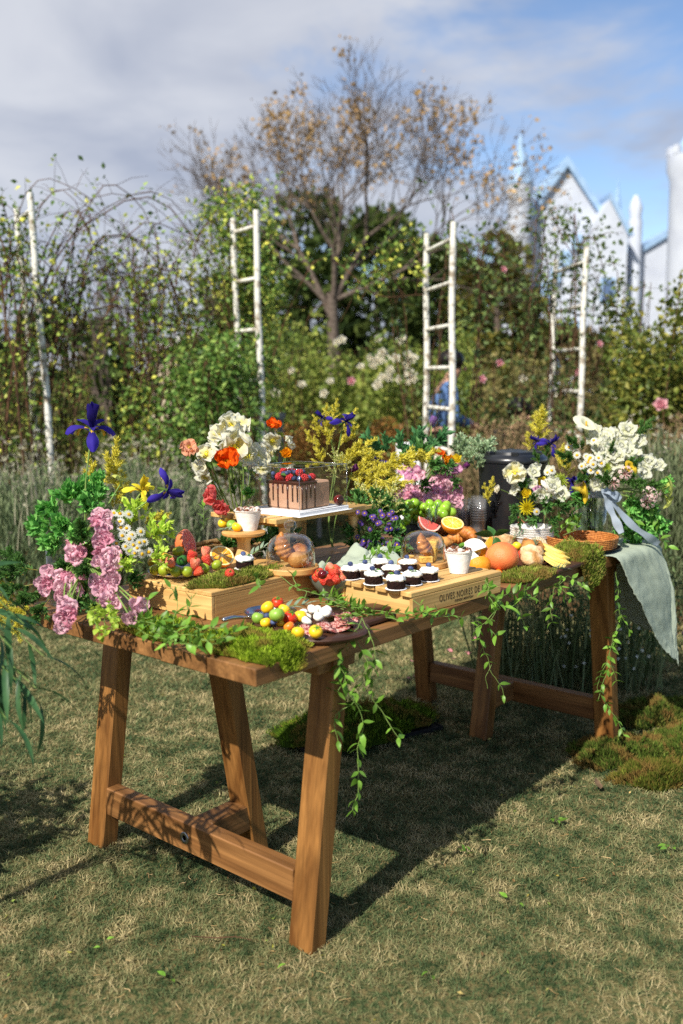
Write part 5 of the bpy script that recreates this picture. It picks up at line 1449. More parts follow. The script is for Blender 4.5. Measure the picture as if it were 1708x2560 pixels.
# ================================================================= right half of the table
# ---- green grapes in a heap behind the breads
def grapes():
    t = thing('green_grapes', 'heap of large round green grapes in front of the pink flowers', 'grapes', TP(1.66, 0.74))
    m = mat('grape_skin', lin(120, 164, 38), lin(150, 190, 62), ns=40, rough=0.22, spec=0.5, sss=0.25, rand=0.12)
    g = G(); g.add(*ball(0.0135, None, 0.0142, 14, 10)); me = g.mesh('grape', m)
    o0 = TP(1.66, 0.74)
    for p in (GRAPES):
        ob('grape', me, t, Vector(p) - o0, (RNG.uniform(-1, 1), RNG.uniform(-1, 1), 0), RNG.uniform(1.2, 1.4))
    g = G()
    for p in (GRAPES)[::2]:
        q = Vector(p) - o0; g.add(*tube([q, q * 0.6 + Vector((0, 0, 0.02)), Vector((0, 0, 0.05))], 0.0012, 4))
    ob('stalk', g.mesh('stalk', m_stem), t)
GRAPES = ((0.210, 3.547, 0.915), (0.226, 3.546, 0.925), (0.250, 3.484, 0.927), (0.209, 3.486, 0.900), (0.237, 3.538, 0.893), (0.276, 3.532, 0.901), (0.250, 3.527, 0.883), (0.308, 3.502, 0.913), (0.330, 3.522, 0.924), (0.363, 3.522, 0.922), (0.346, 3.521, 0.904), (0.385, 3.491, 0.912), (0.393, 3.510, 0.919), (0.412, 3.508, 0.893), (0.308, 3.531, 0.887), (0.282, 3.550, 0.873), (0.210, 3.546, 0.859), (0.227, 3.518, 0.847), (0.245, 3.511, 0.862), (0.340, 3.499, 0.893), (0.365, 3.483, 0.899), (0.379, 3.482, 0.890), (0.194, 3.513, 0.901), (0.212, 3.502, 0.840), (0.226, 3.507, 0.828), (0.298, 3.542, 0.915), (0.273, 3.517, 0.928), (0.259, 3.519, 0.900), (0.326, 3.497, 0.902))
grapes()
# ---- breads
def loaf(label, p, L, R, rot, seed, m=None):
    g = G(); n = 22; k_ = 14; vs = []; fs = []
    for i in range(n + 1):
        t = i / n * 2 - 1
        r = R * max(0.03, 1 - abs(t) ** 3.2) ** 0.6
        for k in range(k_):
            a = 2 * pi * k / k_; x = t * L / 2
            q = 1 + 0.10 * mnoise.noise(Vector((x * 30, cos(a) * 1.5, sin(a) * 1.5 + seed))) + 0.10 * max(0, sin(a)) * sin(t * 14 + seed)
            vs.append((x, cos(a) * r * q, R * 0.8 + sin(a) * r * 0.8 * q))
    for i in range(n):
        for k in range(k_): fs.append((i * k_ + k, (i + 1) * k_ + k, (i + 1) * k_ + (k + 1) % k_, i * k_ + (k + 1) % k_))
    g.add(vs, [f[::-1] for f in fs] + [tuple(range(k_)), tuple(n * k_ + k for k in range(k_))[::-1]])
    o = ob('bread_loaf', g.mesh('bread_loaf', m or m_bread), None, p, rot); return tag(o, label, 'bread', 'breads on the right half of the table')
loaf('floury baguette piece lying in front of the green grapes', Vector((0.299, 3.858, 0.780)), 0.15, 0.028, (0, -0.1, YAW - 1.0), 3, m_crust_pale)
loaf('crusty bread piece under the grapefruit wedge', TP(1.50, 0.565, TT + 0.001), 0.12, 0.03, (0, 0, YAW - 0.9), 5, m_bread)
CG = 'croissants piled beside the second cloche'
for lab, p, rot, k in (('croissant lowest in the pile right behind the paper cup', (0.448, 3.554, 0.765), (0, 0, YAW + 2.3), 0), ('croissant in the middle of the pile by the cloche knob', (0.411, 3.720, 0.770), (0.3, 0, YAW + 2.6), 1),
        ('croissant lying across the top of the pile', (0.427, 3.572, 0.800), (0.2, -0.3, YAW + 1.9), 0), ('croissant standing up at the back below the plastic cups', (0.498, 3.798, 0.810), (0.2, -1.1, YAW + 0.3), 1),
        ('croissant at the left of the pile beside the baguette', (0.373, 3.786, 0.790), (0, 0.1, YAW + 2.9), 1), ('croissant at the right end of the pile by the orange', (0.471, 3.500, 0.790), (0, -0.2, YAW + 1.2), 0)):
    croissant(lab, p, rot, 1.15, k, CG)
citrus_half('orange_half', 'orange half on top of the croissants, cut side to the front', Vector((0.389, 3.280, 0.886)), (0.12, -0.42, 0.9), 0.040, m_peel_o, (246, 176, 44), (252, 226, 150), 'citrus halves', whole=1.0)
def wedge(label, p, rot):
    t = thing('grapefruit_wedge', label, 'citrus', p, 0); t.rotation_euler = rot
    R = 0.044; n = 14
    vs = [(R * cos(pi * k / n), 0, -R * sin(pi * k / n)) for k in range(n + 1)]
    g = G(); A = [(x, -0.009 * (-z / R) ** 0.8, z) for x, y, z in vs]; B = [(x, 0.009 * (-z / R) ** 0.8, z) for x, y, z in vs]
    g.add(A + B, [(i, i + 1, n + 2 + i, n + 1 + i) for i in range(n)]); ob('peel', g.mesh('peel', m_peel_g), t)
    g = G(); c = lin(214, 96, 84); cp = lin(250, 206, 190)
    for S in (A, B):
        ins = [(x * 0.86, y * 0.9, z * 0.84 - 0.002) for x, y, z in S]
        g.add([(0, 0, -0.001)] + ins, [(0, i + 1, i + 2) for i in range(n)], c)
        g.add(S + ins, [(i, i + 1, n + 2 + i, n + 1 + i) for i in range(n)], cp)
    ob('flesh', g.mesh('flesh', m_flesh, False), t)
wedge('pink grapefruit wedge lying on the bread before the rosemary', Vector((0.312, 3.320, 0.889)), (-0.5, 0.42, 0.2))
me_ros = small_leaf(0.026, 0.0035, mat('rosemary_leaf', lin(104, 128, 100), lin(72, 98, 76), ns=40, rough=0.6), -0.2)
def rosemary(label, p, d, L, n, seed, s=1.0):
    rr = random.Random(seed); t = thing('rosemary_sprig', label, 'herb', p, 0, 'rosemary sprigs'); d = Vector(d).normalized()
    g = G(); g.add(*tube([Vector((0, 0, 0)), d * L], [0.0015, 0.0006], 4)); ob('stem', g.mesh('stem', m_stem), t)
    for k in range(n):
        o = d.orthogonal().normalized(); o.rotate(Quaternion(d, k * 2.4))
        ob('leaf', me_ros, t, d * L * (0.1 + 0.88 * k / n), (d * 0.9 + o * 0.75).normalized().to_track_quat('X', 'Z'), s * rr.uniform(0.8, 1.1))
rosemary('upright rosemary sprig between the grapes and the orange half', (0.329, 3.300, 0.884), (0.15, 0.2, 1), 0.055, 22, 1, 1.2)
rosemary('second upright rosemary sprig left of the orange half', (0.317, 3.310, 0.881), (-0.25, 0.2, 1), 0.04, 16, 2, 1.1)
rosemary('rosemary sprig lying on the rustic bread slices', (0.647, 3.120, 0.805), (0.1, 0.5, 0.5), 0.05, 18, 3)
rosemary('rosemary sprig at the front edge of the cheese board', (0.671, 2.990, 0.775), (1, 0.2, 0.05), 0.05, 18, 4, 1.1)
rosemary('rosemary sprig behind the rustic bread before the white bowls', (0.602, 3.300, 0.822), (1, 0.2, 0.5), 0.06, 18, 5, 1.1)
# ---- clear cup stacks
def cup_stack(label, p, R, H, n):
    t = thing('plastic_cup_stack', label, 'cups', p, 0, 'stacks of clear plastic cups')
    step = (H - 0.085) / n
    for k in range(n):
        z = k * step; g = G()
        vs, fs = lathe([(R * 0.74, z), (R * 0.8, z + 0.02), (R, z + 0.085), (R * 1.06, z + 0.0855), (R * 1.06, z + 0.0885), (R, z + 0.088)], 22); g.add(vs, fs[:-2])
        ob('cup', g.mesh('cup', m_cupplastic), t)
cup_stack('taller stack of clear plastic cups beside the black urn', TP(1.74, 0.535), 0.030, 0.185, 10)
cup_stack('shorter stack of clear plastic cups behind the croissants', TP(1.74, 0.605), 0.030, 0.17, 9)
# ---- black urn
def urn():
    t = thing('black_urn', 'black insulated drinks urn with a grooved lid and carrying handle', 'urn', TP(1.93, 0.50), YAW + 0.6)
    R, H = 0.134, 0.298
    g = G(); g.add(*lathe([(0, 0), (R * 0.9, 0), (R * 0.93, 0.01), (R * 0.97, H * 0.7), (R, H * 0.92), (R * 1.02, H), (R * 0.98, H + 0.004)], 48)); ob('body', g.mesh('body', m_black, True, 0.7), t)
    g = G(); g.add(*lathe([(R * 1.03, H + 0.0045), (R * 1.04, H + 0.012), (R * 1.02, H + 0.022), (R * 0.9, H + 0.034), (R * 0.86, H + 0.036), (R * 0.82, H + 0.03), (R * 0.72, H + 0.032), (R * 0.66, H + 0.045), (R * 0.3, H + 0.052), (0, H + 0.053)], 48)); lid = ob('lid', g.mesh('lid', m_black, True, 0.7), t)
    for k in range(6):
        a = k * pi / 3
        g = G(); g.add(*cbox(R * 0.68, R * 0.9, -0.014, 0.014, H + 0.03, H + 0.049, 0.004), M=Matrix.Rotation(a, 4, 'Z')); ob('lid_grip', g.mesh('lid_grip', m_black, False), lid)
    g = G(); pts = []
    for k in range(17):
        a = pi * k / 16 
        pts.append((R * 1.1 * cos(a), -R * 1.16 * sin(a), H * 0.78 - 0.085 * sin(a)))
    g.add(*tube(pts, 0.0085, 8)); ob('handle', g.mesh('handle', m_black), t)
    for s in (1, -1):
        g = G(); g.add(*cbox(s * R * 1.08 - 0.012, s * R * 1.08 + 0.012, -0.018, 0.018, H * 0.70, H * 0.86, 0.004)); ob('handle_lug', g.mesh('handle_lug', m_black, False), t)
urn()
# ---- bowls, tray, plate
t = thing('white_bowl_stack', 'stack of white paper bowls before the black urn', 'bowls', TP(1.735, 0.300))
for k in range(5):
    z = k * 0.0085; R = 0.080
    g = G(); vs, fs = lathe([(R * 0.72, z), (R * 0.76, z + 0.006), (R * 0.96, z + 0.046), (R * 1.01, z + 0.047), (R * 1.01, z + 0.049), (R * 0.94, z + 0.0485), (R * 0.72, z + 0.004), (0, z + 0.003)], 40); g.add(vs, fs)
    ob('bowl', g.mesh('bowl', m_papercup, True, 0.8), t)
tp_ = TP(1.80, 0.132)
t = thing('black_plate', 'flat black plate under the round wicker tray', 'plate', tp_)
g = G(); g.add(*lathe([(0, 0.008), (0.09, 0.008), (0.125, 0.0125), (0.138, 0.0165), (0.139, 0.018), (0.124, 0.0145), (0.09, 0.0105), (0, 0.0105)], 48)); ob('dish', g.mesh('dish', m_blackm, True, 0.8), t)
t = thing('wicker_tray', 'empty round honey brown wicker tray at the right end of the table', 'tray', tp_ + Vector((0, 0, 0.0155)))
def coil(R, z, r, n=120):
    vs = []; fs = []; m = 6
    for i in range(n):
        a = 2 * pi * i / n; rr_ = r * (1.0 + 0.22 * sin(i * pi))
        bump = 1.0 + (0.16 if i % 2 else -0.10)
        for k in range(m):
            b = 2 * pi * k / m; q = R + r * bump * cos(b)
            vs.append((q * cos(a), q * sin(a), z + r * bump * sin(b)))
    for i in range(n):
        for k in range(m): fs.append((i * m + k, ((i + 1) % n) * m + k, ((i + 1) % n) * m + (k + 1) % m, i * m + (k + 1) % m))
    return vs, fs
for k in range(6):
    g = G(); g.add(*coil(0.122 + 0.0012 * k, 0.004 + 0.0066 * k, 0.0036)); ob('wicker_coil', g.mesh('wicker_coil', m_wicker, True), t)
for k in range(14):
    g = G(); g.add(*coil(0.116 - 0.008 * k, 0.0042, 0.0042, max(12, 2 * int(60 - 4 * k)))); ob('base_coil', g.mesh('base_coil', m_wicker, True), t)
# ---- citrus, cheese and bread at the front
o = thing('grapefruit', 'whole blushing orange grapefruit on the moss at the front edge', 'grapefruit', TP(1.232, 0.128, TT + 0.055))
g = G(); g.add(*ball(0.0535, None, 0.049, 28, 20, lambda p: 1 + 0.015 * mnoise.noise(p * 25))); ob('peel', g.mesh('peel', m_peel_g), o)
citrus_half('orange_half', 'orange half with its peel to the front, right of the paper cup', Vector((0.429, 2.937, 0.800)), (-0.2, 0.75, 0.6), 0.040, m_peel_o, (246, 176, 44), (252, 226, 150), 'citrus halves')
citrus_half('orange_half', 'orange half standing behind the white rind cheese', Vector((0.486, 3.176, 0.812)), (-0.75, 0.3, 0.35), 0.045, m_peel_o, (246, 176, 44), (252, 226, 150), 'citrus halves')
def camembert():
    t = thing('soft_cheese_wheel', 'cut white rind cheese wheel standing on edge between the oranges', 'cheese', TP(1.30, 0.275, TT + 0.046))
    t.rotation_mode = 'QUATERNION'; t.rotation_quaternion = look((-0.35, -0.85, 0.35), 0.4)
    R, H = 0.045, 0.028; n = 30; gap = 5
    rim = [(R * cos(2 * pi * k / n), R * sin(2 * pi * k / n)) for k in range(n - gap + 1)]
    pts = [(0, 0)] + rim; m = len(pts)
    vs = [(x, y, -H / 2) for x, y in pts] + [(x, y, H / 2) for x, y in pts]
    g = G(); g.add(vs, [tuple(range(m))[::-1], tuple(range(m, 2 * m))] + [(i, i + 1, m + i + 1, m + i) for i in range(1, m - 1)]); ob('rind', g.mesh('rind', m_brie, False), t)
    g = G(); g.add([vs[0], vs[1], vs[m + 1], vs[m], vs[0], vs[m - 1], vs[2 * m - 1], vs[m]], [(0, 1, 2, 3), (4, 7, 6, 5)]); ob('paste', g.mesh('paste', m_cheese, False), t)
camembert()
def big_leaf_sprig():
    p = Vector((0.496, 3.050, 0.874))
    t = thing('citrus_leaf_sprig', 'sprig of large dark citrus leaves above the orange half', 'leaves', p)
    for k, (q, d, s) in enumerate((((0, 0, 0), (-1.0, -0.2, 0.05), 0.9), ((0, 0, 0), (0.9, -0.25, 0.25), 0.8), ((0.005, 0, -0.004), (0.35, -0.5, -0.8), 0.8), ((0, 0, 0), (-0.2, 0.6, 0.3), 0.7))):
        ob('leaf', me_leafbig, t, q, Vector(d).to_track_quat('X', 'Z') @ Quaternion((1, 0, 0), (0.9, -0.8, 1.2, 0)[k]), s)
    g = G(); g.add(*tube([(0, 0, 0), (0.0, 0.02, -0.03), (-0.01, 0.03, -0.06)], [0.002, 0.0018, 0.0015], 5)); ob('stem', g.mesh('stem', m_stem), t)
big_leaf_sprig()
# boards of bread and cheese
t = thing('dark_oblong_board', 'dark oblong board under the rustic bread and yellow cheese slices', 'board', TP(1.36, -0.018), YAW + 0.02)
g = G(); g.add(*cbox(-0.03, 0.20, 0.0, 0.235, 0.0005, 0.014, 0.003)); ob('slab', g.mesh('slab', m_walnut, False), t)
t = thing('dark_oblong_board', 'dark board peeping out between the strawberry bowl and the crate', 'board', TP(0.56, 0.155), YAW - 0.5)
g = G(); g.add(*cbox(-0.10, 0.10, -0.03, 0.03, 0.0005, 0.0125, 0.003)); ob('slab', g.mesh('slab', m_walnut, False), t)
def slice_mesh(seed, W, H, T, mc, mr, top=0.35):
    n = 18; pts = []
    for k in range(n):
        a = 2 * pi * k / n; x, y = cos(a), sin(a)
        s = 1 / (abs(x) ** 3.2 + abs(y) ** 3.2) ** (1 / 3.2)
        q = 1 + 0.07 * mnoise.noise(Vector((x * 2 + seed, y * 2, 0)))
        pts.append((x * s * W / 2 * q * (1 + (top * 0.25 if y > 0 else 0)), y * s * H / 2 * q))
    return pts
def slices(name, label, cat, P, dims, mc, mr, group, seed, rot):
    pts = slice_mesh(seed, dims[0], dims[1], dims[2], mc, mr); n = len(pts); T = dims[2]
    t = thing(name, label, cat, P, 0, group); t.rotation_euler = rot
    vs = [(x, y, 0) for x, y in pts] + [(x, y, T) for x, y in pts]
    g = G(); g.add(vs, [(i, (i + 1) % n, n + (i + 1) % n, n + i) for i in range(n)]); ob('crust', g.mesh('crust', mr), t)
    g = G(); g.add(vs, [tuple(range(n))[::-1], tuple(range(n, 2 * n))]); ob('crumb', g.mesh('crumb', mc, False), t)
BG = 'rustic bread slices on the dark oblong board'
zo = TT + 0.015
lump('bread_chunk', 'floury torn bread chunk at the very front of the oblong board', 'bread', TP(1.345, 0.085, zo + 0.024), 0.045, 0.034, 0.025, m_crust_pale, 1, (0.2, 0.2, YAW - 0.6), 0.28, 40, BG)
lump('bread_chunk', 'floury torn bread chunk second from the front', 'bread', TP(1.405, 0.115, zo + 0.030), 0.050, 0.034, 0.030, m_crust_pale, 2, (0.3, 0.1, YAW - 0.3), 0.28, 40, BG)
lump('bread_chunk', 'browned bread chunk in the middle of the oblong board', 'bread', TP(1.465, 0.145, zo + 0.034), 0.050, 0.036, 0.034, m_bread, 3, (0.2, 0, YAW - 0.2), 0.25, 40, BG)
slices('bread_slice', 'pale bread slice at the back of the row near the white bowls', 'bread', TP(1.52, 0.16, zo + 0.03), (0.09, 0.065, 0.017), m_crumb, m_crust_pale, BG, 4, (0.8, 0, YAW))
slices('bread_slice', 'roll half with golden top by the small yellow tomato', 'bread', TP(1.60, 0.235, TT + 0.03), (0.085, 0.06, 0.02), m_bread, m_bread, BG, 5, (0.3, 0, YAW + 0.5))
slices('bread_slice', 'round bun half with white flour behind the citrus leaves', 'bread', TP(1.62, 0.345, TT + 0.03), (0.085, 0.065, 0.03), m_crust_pale, m_crust_pale, BG, 6, (0.2, 0.1, YAW + 0.5))
slices('bread_slice', 'round roll at the foot of the plastic cups', 'bread', TP(1.64, 0.42, TT + 0.03), (0.075, 0.06, 0.03), m_bread, m_crust_pale, BG, 7, (0.25, 0, YAW + 0.9))
YC = 'yellow cheese slices on the dark oblong board'
for k, (a, b, z, lab) in enumerate(((1.405, 0.028, 0.004, 'yellow cheese slice nearest the front edge'), (1.445, 0.045, 0.012, 'yellow cheese slice second from the front'), (1.49, 0.07, 0.019, 'yellow cheese slice third in the fan beside the bread'), (1.53, 0.10, 0.026, 'yellow cheese slice at the back of the fan'))):
    slices('cheese_slice', lab, 'cheese', TP(a, b, zo + z), (0.075, 0.085, 0.007), m_cheese, m_cheese, YC, 10 + k, (0.25, 0.3, YAW - 0.5 + 0.12 * k))
FG = 'small fruit scattered on the right half of the table'
fruit('cherry_tomato', 'yellow cherry tomato in front of the round bun', 'tomato', 'yellow', (0.618, 3.293, 0.800), 0.0165, FG)
fruit('cherry_tomato', 'green cherry tomato left of the yellow one by the bun', 'tomato', 'green', (0.605, 3.314, 0.790), 0.015, FG)
fruit('cherry_tomato', 'tiny yellow tomato at the edge of the moss by the cheese', 'tomato', 'yellow', (0.779, 3.297, 0.775), 0.0095, FG)
fruit('cherry_tomato', 'yellow green tomato left of the whole grapefruit', 'tomato', 'olive', (0.477, 3.069, 0.775), 0.0135, FG)
fruit('cherry_tomato', 'orange tomato under the left side of the grapefruit', 'tomato', 'orange', (0.496, 2.942, 0.773), 0.013, FG)
strawberry('ripe strawberry right of the grapefruit by the bread slices', (0.613, 3.192, 0.785), 'red', FG, (0.5, -0.3, 0.6), 1.1)
strawberry('dark strawberry half hidden behind the grapefruit', (0.593, 3.213, 0.790), 'red', FG, (-0.3, 0.3, 0.8), 1.05)
strawberry('lone strawberry on the moss of the pine box', (-0.304, 2.515, 0.858), 'red', FG, (0.2, -0.5, 0.6), 0.95)

# ================================================================= cloths
m_cloth = mat('sage_linen', lin(176, 187, 168), lin(164, 175, 157), ns=6, rough=0.85, spec=0.15, bump=0.25, bs=420, tl=0.12)
m_ribbon = mat('blue_grey_ribbon', lin(176, 188, 202), lin(160, 174, 190), ns=10, rough=0.6, spec=0.3, tl=0.35)
def cloth_sheet(name, label, outline, nu, nv, m=None, cat='cloth', th=0.0012, group=None):
    """outline(u,v) -> world point; two skins a little apart"""
    vs = []; fs = []
    for i in range(nu + 1):
        for j in range(nv + 1): vs.append(Vector(outline(i / nu, j / nv)))
    for i in range(nu):
        for j in range(nv): a = i * (nv + 1) + j; fs.append((a, a + nv + 1, a + nv + 2, a + 1))
    g = G(); g.add(vs, fs); o = ob(name, g.mesh(name, m or m_cloth)); 
    md = o.modifiers.new('thickness', 'SOLIDIFY'); md.thickness = th
    return tag(o, label, cat, group)
def fold_n(x, y, s): return mnoise.noise(Vector((x, y, s)))
def big_cloth(u, v):
    # u 0..1 along the table top towards the corner and over it, v 0..1 across; drapes over the front right corner
    # sheet coordinates: a runs along the table, b across; parts beyond the edge hang down
    a = 1.70 + 0.62 * u; b = 0.34 - 0.70 * v
    # skew so that one point of the sheet hangs lowest in front of the corner
    a = a + 0.10 * (v - 0.45); b = b + 0.0 * u
    return drape(a, b)
CORN = (TL, 0.0)
def drape(a, b):
    ea, eb = max(0.0, a - (TL + 0.004)), max(0.0, -0.006 - b)
    wr = 0.012 * fold_n(a * 7, b * 7, 1.7) + 0.007 * abs(fold_n(a * 17 + b * 8, b * 15, 4.2)) + 0.004 * abs(fold_n(a * 41, b * 44, 2.2)) + 0.0012 * fold_n(a * 90, b * 90, 3.1)
    z = TT + 0.0035
    if ea == 0 and eb == 0:
        return TP(a, b, z + max(0, wr) * 0.5)
    d = sqrt(ea * ea + eb * eb)
    R = 0.03
    ang = min(d / R, pi / 2 - 0.10)
    ox = R * sin(ang) + max(0, d - R * (pi / 2 - 0.10)) * 0.12
    dz = R * (1 - cos(ang)) + max(0, d - R * (pi / 2 - 0.10)) * 0.985
    nx, ny = ea / d, eb / d
    # folds run down from the corner
    th = atan2(ny, nx)
    fo = (0.030 * sin(th * 5.0 + 0.6) + 0.012 * sin(th * 11 + 1.0)) * min(1, d / 0.2)
    aa = min(a, TL + 0.004); bb = max(b, -0.006)
    return TP(aa + nx * (ox + fo + wr), bb - ny * (ox + fo + wr), z - dz + wr * 0.4)
def corner_cloth():
    # a triangular overhang: its point hangs in front of the corner
    nu, nv = 84, 84
    A = [(1.725, 0.105), (1.66, -0.012), (1.99, -0.50), (2.60, -0.14), (2.30, 0.46), (1.98, 0.40)]
    # patch between a left boundary curve (tray to tip) and a right one (back of the table to tip)
    Lc = [(1.80, 0.30), (1.70, 0.12), (1.745, -0.03), (1.84, -0.20), (1.98, -0.36), (2.10, -0.47)]
    Rc = [(2.04, 0.40), (2.18, 0.38), (2.36, 0.28), (2.50, 0.10), (2.50, -0.14), (2.20, -0.50)]
    LS = [tuple(p)[:2] for p in spline([(x, y, 0) for x, y in Lc], nu)]; RS = [tuple(p)[:2] for p in spline([(x, y, 0) for x, y in Rc], nu)]
    rr = random.Random(4)
    def f(u, v):
        i = min(nu, int(round(u * nu)))
        l, r = LS[i], RS[i]
        w = v
        fr = 0.010 * fold_n(u * 60, v * 2, 7) * (1 if v < 0.02 or v > 0.98 else 0)
        return drape(l[0] + (r[0] - l[0]) * w + fr, l[1] + (r[1] - l[1]) * w)
    cloth_sheet('sage_cloth', 'crumpled sage green linen cloth draped over the right front corner of the table', f, nu, nv)
corner_cloth()
def mid_cloth(label, p, L, W, H, seed, rz):
    c, s = cos(rz), sin(rz); p = Vector(p)
    def f(u, v):
        x = (u - 0.5) * L; y = (v - 0.5) * W
        h = H * max(0.0, 1 - (2 * u - 1) ** 2) ** 0.8 * max(0, 1 - (2 * v - 1) ** 2) ** 0.6 * (0.55 + 0.9 * abs(fold_n(u * 3.3, v * 3.3, seed))) + 0.01 * fold_n(u * 9, v * 9, seed + 3)
        x += 0.03 * fold_n(u * 4, v * 4, seed + 8); y += 0.03 * fold_n(u * 4, v * 4, seed + 5)
        return (p.x + x * c - y * s, p.y + x * s + y * c, TT + 0.006 + max(0, h))
    cloth_sheet('sage_cloth', label, f, 30, 30)
mid_cloth('dark sage cloth bunched up behind the strawberry bowl', TP(0.80, 0.50), 0.26, 0.20, 0.06, 3, YAW + 0.4)
mid_cloth('sage cloth heaped below the riser leg before the purple asters', TP(1.02, 0.52), 0.20, 0.20, 0.085, 6, YAW)
mid_cloth('end of sage cloth lying between the small cakes and the cloche', TP(0.965, 0.30), 0.16, 0.10, 0.05, 9, YAW - 0.2)
# seagrass tray behind the pine box
def seagrass():
    c = TP(0.60, 0.82)
    t = thing('seagrass_basket', 'coarse seagrass basket lying behind the citrus plate', 'basket', c, YAW)
    L, W_ = 0.17, 0.085
    for k in range(7):
        z = 0.010 + k * 0.0145; pts = []
        for i in range(49):
            a = 2 * pi * i / 48; q = 4.0
            x = L * abs(cos(a)) ** (2 / q) * (1 if cos(a) >= 0 else -1); y = W_ * abs(sin(a)) ** (2 / q) * (1 if sin(a) >= 0 else -1)
            pts.append((x * (1 + 0.012 * k), y * (1 + 0.012 * k), z + 0.002 * sin(i * 2.1 + k)))
        vs, fs = tube(pts, [0.0078 * (1 + 0.25 * sin(i * 3.0)) for i in range(49)], 7, False)
        g = G(); g.add(vs, fs); ob('braid', g.mesh('braid', m_grass_w), t)
    g = G(); g.add(*cbox(-L, L, -W_, W_, 0.001, 0.006, 0.002)); ob('bottom', g.mesh('bottom', m_grass_w, False), t)
seagrass()

# ================================================================= flower heads (all face +Z)
m_pol = mat('pollen', lin(236, 190, 40), lin(214, 160, 30), ns=200, rough=0.8, bump=0.6, bs=400)
m_polg = mat('seed_head', lin(150, 160, 60), lin(196, 190, 70), ns=120, rough=0.7)
def shade(c, f): return tuple(min(1, x * f) for x in c[:3]) + (1,)
def H_iris(c, seed):
    g = G(); d = shade(c, 0.6); y = lin(250, 206, 70)
    for k in range(3):
        petal(g, 2.09 * k, 1.15, 0.35, 0.060, 0.021, 0.25, 0.4, seed + k, d, c, (0.25, 0.5, 0.95, 1.0, 0.75, 0.25), 6, 5, z0=0.004)
        petal(g, 2.09 * k + 1.05, 0.65, -1.75, 0.070, 0.025, -0.15, 0.35, seed + 5 + k, shade(c, 0.8), shade(c, 2.0), (0.3, 0.45, 0.6, 1.0, 1.05, 0.5), 7, 5, mid=None)
        petal(g, 2.09 * k + 1.05, 0.5, -1.9, 0.045, 0.012, -0.1, 0.1, seed, y, y, (0.2, 0.5, 0.9, 1.0, 0.6, 0.1), 5, 2, z0=0.0045, r0=0.004)
        petal(g, 2.09 * k + 1.05, 0.75, -0.7, 0.036, 0.016, 0.2, 0.2, seed + 8 + k, c, shade(c, 1.3), (0.4, 0.7, 0.9, 1.0, 0.8, 0.5), 4, 3, z0=0.006)
    g.add(*tube([(0, 0, -0.03), (0, 0, 0.008)], [0.004, 0.006], 7), col=lin(100, 130, 60))
    return [('petals', g.mesh('petals', m_petal))]
def H_poppy(c, seed, n=4, L=0.055, cen=(236, 206, 40), open_=0.5):
    g = G(); b = lin(240, 226, 120) if c[2] > 0.5 else shade(c, 1.1)
    for k in range(n):
        petal(g, 2 * pi * k / n, open_, -0.1, L, L * 1.6, 0.1, 0.5, seed + k * 3, b, c, (0.2, 0.7, 0.95, 1.08, 1.05, 0.8), 7, 12)
        if k == 1: petal(g, 2 * pi * (k + 0.5) / n, open_ + 0.25, 0.25, L * 0.85, L * 1.4, 0.2, 0.6, seed + 20 + k, b, c, (0.2, 0.7, 0.95, 1.05, 1.0, 0.7), 6, 8, z0=0.002)
    h = G(); h.add(*ball(L * 0.13, None, L * 0.16, 8, 6), M=Matrix.Translation((0, 0, L * 0.14)))
    for k in range(26):
        a = k * 2.4; r = L * (0.2 + 0.16 * ((k * 7) % 10) / 10); z = L * (0.2 + 0.1 * ((k * 3) % 5) / 5)
        h.add(*ball(L * 0.042, None, None, 5, 4), M=Matrix.Translation((r * cos(a), r * sin(a), z)))
    return [('petals', g.mesh('petals', m_petal)), ('stamens', h.mesh('stamens', mat('stamen', lin(*cen), rough=0.7)))]
def H_pea(c, c2, seed):
    g = G()
    petal(g, 0, 0.9, -0.5, 0.024, 0.040, 0.12, 0.8, seed, c2, c, (0.35, 0.8, 1.0, 1.05, 0.95, 0.7), 5, 7)
    petal(g, 2.2, 0.7, -0.4, 0.022, 0.034, 0.12, 0.8, seed + 2, c2, c, (0.35, 0.8, 1.0, 1.05, 0.95, 0.7), 5, 6)
    petal(g, -2.2, 0.7, -0.4, 0.022, 0.034, 0.12, 0.8, seed + 4, shade(c2, 0.95), c, (0.35, 0.8, 1.0, 1.05, 0.95, 0.7), 5, 6)
    petal(g, 1.1, 1.15, 0.2, 0.016, 0.020, 0.3, 0.5, seed + 6, c, c2, None, 4, 4); petal(g, -1.1, 1.15, 0.2, 0.016, 0.020, 0.3, 0.5, seed + 8, c, c2, None, 4, 4)
    return [('petals', g.mesh('petals', m_petal))]
def H_daisy(c, seed, n=13, L=0.0095, W=0.0045, cen=m_pol, rc=0.0042):
    g = G()
    for k in range(n): petal(g, 2 * pi * k / n, 0.12, -0.25, L, W, 0.1, 0.15, seed + k, c, c, (0.5, 0.9, 1, 1, 0.8, 0.4), 3, 2, r0=rc * 0.6)
    h = G(); h.add(*ball(rc, None, rc * 0.6, 9, 6), M=Matrix.Translation((0, 0, rc * 0.2)))
    return [('petals', g.mesh('petals', m_petal)), ('disc', h.mesh('disc', cen))]
def H_white(c, seed, n=5, L=0.036):
    g = G(); b = shade(c, 0.9)
    for k in range(n): petal(g, 2 * pi * k / n + seed, 0.75, -0.75, L, L * 0.95, 0.12, 0.7, seed + k * 2, lin(226, 226, 170), c, (0.25, 0.6, 0.95, 1.05, 0.95, 0.5), 6, 7)
    for k in range(3): petal(g, 2 * pi * k / 3 + seed + 0.4, 1.1, -0.3, L * 0.6, L * 0.6, 0.2, 0.7, seed + 30 + k, b, c, None, 4, 5)
    return [('petals', g.mesh('petals', m_petal))]
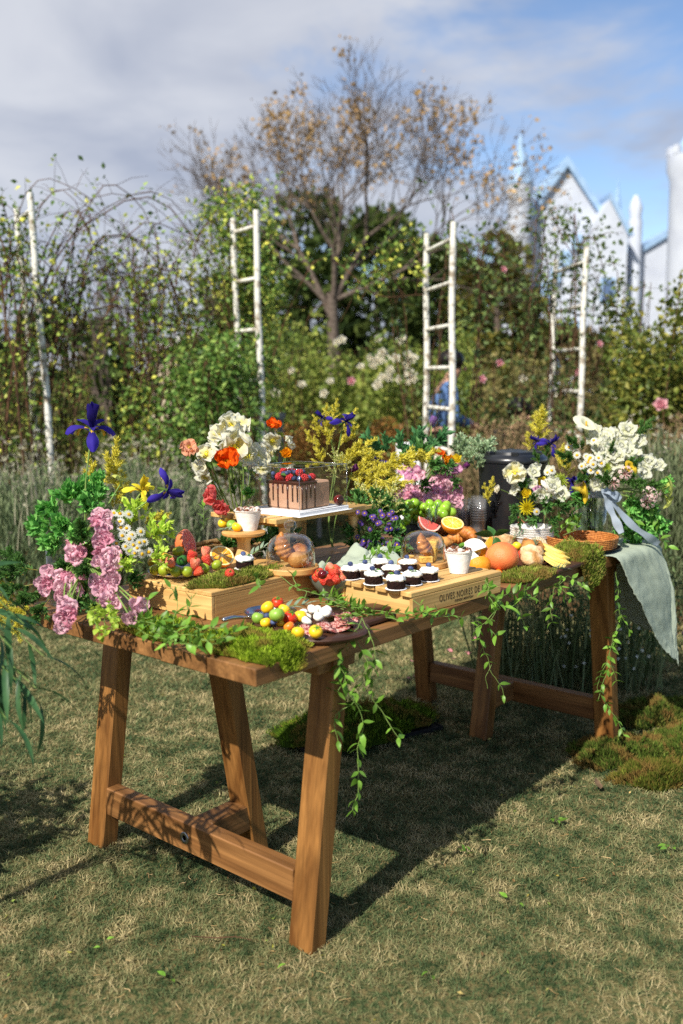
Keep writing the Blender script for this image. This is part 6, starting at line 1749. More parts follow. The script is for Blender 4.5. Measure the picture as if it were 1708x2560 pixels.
def H_calla(c, seed, L=0.085, R=0.024):
    g = G(); vs = []; fs = []; cs = []; nu, nv = 12, 16; gr = lin(150, 170, 90)
    for i in range(nu + 1):
        t = i / nu
        for j in range(nv + 1):
            a = -pi * 1.08 + 2 * pi * 1.08 * j / nv
            fr = 0.5 + 0.5 * cos(a)                    # 1 at the pointed front lip
            r = R * (0.18 + 0.82 * t ** 1.7) * (1 + 0.04 * abs(a))
            fl = max(0, t - 0.72) / 0.28
            r = r * (1 + 0.35 * fl * fl)
            z = L * (t * (0.62 + 0.38 * fr)) - 0.02 * fl * fl
            x, y = r * cos(a) + fl * fl * 0.016 * fr, r * sin(a)
            vs.append((x, y, z - L * 0.3)); f = min(1, t * 1.6); cs.append(tuple(gr[q] * (1 - f) + c[q] * f for q in range(3)) + (1,))
    for i in range(nu):
        for j in range(nv): k = i * (nv + 1) + j; fs.append((k, k + 1, k + nv + 2, k + nv + 1))
    g.add(vs, fs, cs)
    h = G(); h.add(*tube([(0, 0, -L * 0.1), (0, 0, L * 0.35)], [0.0035, 0.0025], 6))
    return [('spathe', g.mesh('spathe', m_petal)), ('spadix', h.mesh('spadix', m_pol))]
def H_ranun(c, seed, R=0.024, n=5):
    g = G()
    for ring in range(5):
        for k in range(n): petal(g, 2 * pi * k / n + ring * 0.63, 0.15 + ring * 0.3, 0.75, R * (1.15 - ring * 0.1), R * (1.2 - ring * 0.1), 0.22, 0.3, seed + k + ring * 7, shade(c, 0.85), shade(c, 1.08), (0.4, 0.8, 1, 1, 0.85, 0.5), 4, 5)
    return [('petals', g.mesh('petals', m_petal))]
def H_tulip(c, seed, L=0.05):
    g = G()
    for k in range(6): petal(g, pi / 3 * k, 0.75 + 0.1 * (k % 2), 0.85, L, L * 0.62, 0.3, 0.2, seed + k, lin(214, 200, 190) if k % 2 else shade(c, 0.8), c, (0.35, 0.8, 1.0, 0.95, 0.7, 0.15), 6, 5, z0=-0.01)
    return [('petals', g.mesh('petals', m_petal))]
def H_mum(c, seed, R=0.026):
    g = G()
    for ring in range(6):
        for k in range(14): petal(g, 2 * pi * k / 14 + ring * 0.35, -0.1 + ring * 0.28, 0.3, R * (1.1 - ring * 0.12), R * 0.22, 0.3, 0.1, seed + k + ring, shade(c, 0.85), c, (0.5, 0.9, 1, 0.9, 0.7, 0.3), 3, 2)
    return [('petals', g.mesh('petals', m_petal))]
def H_honey(c, seed):
    g = G()
    for k in range(7):
        a = k * 0.9; p0 = Vector((0, 0, 0)); d = Vector((cos(a) * 0.8, sin(a) * 0.8, 0.8)).normalized()
        g.add(*tube([p0, d * 0.018, d * 0.034], [0.0012, 0.0022, 0.0035], 6), col=shade(c, 0.95))
        Mx = Matrix.Translation(d * 0.034) @ look(d).to_matrix().to_4x4()
        h = G()
        for q in range(5): petal(h, 2 * pi * q / 5, 0.5, -1.0, 0.011, 0.007, 0.1, 0.3, seed + q + k, c, lin(248, 236, 226), None, 3, 2)
        g.add(h.v, h.f, h.c, Mx)
    return [('petals', g.mesh('petals', m_petal))]
def spray_mesh(L, n, cols, seed, nl=0.017, asp=0.16, branches=7, name='spray', width=0.4):
    """feathery sprig along +Z, needles around a stem and its side twigs"""
    rng = np.random.default_rng(seed); rr = random.Random(seed)
    g = G(); ax = []
    main = [Vector((0.02 * L * sin(3 * k / 8 + seed), 0.02 * L * cos(2 * k / 8), L * k / 8)) for k in range(9)]
    g.add(*tube(main, [0.0016 - 0.0001 * k for k in range(9)], 4), col=lin(140, 130, 60))
    for k in range(80): 
        f = 0.25 + 0.75 * rr.random(); i = min(7, int(f * 8)); ax.append((main[i].lerp(main[i + 1], f * 8 - i), Vector((0, 0, 1))))
    for b in range(branches):
        f = 0.2 + 0.65 * b / branches; i = int(f * 8); p = main[i]; a = b * 2.4 + seed
        d = Vector((cos(a) * 0.75, sin(a) * 0.75, 0.75)).normalized(); l = L * width * (1.1 - f)
        q = [p, p + d * l * 0.5, p + d * l + Vector((0, 0, l * 0.12))]
        g.add(*tube(q, [0.0009, 0.0008, 0.0004], 3, False), col=lin(150, 140, 66))
        for k in range(36): 
            t = rr.random(); ax.append((p + d * l * t + Vector((0, 0, l * 0.1 * t)), d))
    idx = rng.integers(0, len(ax), n)
    P = np.array([tuple(ax[i][0]) for i in idx]); D = np.array([tuple(ax[i][1]) for i in idx])
    V, F, C = leafcloud(P, nl, rng, asp=asp, up=0.1, D=D * 0.9, spread=0.75, cols=cols)
    V2 = np.array(g.v); F2 = np.array([f for f in g.f if len(f) == 4])
    F2 = np.concatenate([F2[:, [0, 1, 2]], F2[:, [0, 2, 3]]]); C2 = np.array(g.c)[:, :3]
    V, F, C = join([(V, F, C), (V2, F2, C2)])
    return npmesh(name, V, F, m_fol, C)
WH = lin(230, 231, 222); PK = lin(242, 184, 204); PK2 = lin(250, 224, 232); PU = lin(52, 40, 136)
FL = {
    'iris': [H_iris(PU, k) for k in (1, 14)], 'iris_y': [H_iris(lin(238, 214, 60), 3)], 'iris_w': [H_iris(lin(240, 238, 226), 5)],
    'poppy_w': [H_poppy(WH, k, 4, 0.058, (220, 206, 50), o) for k, o in ((1, 0.45), (9, 0.3), (17, 0.7))],
    'poppy_o': [H_poppy(lin(240, 104, 16), 4, 4, 0.04, (240, 200, 40), 0.75)], 'poppy_p': [H_poppy(lin(238, 176, 142), 6, 4, 0.032, (190, 160, 50), 0.5)],
    'poppy_c': [H_poppy(lin(232, 116, 112), 8, 4, 0.042, (200, 170, 60), 0.9)],
    'pea': [H_pea(PK, PK2, 1), H_pea(lin(236, 160, 182), PK, 11), H_pea(lin(246, 190, 208), lin(252, 232, 238), 21)],
    'pea_l': [H_pea(lin(232, 160, 206), lin(244, 210, 232), 31), H_pea(lin(224, 140, 190), PK2, 41)],
    'daisy': [H_daisy(WH, 1)], 'aster': [H_daisy(lin(110, 80, 170), 3, 15, 0.0085, 0.0026, m_pol, 0.0028)],
    'white': [H_white(WH, k) for k in (1, 5, 9)], 'calla_w': [H_calla(lin(240, 240, 214), 1)], 'calla_y': [H_calla(lin(240, 206, 60), 2)], 'calla_g': [H_calla(lin(216, 222, 120), 3)],
    'ranun_o': [H_ranun(lin(240, 110, 30), 1)], 'ranun_g': [H_ranun(lin(248, 176, 30), 2)], 'ranun_y': [H_ranun(lin(246, 226, 60), 3)], 'ranun_w': [H_ranun(lin(246, 240, 220), 4)],
    'tulip': [H_tulip(lin(150, 112, 176), 1)], 'tulip_d': [H_tulip(lin(108, 40, 104), 2)], 'mum': [H_mum(lin(196, 212, 90), 1)], 'mum_y': [H_mum(lin(240, 226, 50), 4)], 'honey': [H_honey(lin(236, 196, 196), 1)],
}
YS = [lin(150, 148, 50)[:3], lin(196, 188, 76)[:3], lin(214, 208, 116)[:3]]
me_ysp = [spray_mesh(0.2, 720, YS, k, 0.021, 0.15) for k in (1, 2, 3)]
me_gyp = [spray_mesh(0.16, 500, [lin(90, 120, 60)[:3], lin(196, 196, 120)[:3], lin(226, 222, 190)[:3]], k, 0.008, 0.7, 10, width=0.6) for k in (4, 5)]
me_fern = [spray_mesh(0.2, 700, [lin(54, 88, 44)[:3], lin(86, 124, 62)[:3]], k, 0.03, 0.18, 5) for k in (6, 7)]
me_dusty = [spray_mesh(0.14, 520, [lin(112, 136, 108)[:3], lin(150, 170, 142)[:3], lin(170, 186, 160)[:3]], k, 0.022, 0.4, 8, width=0.7) for k in (8, 9)]
me_dark = [spray_mesh(0.16, 130, [lin(48, 84, 42)[:3], lin(80, 122, 62)[:3]], k, 0.05, 0.5, 7, width=0.8) for k in (10, 11)]
me_mintb = [spray_mesh(0.13, 150, [lin(66, 122, 56)[:3], lin(100, 158, 80)[:3], lin(136, 186, 104)[:3]], k, 0.042, 0.7, 8, width=0.8) for k in (12, 13)]
me_lime = [spray_mesh(0.12, 110, [lin(136, 168, 60)[:3], lin(176, 196, 84)[:3]], k, 0.03, 0.7, 7, width=0.9) for k in (14, 15)]
me_kale = [spray_mesh(0.14, 90, [lin(44, 90, 54)[:3], lin(76, 122, 78)[:3]], k, 0.045, 0.45, 2, width=0.3) for k in (16,)]
SP = {'yspray': me_ysp, 'gyp': me_gyp, 'fern': me_fern, 'dusty': me_dusty, 'darkl': me_dark, 'mint': me_mintb, 'lime': me_lime, 'kale': me_kale}
PARTN = {'iris': 'iris_bloom', 'iris_y': 'iris_bloom', 'iris_w': 'iris_bloom', 'poppy_w': 'poppy_bloom', 'poppy_o': 'poppy_bloom', 'poppy_p': 'poppy_bloom', 'poppy_c': 'poppy_bloom', 'pea': 'sweet_pea_bloom', 'pea_l': 'sweet_pea_bloom',
         'daisy': 'daisy_bloom', 'aster': 'aster_bloom', 'white': 'white_bloom', 'calla_w': 'calla_bloom', 'calla_y': 'calla_bloom', 'calla_g': 'calla_bloom', 'ranun_o': 'ranunculus_bloom', 'ranun_g': 'ranunculus_bloom', 'ranun_y': 'ranunculus_bloom',
         'ranun_w': 'ranunculus_bloom', 'tulip': 'tulip_bloom', 'tulip_d': 'tulip_bloom', 'mum': 'chrysanthemum_bloom', 'mum_y': 'chrysanthemum_bloom', 'honey': 'honeysuckle_bloom',
         'yspray': 'golden_spray', 'gyp': 'filler_spray', 'fern': 'fern_frond', 'dusty': 'silver_spray', 'darkl': 'leafy_sprig', 'mint': 'leafy_sprig', 'lime': 'leafy_sprig', 'kale': 'curly_leaf'}
CAMP = Vector((0, 0, 1.35))
SPS = {'darkl': 0.55, 'mint': 0.85, 'dusty': 0.85, 'kale': 0.9, 'fern': 0.85, 'yspray': 1.1}
def bouquet(name, label, base, items, seed, neck=None, cat='flowers', group=None, stems=True, stem_r=0.0022):
    """items: (kind, world point, size[, facing]); stems run from the base through the neck to each head"""
    rr = random.Random(seed); base = Vector(base); neck = Vector(neck) if neck else base + Vector((0, 0, 0.12))
    t = thing(name, label, cat, base, 0, group)
    gs = G()
    for it in items:
        k, p, s = it[0], Vector(it[1]), it[2]
        q = p - base; nk = neck - base
        if k in FL:
            hs = FL[k][rr.randrange(len(FL[k]))]
            if len(it) > 3: d = Vector(it[3])
            else:
                d = (CAMP - p).normalized() * 0.75 + (p - neck).normalized() * 0.6 + Vector((rr.uniform(-0.5, 0.5), rr.uniform(-0.4, 0.2), rr.uniform(-0.2, 0.5)))
            if name == 'white_bouquet' and k == 'white': s *= 0.8
            o = ob(PARTN[k], hs[0][1], t, q, look(d, rr.uniform(0, 6.28)), s * rr.uniform(0.9, 1.08) * (0.86 if k == 'poppy_w' else 1))
            for n_, m_ in hs[1:]: ob(n_, m_, o)
            if stems:
                b0 = Vector((rr.uniform(-0.015, 0.015), rr.uniform(-0.015, 0.015), 0.01))
                dn = Vector(d).normalized()
                gs.add(*tube(spline([b0, nk + Vector((rr.uniform(-0.02, 0.02), rr.uniform(-0.02, 0.02), 0)), (nk + q) * 0.5 + Vector((rr.uniform(-0.02, 0.02), 0, 0.01)) - dn * 0.01, q - dn * 0.004], 8), stem_r * (0.6 if k in ('daisy', 'aster') else 1), 5, False))
        else:
            ms = SP[k]; me = ms[rr.randrange(len(ms))]
            d = Vector(it[3]) if len(it) > 3 else (p - neck) + Vector((rr.uniform(-0.05, 0.05), rr.uniform(-0.05, 0.05), 0.03))
            o = ob(PARTN[k], me, t, q, look(d, rr.uniform(0, 6.28)), s * SPS.get(k, 1.0))
    if stems and gs.v: ob('stems', gs.mesh('stems', m_stem), t)
    return t

# ---- left arrangement in a glass vase
LB = TP(0.115, 0.79)
def glass_vase(label, p, R, H, water=0.6, name='glass_vase', tint=None, group='glass vases'):
    t = thing(name, label, 'vase', p, 0, group)
    g = G(); vs, fs = lathe([(R * 0.96, 0.0), (R, 0.006), (R, H), (R * 0.95, H), (R * 0.94, 0.010)], 28); g.add(vs, fs[:-2]); vs, fs = lathe([(0, 0.001), (R * 0.96, 0.001)], 28); g.add(vs, fs[:-1])
    ob('wall', g.mesh('wall', m_glass), t)
    g = G(); g.add(*lathe([(0, 0.009), (R * 0.92, 0.009), (R * 0.92, H * water), (0, H * water)], 24)); ob('water', g.mesh('water', thin_glass('vase_water', (0.80, 0.86, 0.82, 1), 1.0)), t)
    return t
glass_vase('glass vase of stems among the pink snapdragons at the left table corner', TP(0.10, 0.865), 0.042, 0.165)
left = [('iris', (-0.683, 2.600, 1.244), 1.25, (0.15, -0.35, 0.9)), ('iris', (-0.475, 2.550, 1.085), 1.1, (0.7, -0.5, -0.1)),
        ('iris_y', (-0.556, 2.620, 1.074), 1.0, (0.3, -0.6, 0.8)), ('calla_g', (-0.620, 2.650, 1.097), 0.5, (0, 0, 1)),
        ('yspray', (-0.689, 2.750, 1.065), 0.7, (0.25, 0, 1)), ('yspray', (-0.712, 2.750, 1.039), 0.6, (-0.2, 0, 1)), ('yspray', (-0.656, 2.740, 1.030), 0.62, (0.05, 0, 1)), ('yspray', (-0.666, 2.720, 1.006), 0.45, (0.6, 0, 1)), ('yspray', (-0.553, 2.600, 0.978), 0.4, (1, 0, 0.5)),
        ('lime', (-0.583, 2.600, 0.969), 0.7, (0.2, -0.2, 1)), ('lime', (-0.532, 2.550, 0.943), 0.7, (0.8, -0.3, 0.6))]
for p, d in (((-0.748, 2.620, 1.028), (-0.2, -0.3, 1)), ((-0.778, 2.600, 0.997), (-0.8, -0.3, 0.7)), ((-0.709, 2.600, 1.005), (0.2, -0.5, 0.9)), ((-0.739, 2.580, 0.974), (-0.4, -0.7, 0.4)), ((-0.707, 2.660, 1.023), (0.4, 0, 1)), ((-0.785, 2.580, 0.974), (-1, -0.3, 0.3)), ((-0.716, 2.570, 0.962), (0.1, -0.8, 0.1)), ((-0.703, 2.680, 1.047), (0.1, 0, 1)), ((-0.761, 2.580, 0.957), (-0.5, -0.5, -0.2)), ((-0.728, 2.640, 1.030), (0, -0.2, 1))):
    left.append(('mint', p, 0.62, d))
for p in ((-0.618, 2.550, 1.023), (-0.602, 2.550, 1.021), (-0.578, 2.550, 1.019), (-0.598, 2.530, 1.002), (-0.596, 2.530, 0.986), (-0.581, 2.530, 0.984), (-0.541, 2.520, 0.976), (-0.568, 2.500, 0.959), (-0.591, 2.520, 0.965), (-0.541, 2.500, 0.949), (-0.548, 2.500, 0.934), (-0.555, 2.500, 0.920), (-0.563, 2.510, 0.968), (-0.521, 2.520, 0.920), (-0.533, 2.520, 0.948), (-0.608, 2.520, 0.944), (-0.579, 2.500, 0.939), (-0.535, 2.500, 0.918), (-0.569, 2.500, 0.926), (-0.593, 2.500, 0.893), (-0.558, 2.500, 0.943)):
    left.append(('daisy', p, 1.15))
for p in ((-0.654, 2.520, 1.023), (-0.634, 2.520, 1.017), (-0.658, 2.500, 1.006), (-0.634, 2.500, 0.993), (-0.644, 2.490, 0.986), (-0.647, 2.480, 0.963), (-0.626, 2.480, 0.963), (-0.639, 2.470, 0.950), (-0.643, 2.460, 0.930), (-0.616, 2.450, 0.927), (-0.596, 2.450, 0.931), (-0.639, 2.440, 0.909), (-0.616, 2.430, 0.902), (-0.597, 2.440, 0.908), (-0.617, 2.430, 0.884), (-0.605, 2.430, 0.878),
          (-0.728, 2.520, 0.945), (-0.707, 2.520, 0.947), (-0.721, 2.500, 0.929), (-0.700, 2.500, 0.923), (-0.724, 2.500, 0.911), (-0.707, 2.500, 0.906),
          (-0.787, 2.500, 0.874), (-0.802, 2.480, 0.847), (-0.775, 2.470, 0.850), (-0.788, 2.470, 0.830), (-0.750, 2.470, 0.867), (-0.726, 2.460, 0.865), (-0.712, 2.450, 0.854), (-0.741, 2.450, 0.842), (-0.726, 2.440, 0.828), (-0.698, 2.440, 0.836), (-0.739, 2.440, 0.819), (-0.676, 2.440, 0.878),
          (-0.638, 2.400, 0.864), (-0.615, 2.400, 0.856), (-0.618, 2.380, 0.844), (-0.594, 2.380, 0.848), (-0.598, 2.360, 0.832), (-0.575, 2.360, 0.820), (-0.608, 2.370, 0.826), (-0.590, 2.400, 0.872), (-0.515, 2.300, 0.824), (-0.500, 2.300, 0.825), (-0.519, 2.260, 0.804),
          (-0.700, 2.340, 0.826), (-0.685, 2.320, 0.818), (-0.698, 2.320, 0.810), (-0.682, 2.310, 0.803), (-0.698, 2.310, 0.793), (-0.693, 2.310, 0.778), (-0.703, 2.310, 0.770), (-0.679, 2.310, 0.791)):
    left.append(('pea', p, 0.92))
for p, d in (((-0.832, 2.550, 0.869), (-1, -0.2, 0.2)), ((-0.870, 2.550, 0.856), (-1, -0.2, 0.1)), ((-0.869, 2.600, 0.872), (-1, 0, 0.5)), ((-0.797, 2.500, 0.828), (-0.6, -0.6, -0.3)), ((-0.830, 2.500, 0.841), (-1, -0.2, -0.2)), ((-0.685, 2.500, 0.944), (0, -0.5, 0.6)), ((-0.671, 2.450, 0.878), (0.1, -0.6, 0.2)), ((-0.775, 2.450, 0.809), (-0.2, -0.6, -0.4))):
    left.append(('fern', p, 0.6, d))
for p, d in (((-0.864, 2.500, 0.807), (-1, -0.4, -0.3)), ((-0.878, 2.480, 0.799), (-0.9, -0.4, -0.5)), ((-0.848, 2.460, 0.787), (-0.9, -0.5, -0.5)), ((-0.885, 2.460, 0.779), (-0.6, -0.4, -0.6)), ((-0.812, 2.440, 0.795), (-0.5, -0.7, -0.2)), ((-0.889, 2.550, 0.813), (-1, 0, 0.3)), ((-0.873, 2.460, 0.770), (0.3, -0.5, -0.5))):
    left.append(('yspray', p, 0.42, d))
for p, d in (((-0.697, 2.600, 0.884), (-0.2, -0.3, 1)), ((-0.609, 2.550, 0.871), (0.4, -0.5, 0.6)), ((-0.582, 2.500, 0.843), (0.6, -0.6, 0.3)), ((-0.690, 2.500, 0.819), (0, -0.8, 0.2)), ((-0.736, 2.550, 0.859), (-0.3, -0.5, 0.5)), ((-0.611, 2.600, 0.901), (0.3, -0.3, 0.9)), ((-0.638, 2.420, 0.803), (0, -0.8, 0.1)), ((-0.678, 2.450, 0.796), (-0.1, -0.7, 0.2))):
    left.append(('darkl', p, 0.62, d))
left += [('lime', (-0.580, 2.460, 0.884), 0.5, (0.4, -0.6, 0.4)), ('lime', (-0.515, 2.500, 0.897), 0.5, (0.6, -0.4, 0.5))]
bouquet('flower_arrangement', 'large arrangement of purple irises, pink sweet peas and daisies at the left table corner', LB, left, 1, LB + Vector((0, 0, 0.13)), group='flower arrangements on the table')

# ---- poppies
PB = Vector((-0.335, 3.08, TT))
glass_vase('small glass vase of white poppies hidden behind the pedestal', PB, 0.030, 0.10, 0.7)
pop = [('poppy_w', (-0.345, 3.050, 1.233), 1.1, (0.3, -0.4, 0.9)), ('poppy_w', (-0.385, 3.080, 1.208), 1.0, (-0.6, -0.5, 0.6)), ('poppy_w', (-0.335, 2.980, 1.174), 1.15, (0.15, -1, 0.35)), ('poppy_w', (-0.421, 3.000, 1.146), 0.9, (-0.6, -0.4, 0.5)), ('poppy_w', (-0.428, 3.000, 1.107), 0.9, (-0.8, -0.4, 0.0)), ('poppy_w', (-0.312, 3.050, 1.142), 1.0, (0.6, -0.5, 0.4)), ('poppy_w', (-0.285, 3.100, 1.138), 0.95, (0.6, -0.3, 0.6)), ('poppy_w', (-0.428, 3.000, 1.084), 0.75, (-0.7, -0.4, -0.4)),
       ('poppy_o', (-0.351, 2.930, 1.130), 1.05, (0.0, -0.8, 0.7)), ('poppy_p', (-0.473, 2.950, 1.173), 0.95, (0.05, -0.9, 0.4)), ('poppy_c', (-0.390, 2.930, 1.025), 0.95, (-0.7, -0.5, 0.2)), ('poppy_c', (-0.367, 2.930, 0.998), 0.85, (-0.3, -0.8, -0.4)),
       ('mint', (-0.315, 3.050, 0.999), 0.4, (0.3, -0.3, 0.6)), ('fern', (-0.346, 3.050, 1.007), 0.35, (-0.2, -0.3, 1))]
bouquet('poppy_bunch', 'bunch of crinkled white poppies with one orange and one peach poppy beside the cake', PB, pop, 2, PB + Vector((0.0, 0, 0.11)), group='flower arrangements on the table', stem_r=0.0026)
P2 = Vector((-0.19, 3.42, TT))
pop2 = [('poppy_o', (-0.239, 3.350, 1.220), 0.85, (0.2, -0.4, 0.8)), ('poppy_w', (-0.246, 3.350, 1.173), 0.75, (0.3, -0.6, -0.3)), ('poppy_w', (-0.190, 3.360, 1.163), 0.6, (0.8, -0.2, 0.3)), ('ranun_g', (-0.193, 3.360, 1.122), 1.0), ('poppy_w', (-0.283, 3.360, 1.103), 0.7, (0.1, -0.8, 0.2)), ('poppy_w', (-0.268, 3.400, 1.126), 0.7), ('poppy_w', (-0.283, 3.360, 1.077), 0.6), ('mum', (-0.216, 3.360, 1.191), 0.7), ('fern', (-0.276, 3.380, 1.062), 0.5), ('fern', (-0.307, 3.380, 1.040), 0.5)]
bouquet('poppy_bunch', 'looser poppies with an orange bud standing behind the cake cover', P2, pop2, 3, P2 + Vector((0, 0, 0.13)), group='flower arrangements on the table')

# ---- golden sprays and iris behind the cake, pink mass in the middle
GB = Vector((-0.03, 3.48, TT))
gold = [('iris', (0.012, 3.440, 1.234), 0.9, (0.5, -0.5, 0.4)), ('iris', (-0.059, 3.500, 1.244), 0.7, (-0.7, -0.2, 0.6)), ('tulip_d', (0.042, 3.420, 1.060), 0.85, (0.4, -0.5, 0.5))]
for p, d, s in (((-0.053, 3.500, 1.208), (0.0, 0, 1), 0.42), ((-0.072, 3.500, 1.168), (-0.35, 0, 1), 0.42), ((-0.035, 3.500, 1.231), (0.25, 0, 1), 0.4), ((-0.008, 3.500, 1.194), (0.7, 0, 0.9), 0.5), ((-0.008, 3.500, 1.136), (0.7, 0, 0.8), 0.5), ((-0.049, 3.500, 1.131), (0, 0, 1), 0.6), ((-0.081, 3.500, 1.132), (-0.5, 0, 0.7), 0.4),
                ((0.023, 3.460, 1.093), (0.8, 0, 0.6), 0.6), ((-0.022, 3.450, 1.058), (0.5, -0.2, 0.6), 0.5), ((0.013, 3.440, 1.032), (0.9, -0.2, 0.3), 0.55), ((0.040, 3.420, 0.989), (0.9, -0.2, 0.1), 0.5), ((-0.067, 3.450, 1.059), (-0.2, 0, 1), 0.5), ((0.040, 3.450, 1.058), (0.8, 0, 0.5), 0.6),
                ((0.042, 3.420, 0.977), (0.8, -0.1, 0.55), 0.72), ((0.070, 3.440, 1.020), (0.85, -0.1, 0.5), 0.8), ((0.123, 3.440, 1.051), (1, -0.1, 0.4), 0.8), ((0.095, 3.400, 0.988), (1, -0.1, 0.1), 0.6), ((0.173, 3.450, 1.072), (1, -0.1, 0.35), 0.75), ((0.126, 3.400, 1.023), (1, -0.2, 0.0), 0.6), ((0.047, 3.440, 1.011), (0.5, 0, 0.9), 0.6), ((0.007, 3.460, 1.050), (0.5, 0, 0.9), 0.6), ((0.069, 3.400, 0.970), (1, -0.2, -0.1), 0.5), ((0.232, 3.460, 1.080), (1, 0, 0.35), 0.6)):
    gold.append(('yspray', p, s, d))
for p, d in (((-0.022, 3.420, 1.079), (0, -0.4, 0.6)), ((-0.005, 3.420, 1.043), (0.3, -0.4, 0.5)), ((0.007, 3.400, 1.068), (-0.2, -0.4, 0.6)), ((-0.002, 3.400, 1.033), (-0.4, -0.4, 0.4))): gold.append(('gyp', p, 0.5, d))
bouquet('golden_spray_arrangement', 'arrangement of golden yellow foliage sprays with a purple iris behind the cake', GB, gold, 4, GB + Vector((0, 0, 0.12)), group='flower arrangements on the table')
MB_ = Vector((0.30, 3.72, TT))
pink = []
for p in ((0.262, 3.620, 1.006), (0.285, 3.620, 1.010), (0.310, 3.640, 1.018), (0.233, 3.620, 0.968), (0.260, 3.600, 0.970), (0.288, 3.600, 0.970), (0.277, 3.580, 0.948), (0.254, 3.580, 0.944), (0.305, 3.580, 0.939), (0.337, 3.620, 0.981), (0.356, 3.620, 0.991), (0.380, 3.630, 1.004), (0.404, 3.630, 1.008), (0.424, 3.640, 1.002), (0.343, 3.580, 0.957), (0.366, 3.580, 0.967), (0.391, 3.600, 0.978), (0.410, 3.600, 0.988), (0.384, 3.570, 0.944), (0.359, 3.560, 0.936), (0.399, 3.580, 0.952), (0.443, 3.600, 0.964), (0.445, 3.580, 0.938), (0.427, 3.580, 0.933), (0.322, 3.560, 0.932), (0.295, 3.560, 0.923), (0.260, 3.660, 1.049), (0.245, 3.660, 1.035), (0.227, 3.600, 0.947), (0.438, 3.560, 0.917), (0.283, 3.660, 1.035)):
    pink.append(('pea', p, 1.0) if len(pink) % 3 else ('pea_l', p, 1.05))
pink += [('ranun_o', (0.378, 3.660, 1.096), 1.05), ('ranun_w', (0.363, 3.630, 1.077), 1.0), ('ranun_g', (0.411, 3.640, 1.071), 1.15), ('ranun_y', (0.444, 3.640, 1.076), 1.1), ('pea_l', (0.431, 3.620, 1.047), 1.1), ('pea_l', (0.445, 3.620, 1.042), 1.0), ('tulip_d', (0.472, 3.630, 1.050), 0.8, (0.5, -0.4, 0.5)), ('ranun_o', (0.361, 3.680, 1.090), 0.7), ('ranun_g', (0.399, 3.680, 1.083), 0.7),
         ('iris', (0.139, 3.550, 1.075), 0.8), ('iris', (0.130, 3.500, 1.032), 0.6), ('tulip', (0.369, 3.850, 1.210), 1.0, (0.25, -0.2, 1))]
for p, d, s in (((0.313, 3.680, 1.067), (0, -0.2, 1), 0.9), ((0.339, 3.640, 1.032), (0.3, -0.5, 0.5), 0.8), ((0.285, 3.680, 1.043), (-0.4, -0.2, 0.7), 0.8), ((0.395, 3.640, 1.031), (0.2, -0.6, 0.4), 0.8), ((0.215, 3.620, 1.001), (-0.5, -0.4, 0.4), 0.8), ((0.316, 3.600, 0.988), (0, -0.8, 0.1), 0.7), ((0.424, 3.600, 0.992), (0.2, -0.8, 0.1), 0.6), ((0.204, 3.600, 0.956), (-0.4, -0.5, 0.0), 0.8)): pink.append(('darkl', p, s, d))
for p, d, s in (((0.171, 3.700, 1.090), (-0.7, 0, 0.8), 0.95), ((0.186, 3.700, 1.095), (-0.2, 0, 1), 0.7), ((0.238, 3.700, 1.090), (-0.1, 0, 1), 0.8), ((0.277, 3.700, 1.094), (0.2, 0, 1), 0.8), ((0.346, 3.720, 1.107), (0.6, 0, 0.7), 0.9), ((0.307, 3.720, 1.116), (0.1, 0, 1), 0.7)): pink.append(('kale', p, s, d))
for p, d, s in (((0.494, 3.750, 1.084), (-0.2, 0, 1), 0.75), ((0.528, 3.750, 1.069), (0.2, 0, 1), 0.8), ((0.553, 3.750, 1.055), (0.5, 0, 0.9), 0.75), ((0.505, 3.720, 1.038), (0, -0.3, 0.7), 0.75), ((0.534, 3.720, 1.023), (0.2, -0.3, 0.8), 0.6), ((0.486, 3.760, 1.059), (-0.3, 0, 0.9), 0.8), ((0.567, 3.780, 1.081), (0.4, 0, 0.8), 0.7)): pink.append(('dusty', p, s, d))
bouquet('flower_arrangement', 'pink sweet peas with orange ranunculus and silvery foliage at the back of the table', MB_, pink, 5, MB_ + Vector((0, 0, 0.12)), group='flower arrangements on the table')
t = thing('dark_planter', 'low dark planter holding the pink sweet peas', 'planter', MB_)
g = G(); g.add(*lathe([(0, 0), (0.06, 0), (0.075, 0.07), (0.072, 0.072), (0.07, 0.066), (0, 0.06)], 28)); ob('pot', g.mesh('pot', m_blackm, True, 0.7), t)
# grape dish
gd = Vector((0.26, 3.53, TT))
t = thing('footed_dish', 'dark footed dish carrying the green grapes', 'dish', gd)
g = G(); g.add(*lathe([(0, 0), (0.04, 0), (0.042, 0.004), (0.016, 0.012), (0.014, 0.04), (0.06, 0.052), (0.095, 0.066), (0.094, 0.069), (0.06, 0.057), (0, 0.052)], 32)); ob('dish', g.mesh('dish', m_blackm, True, 0.7), t)
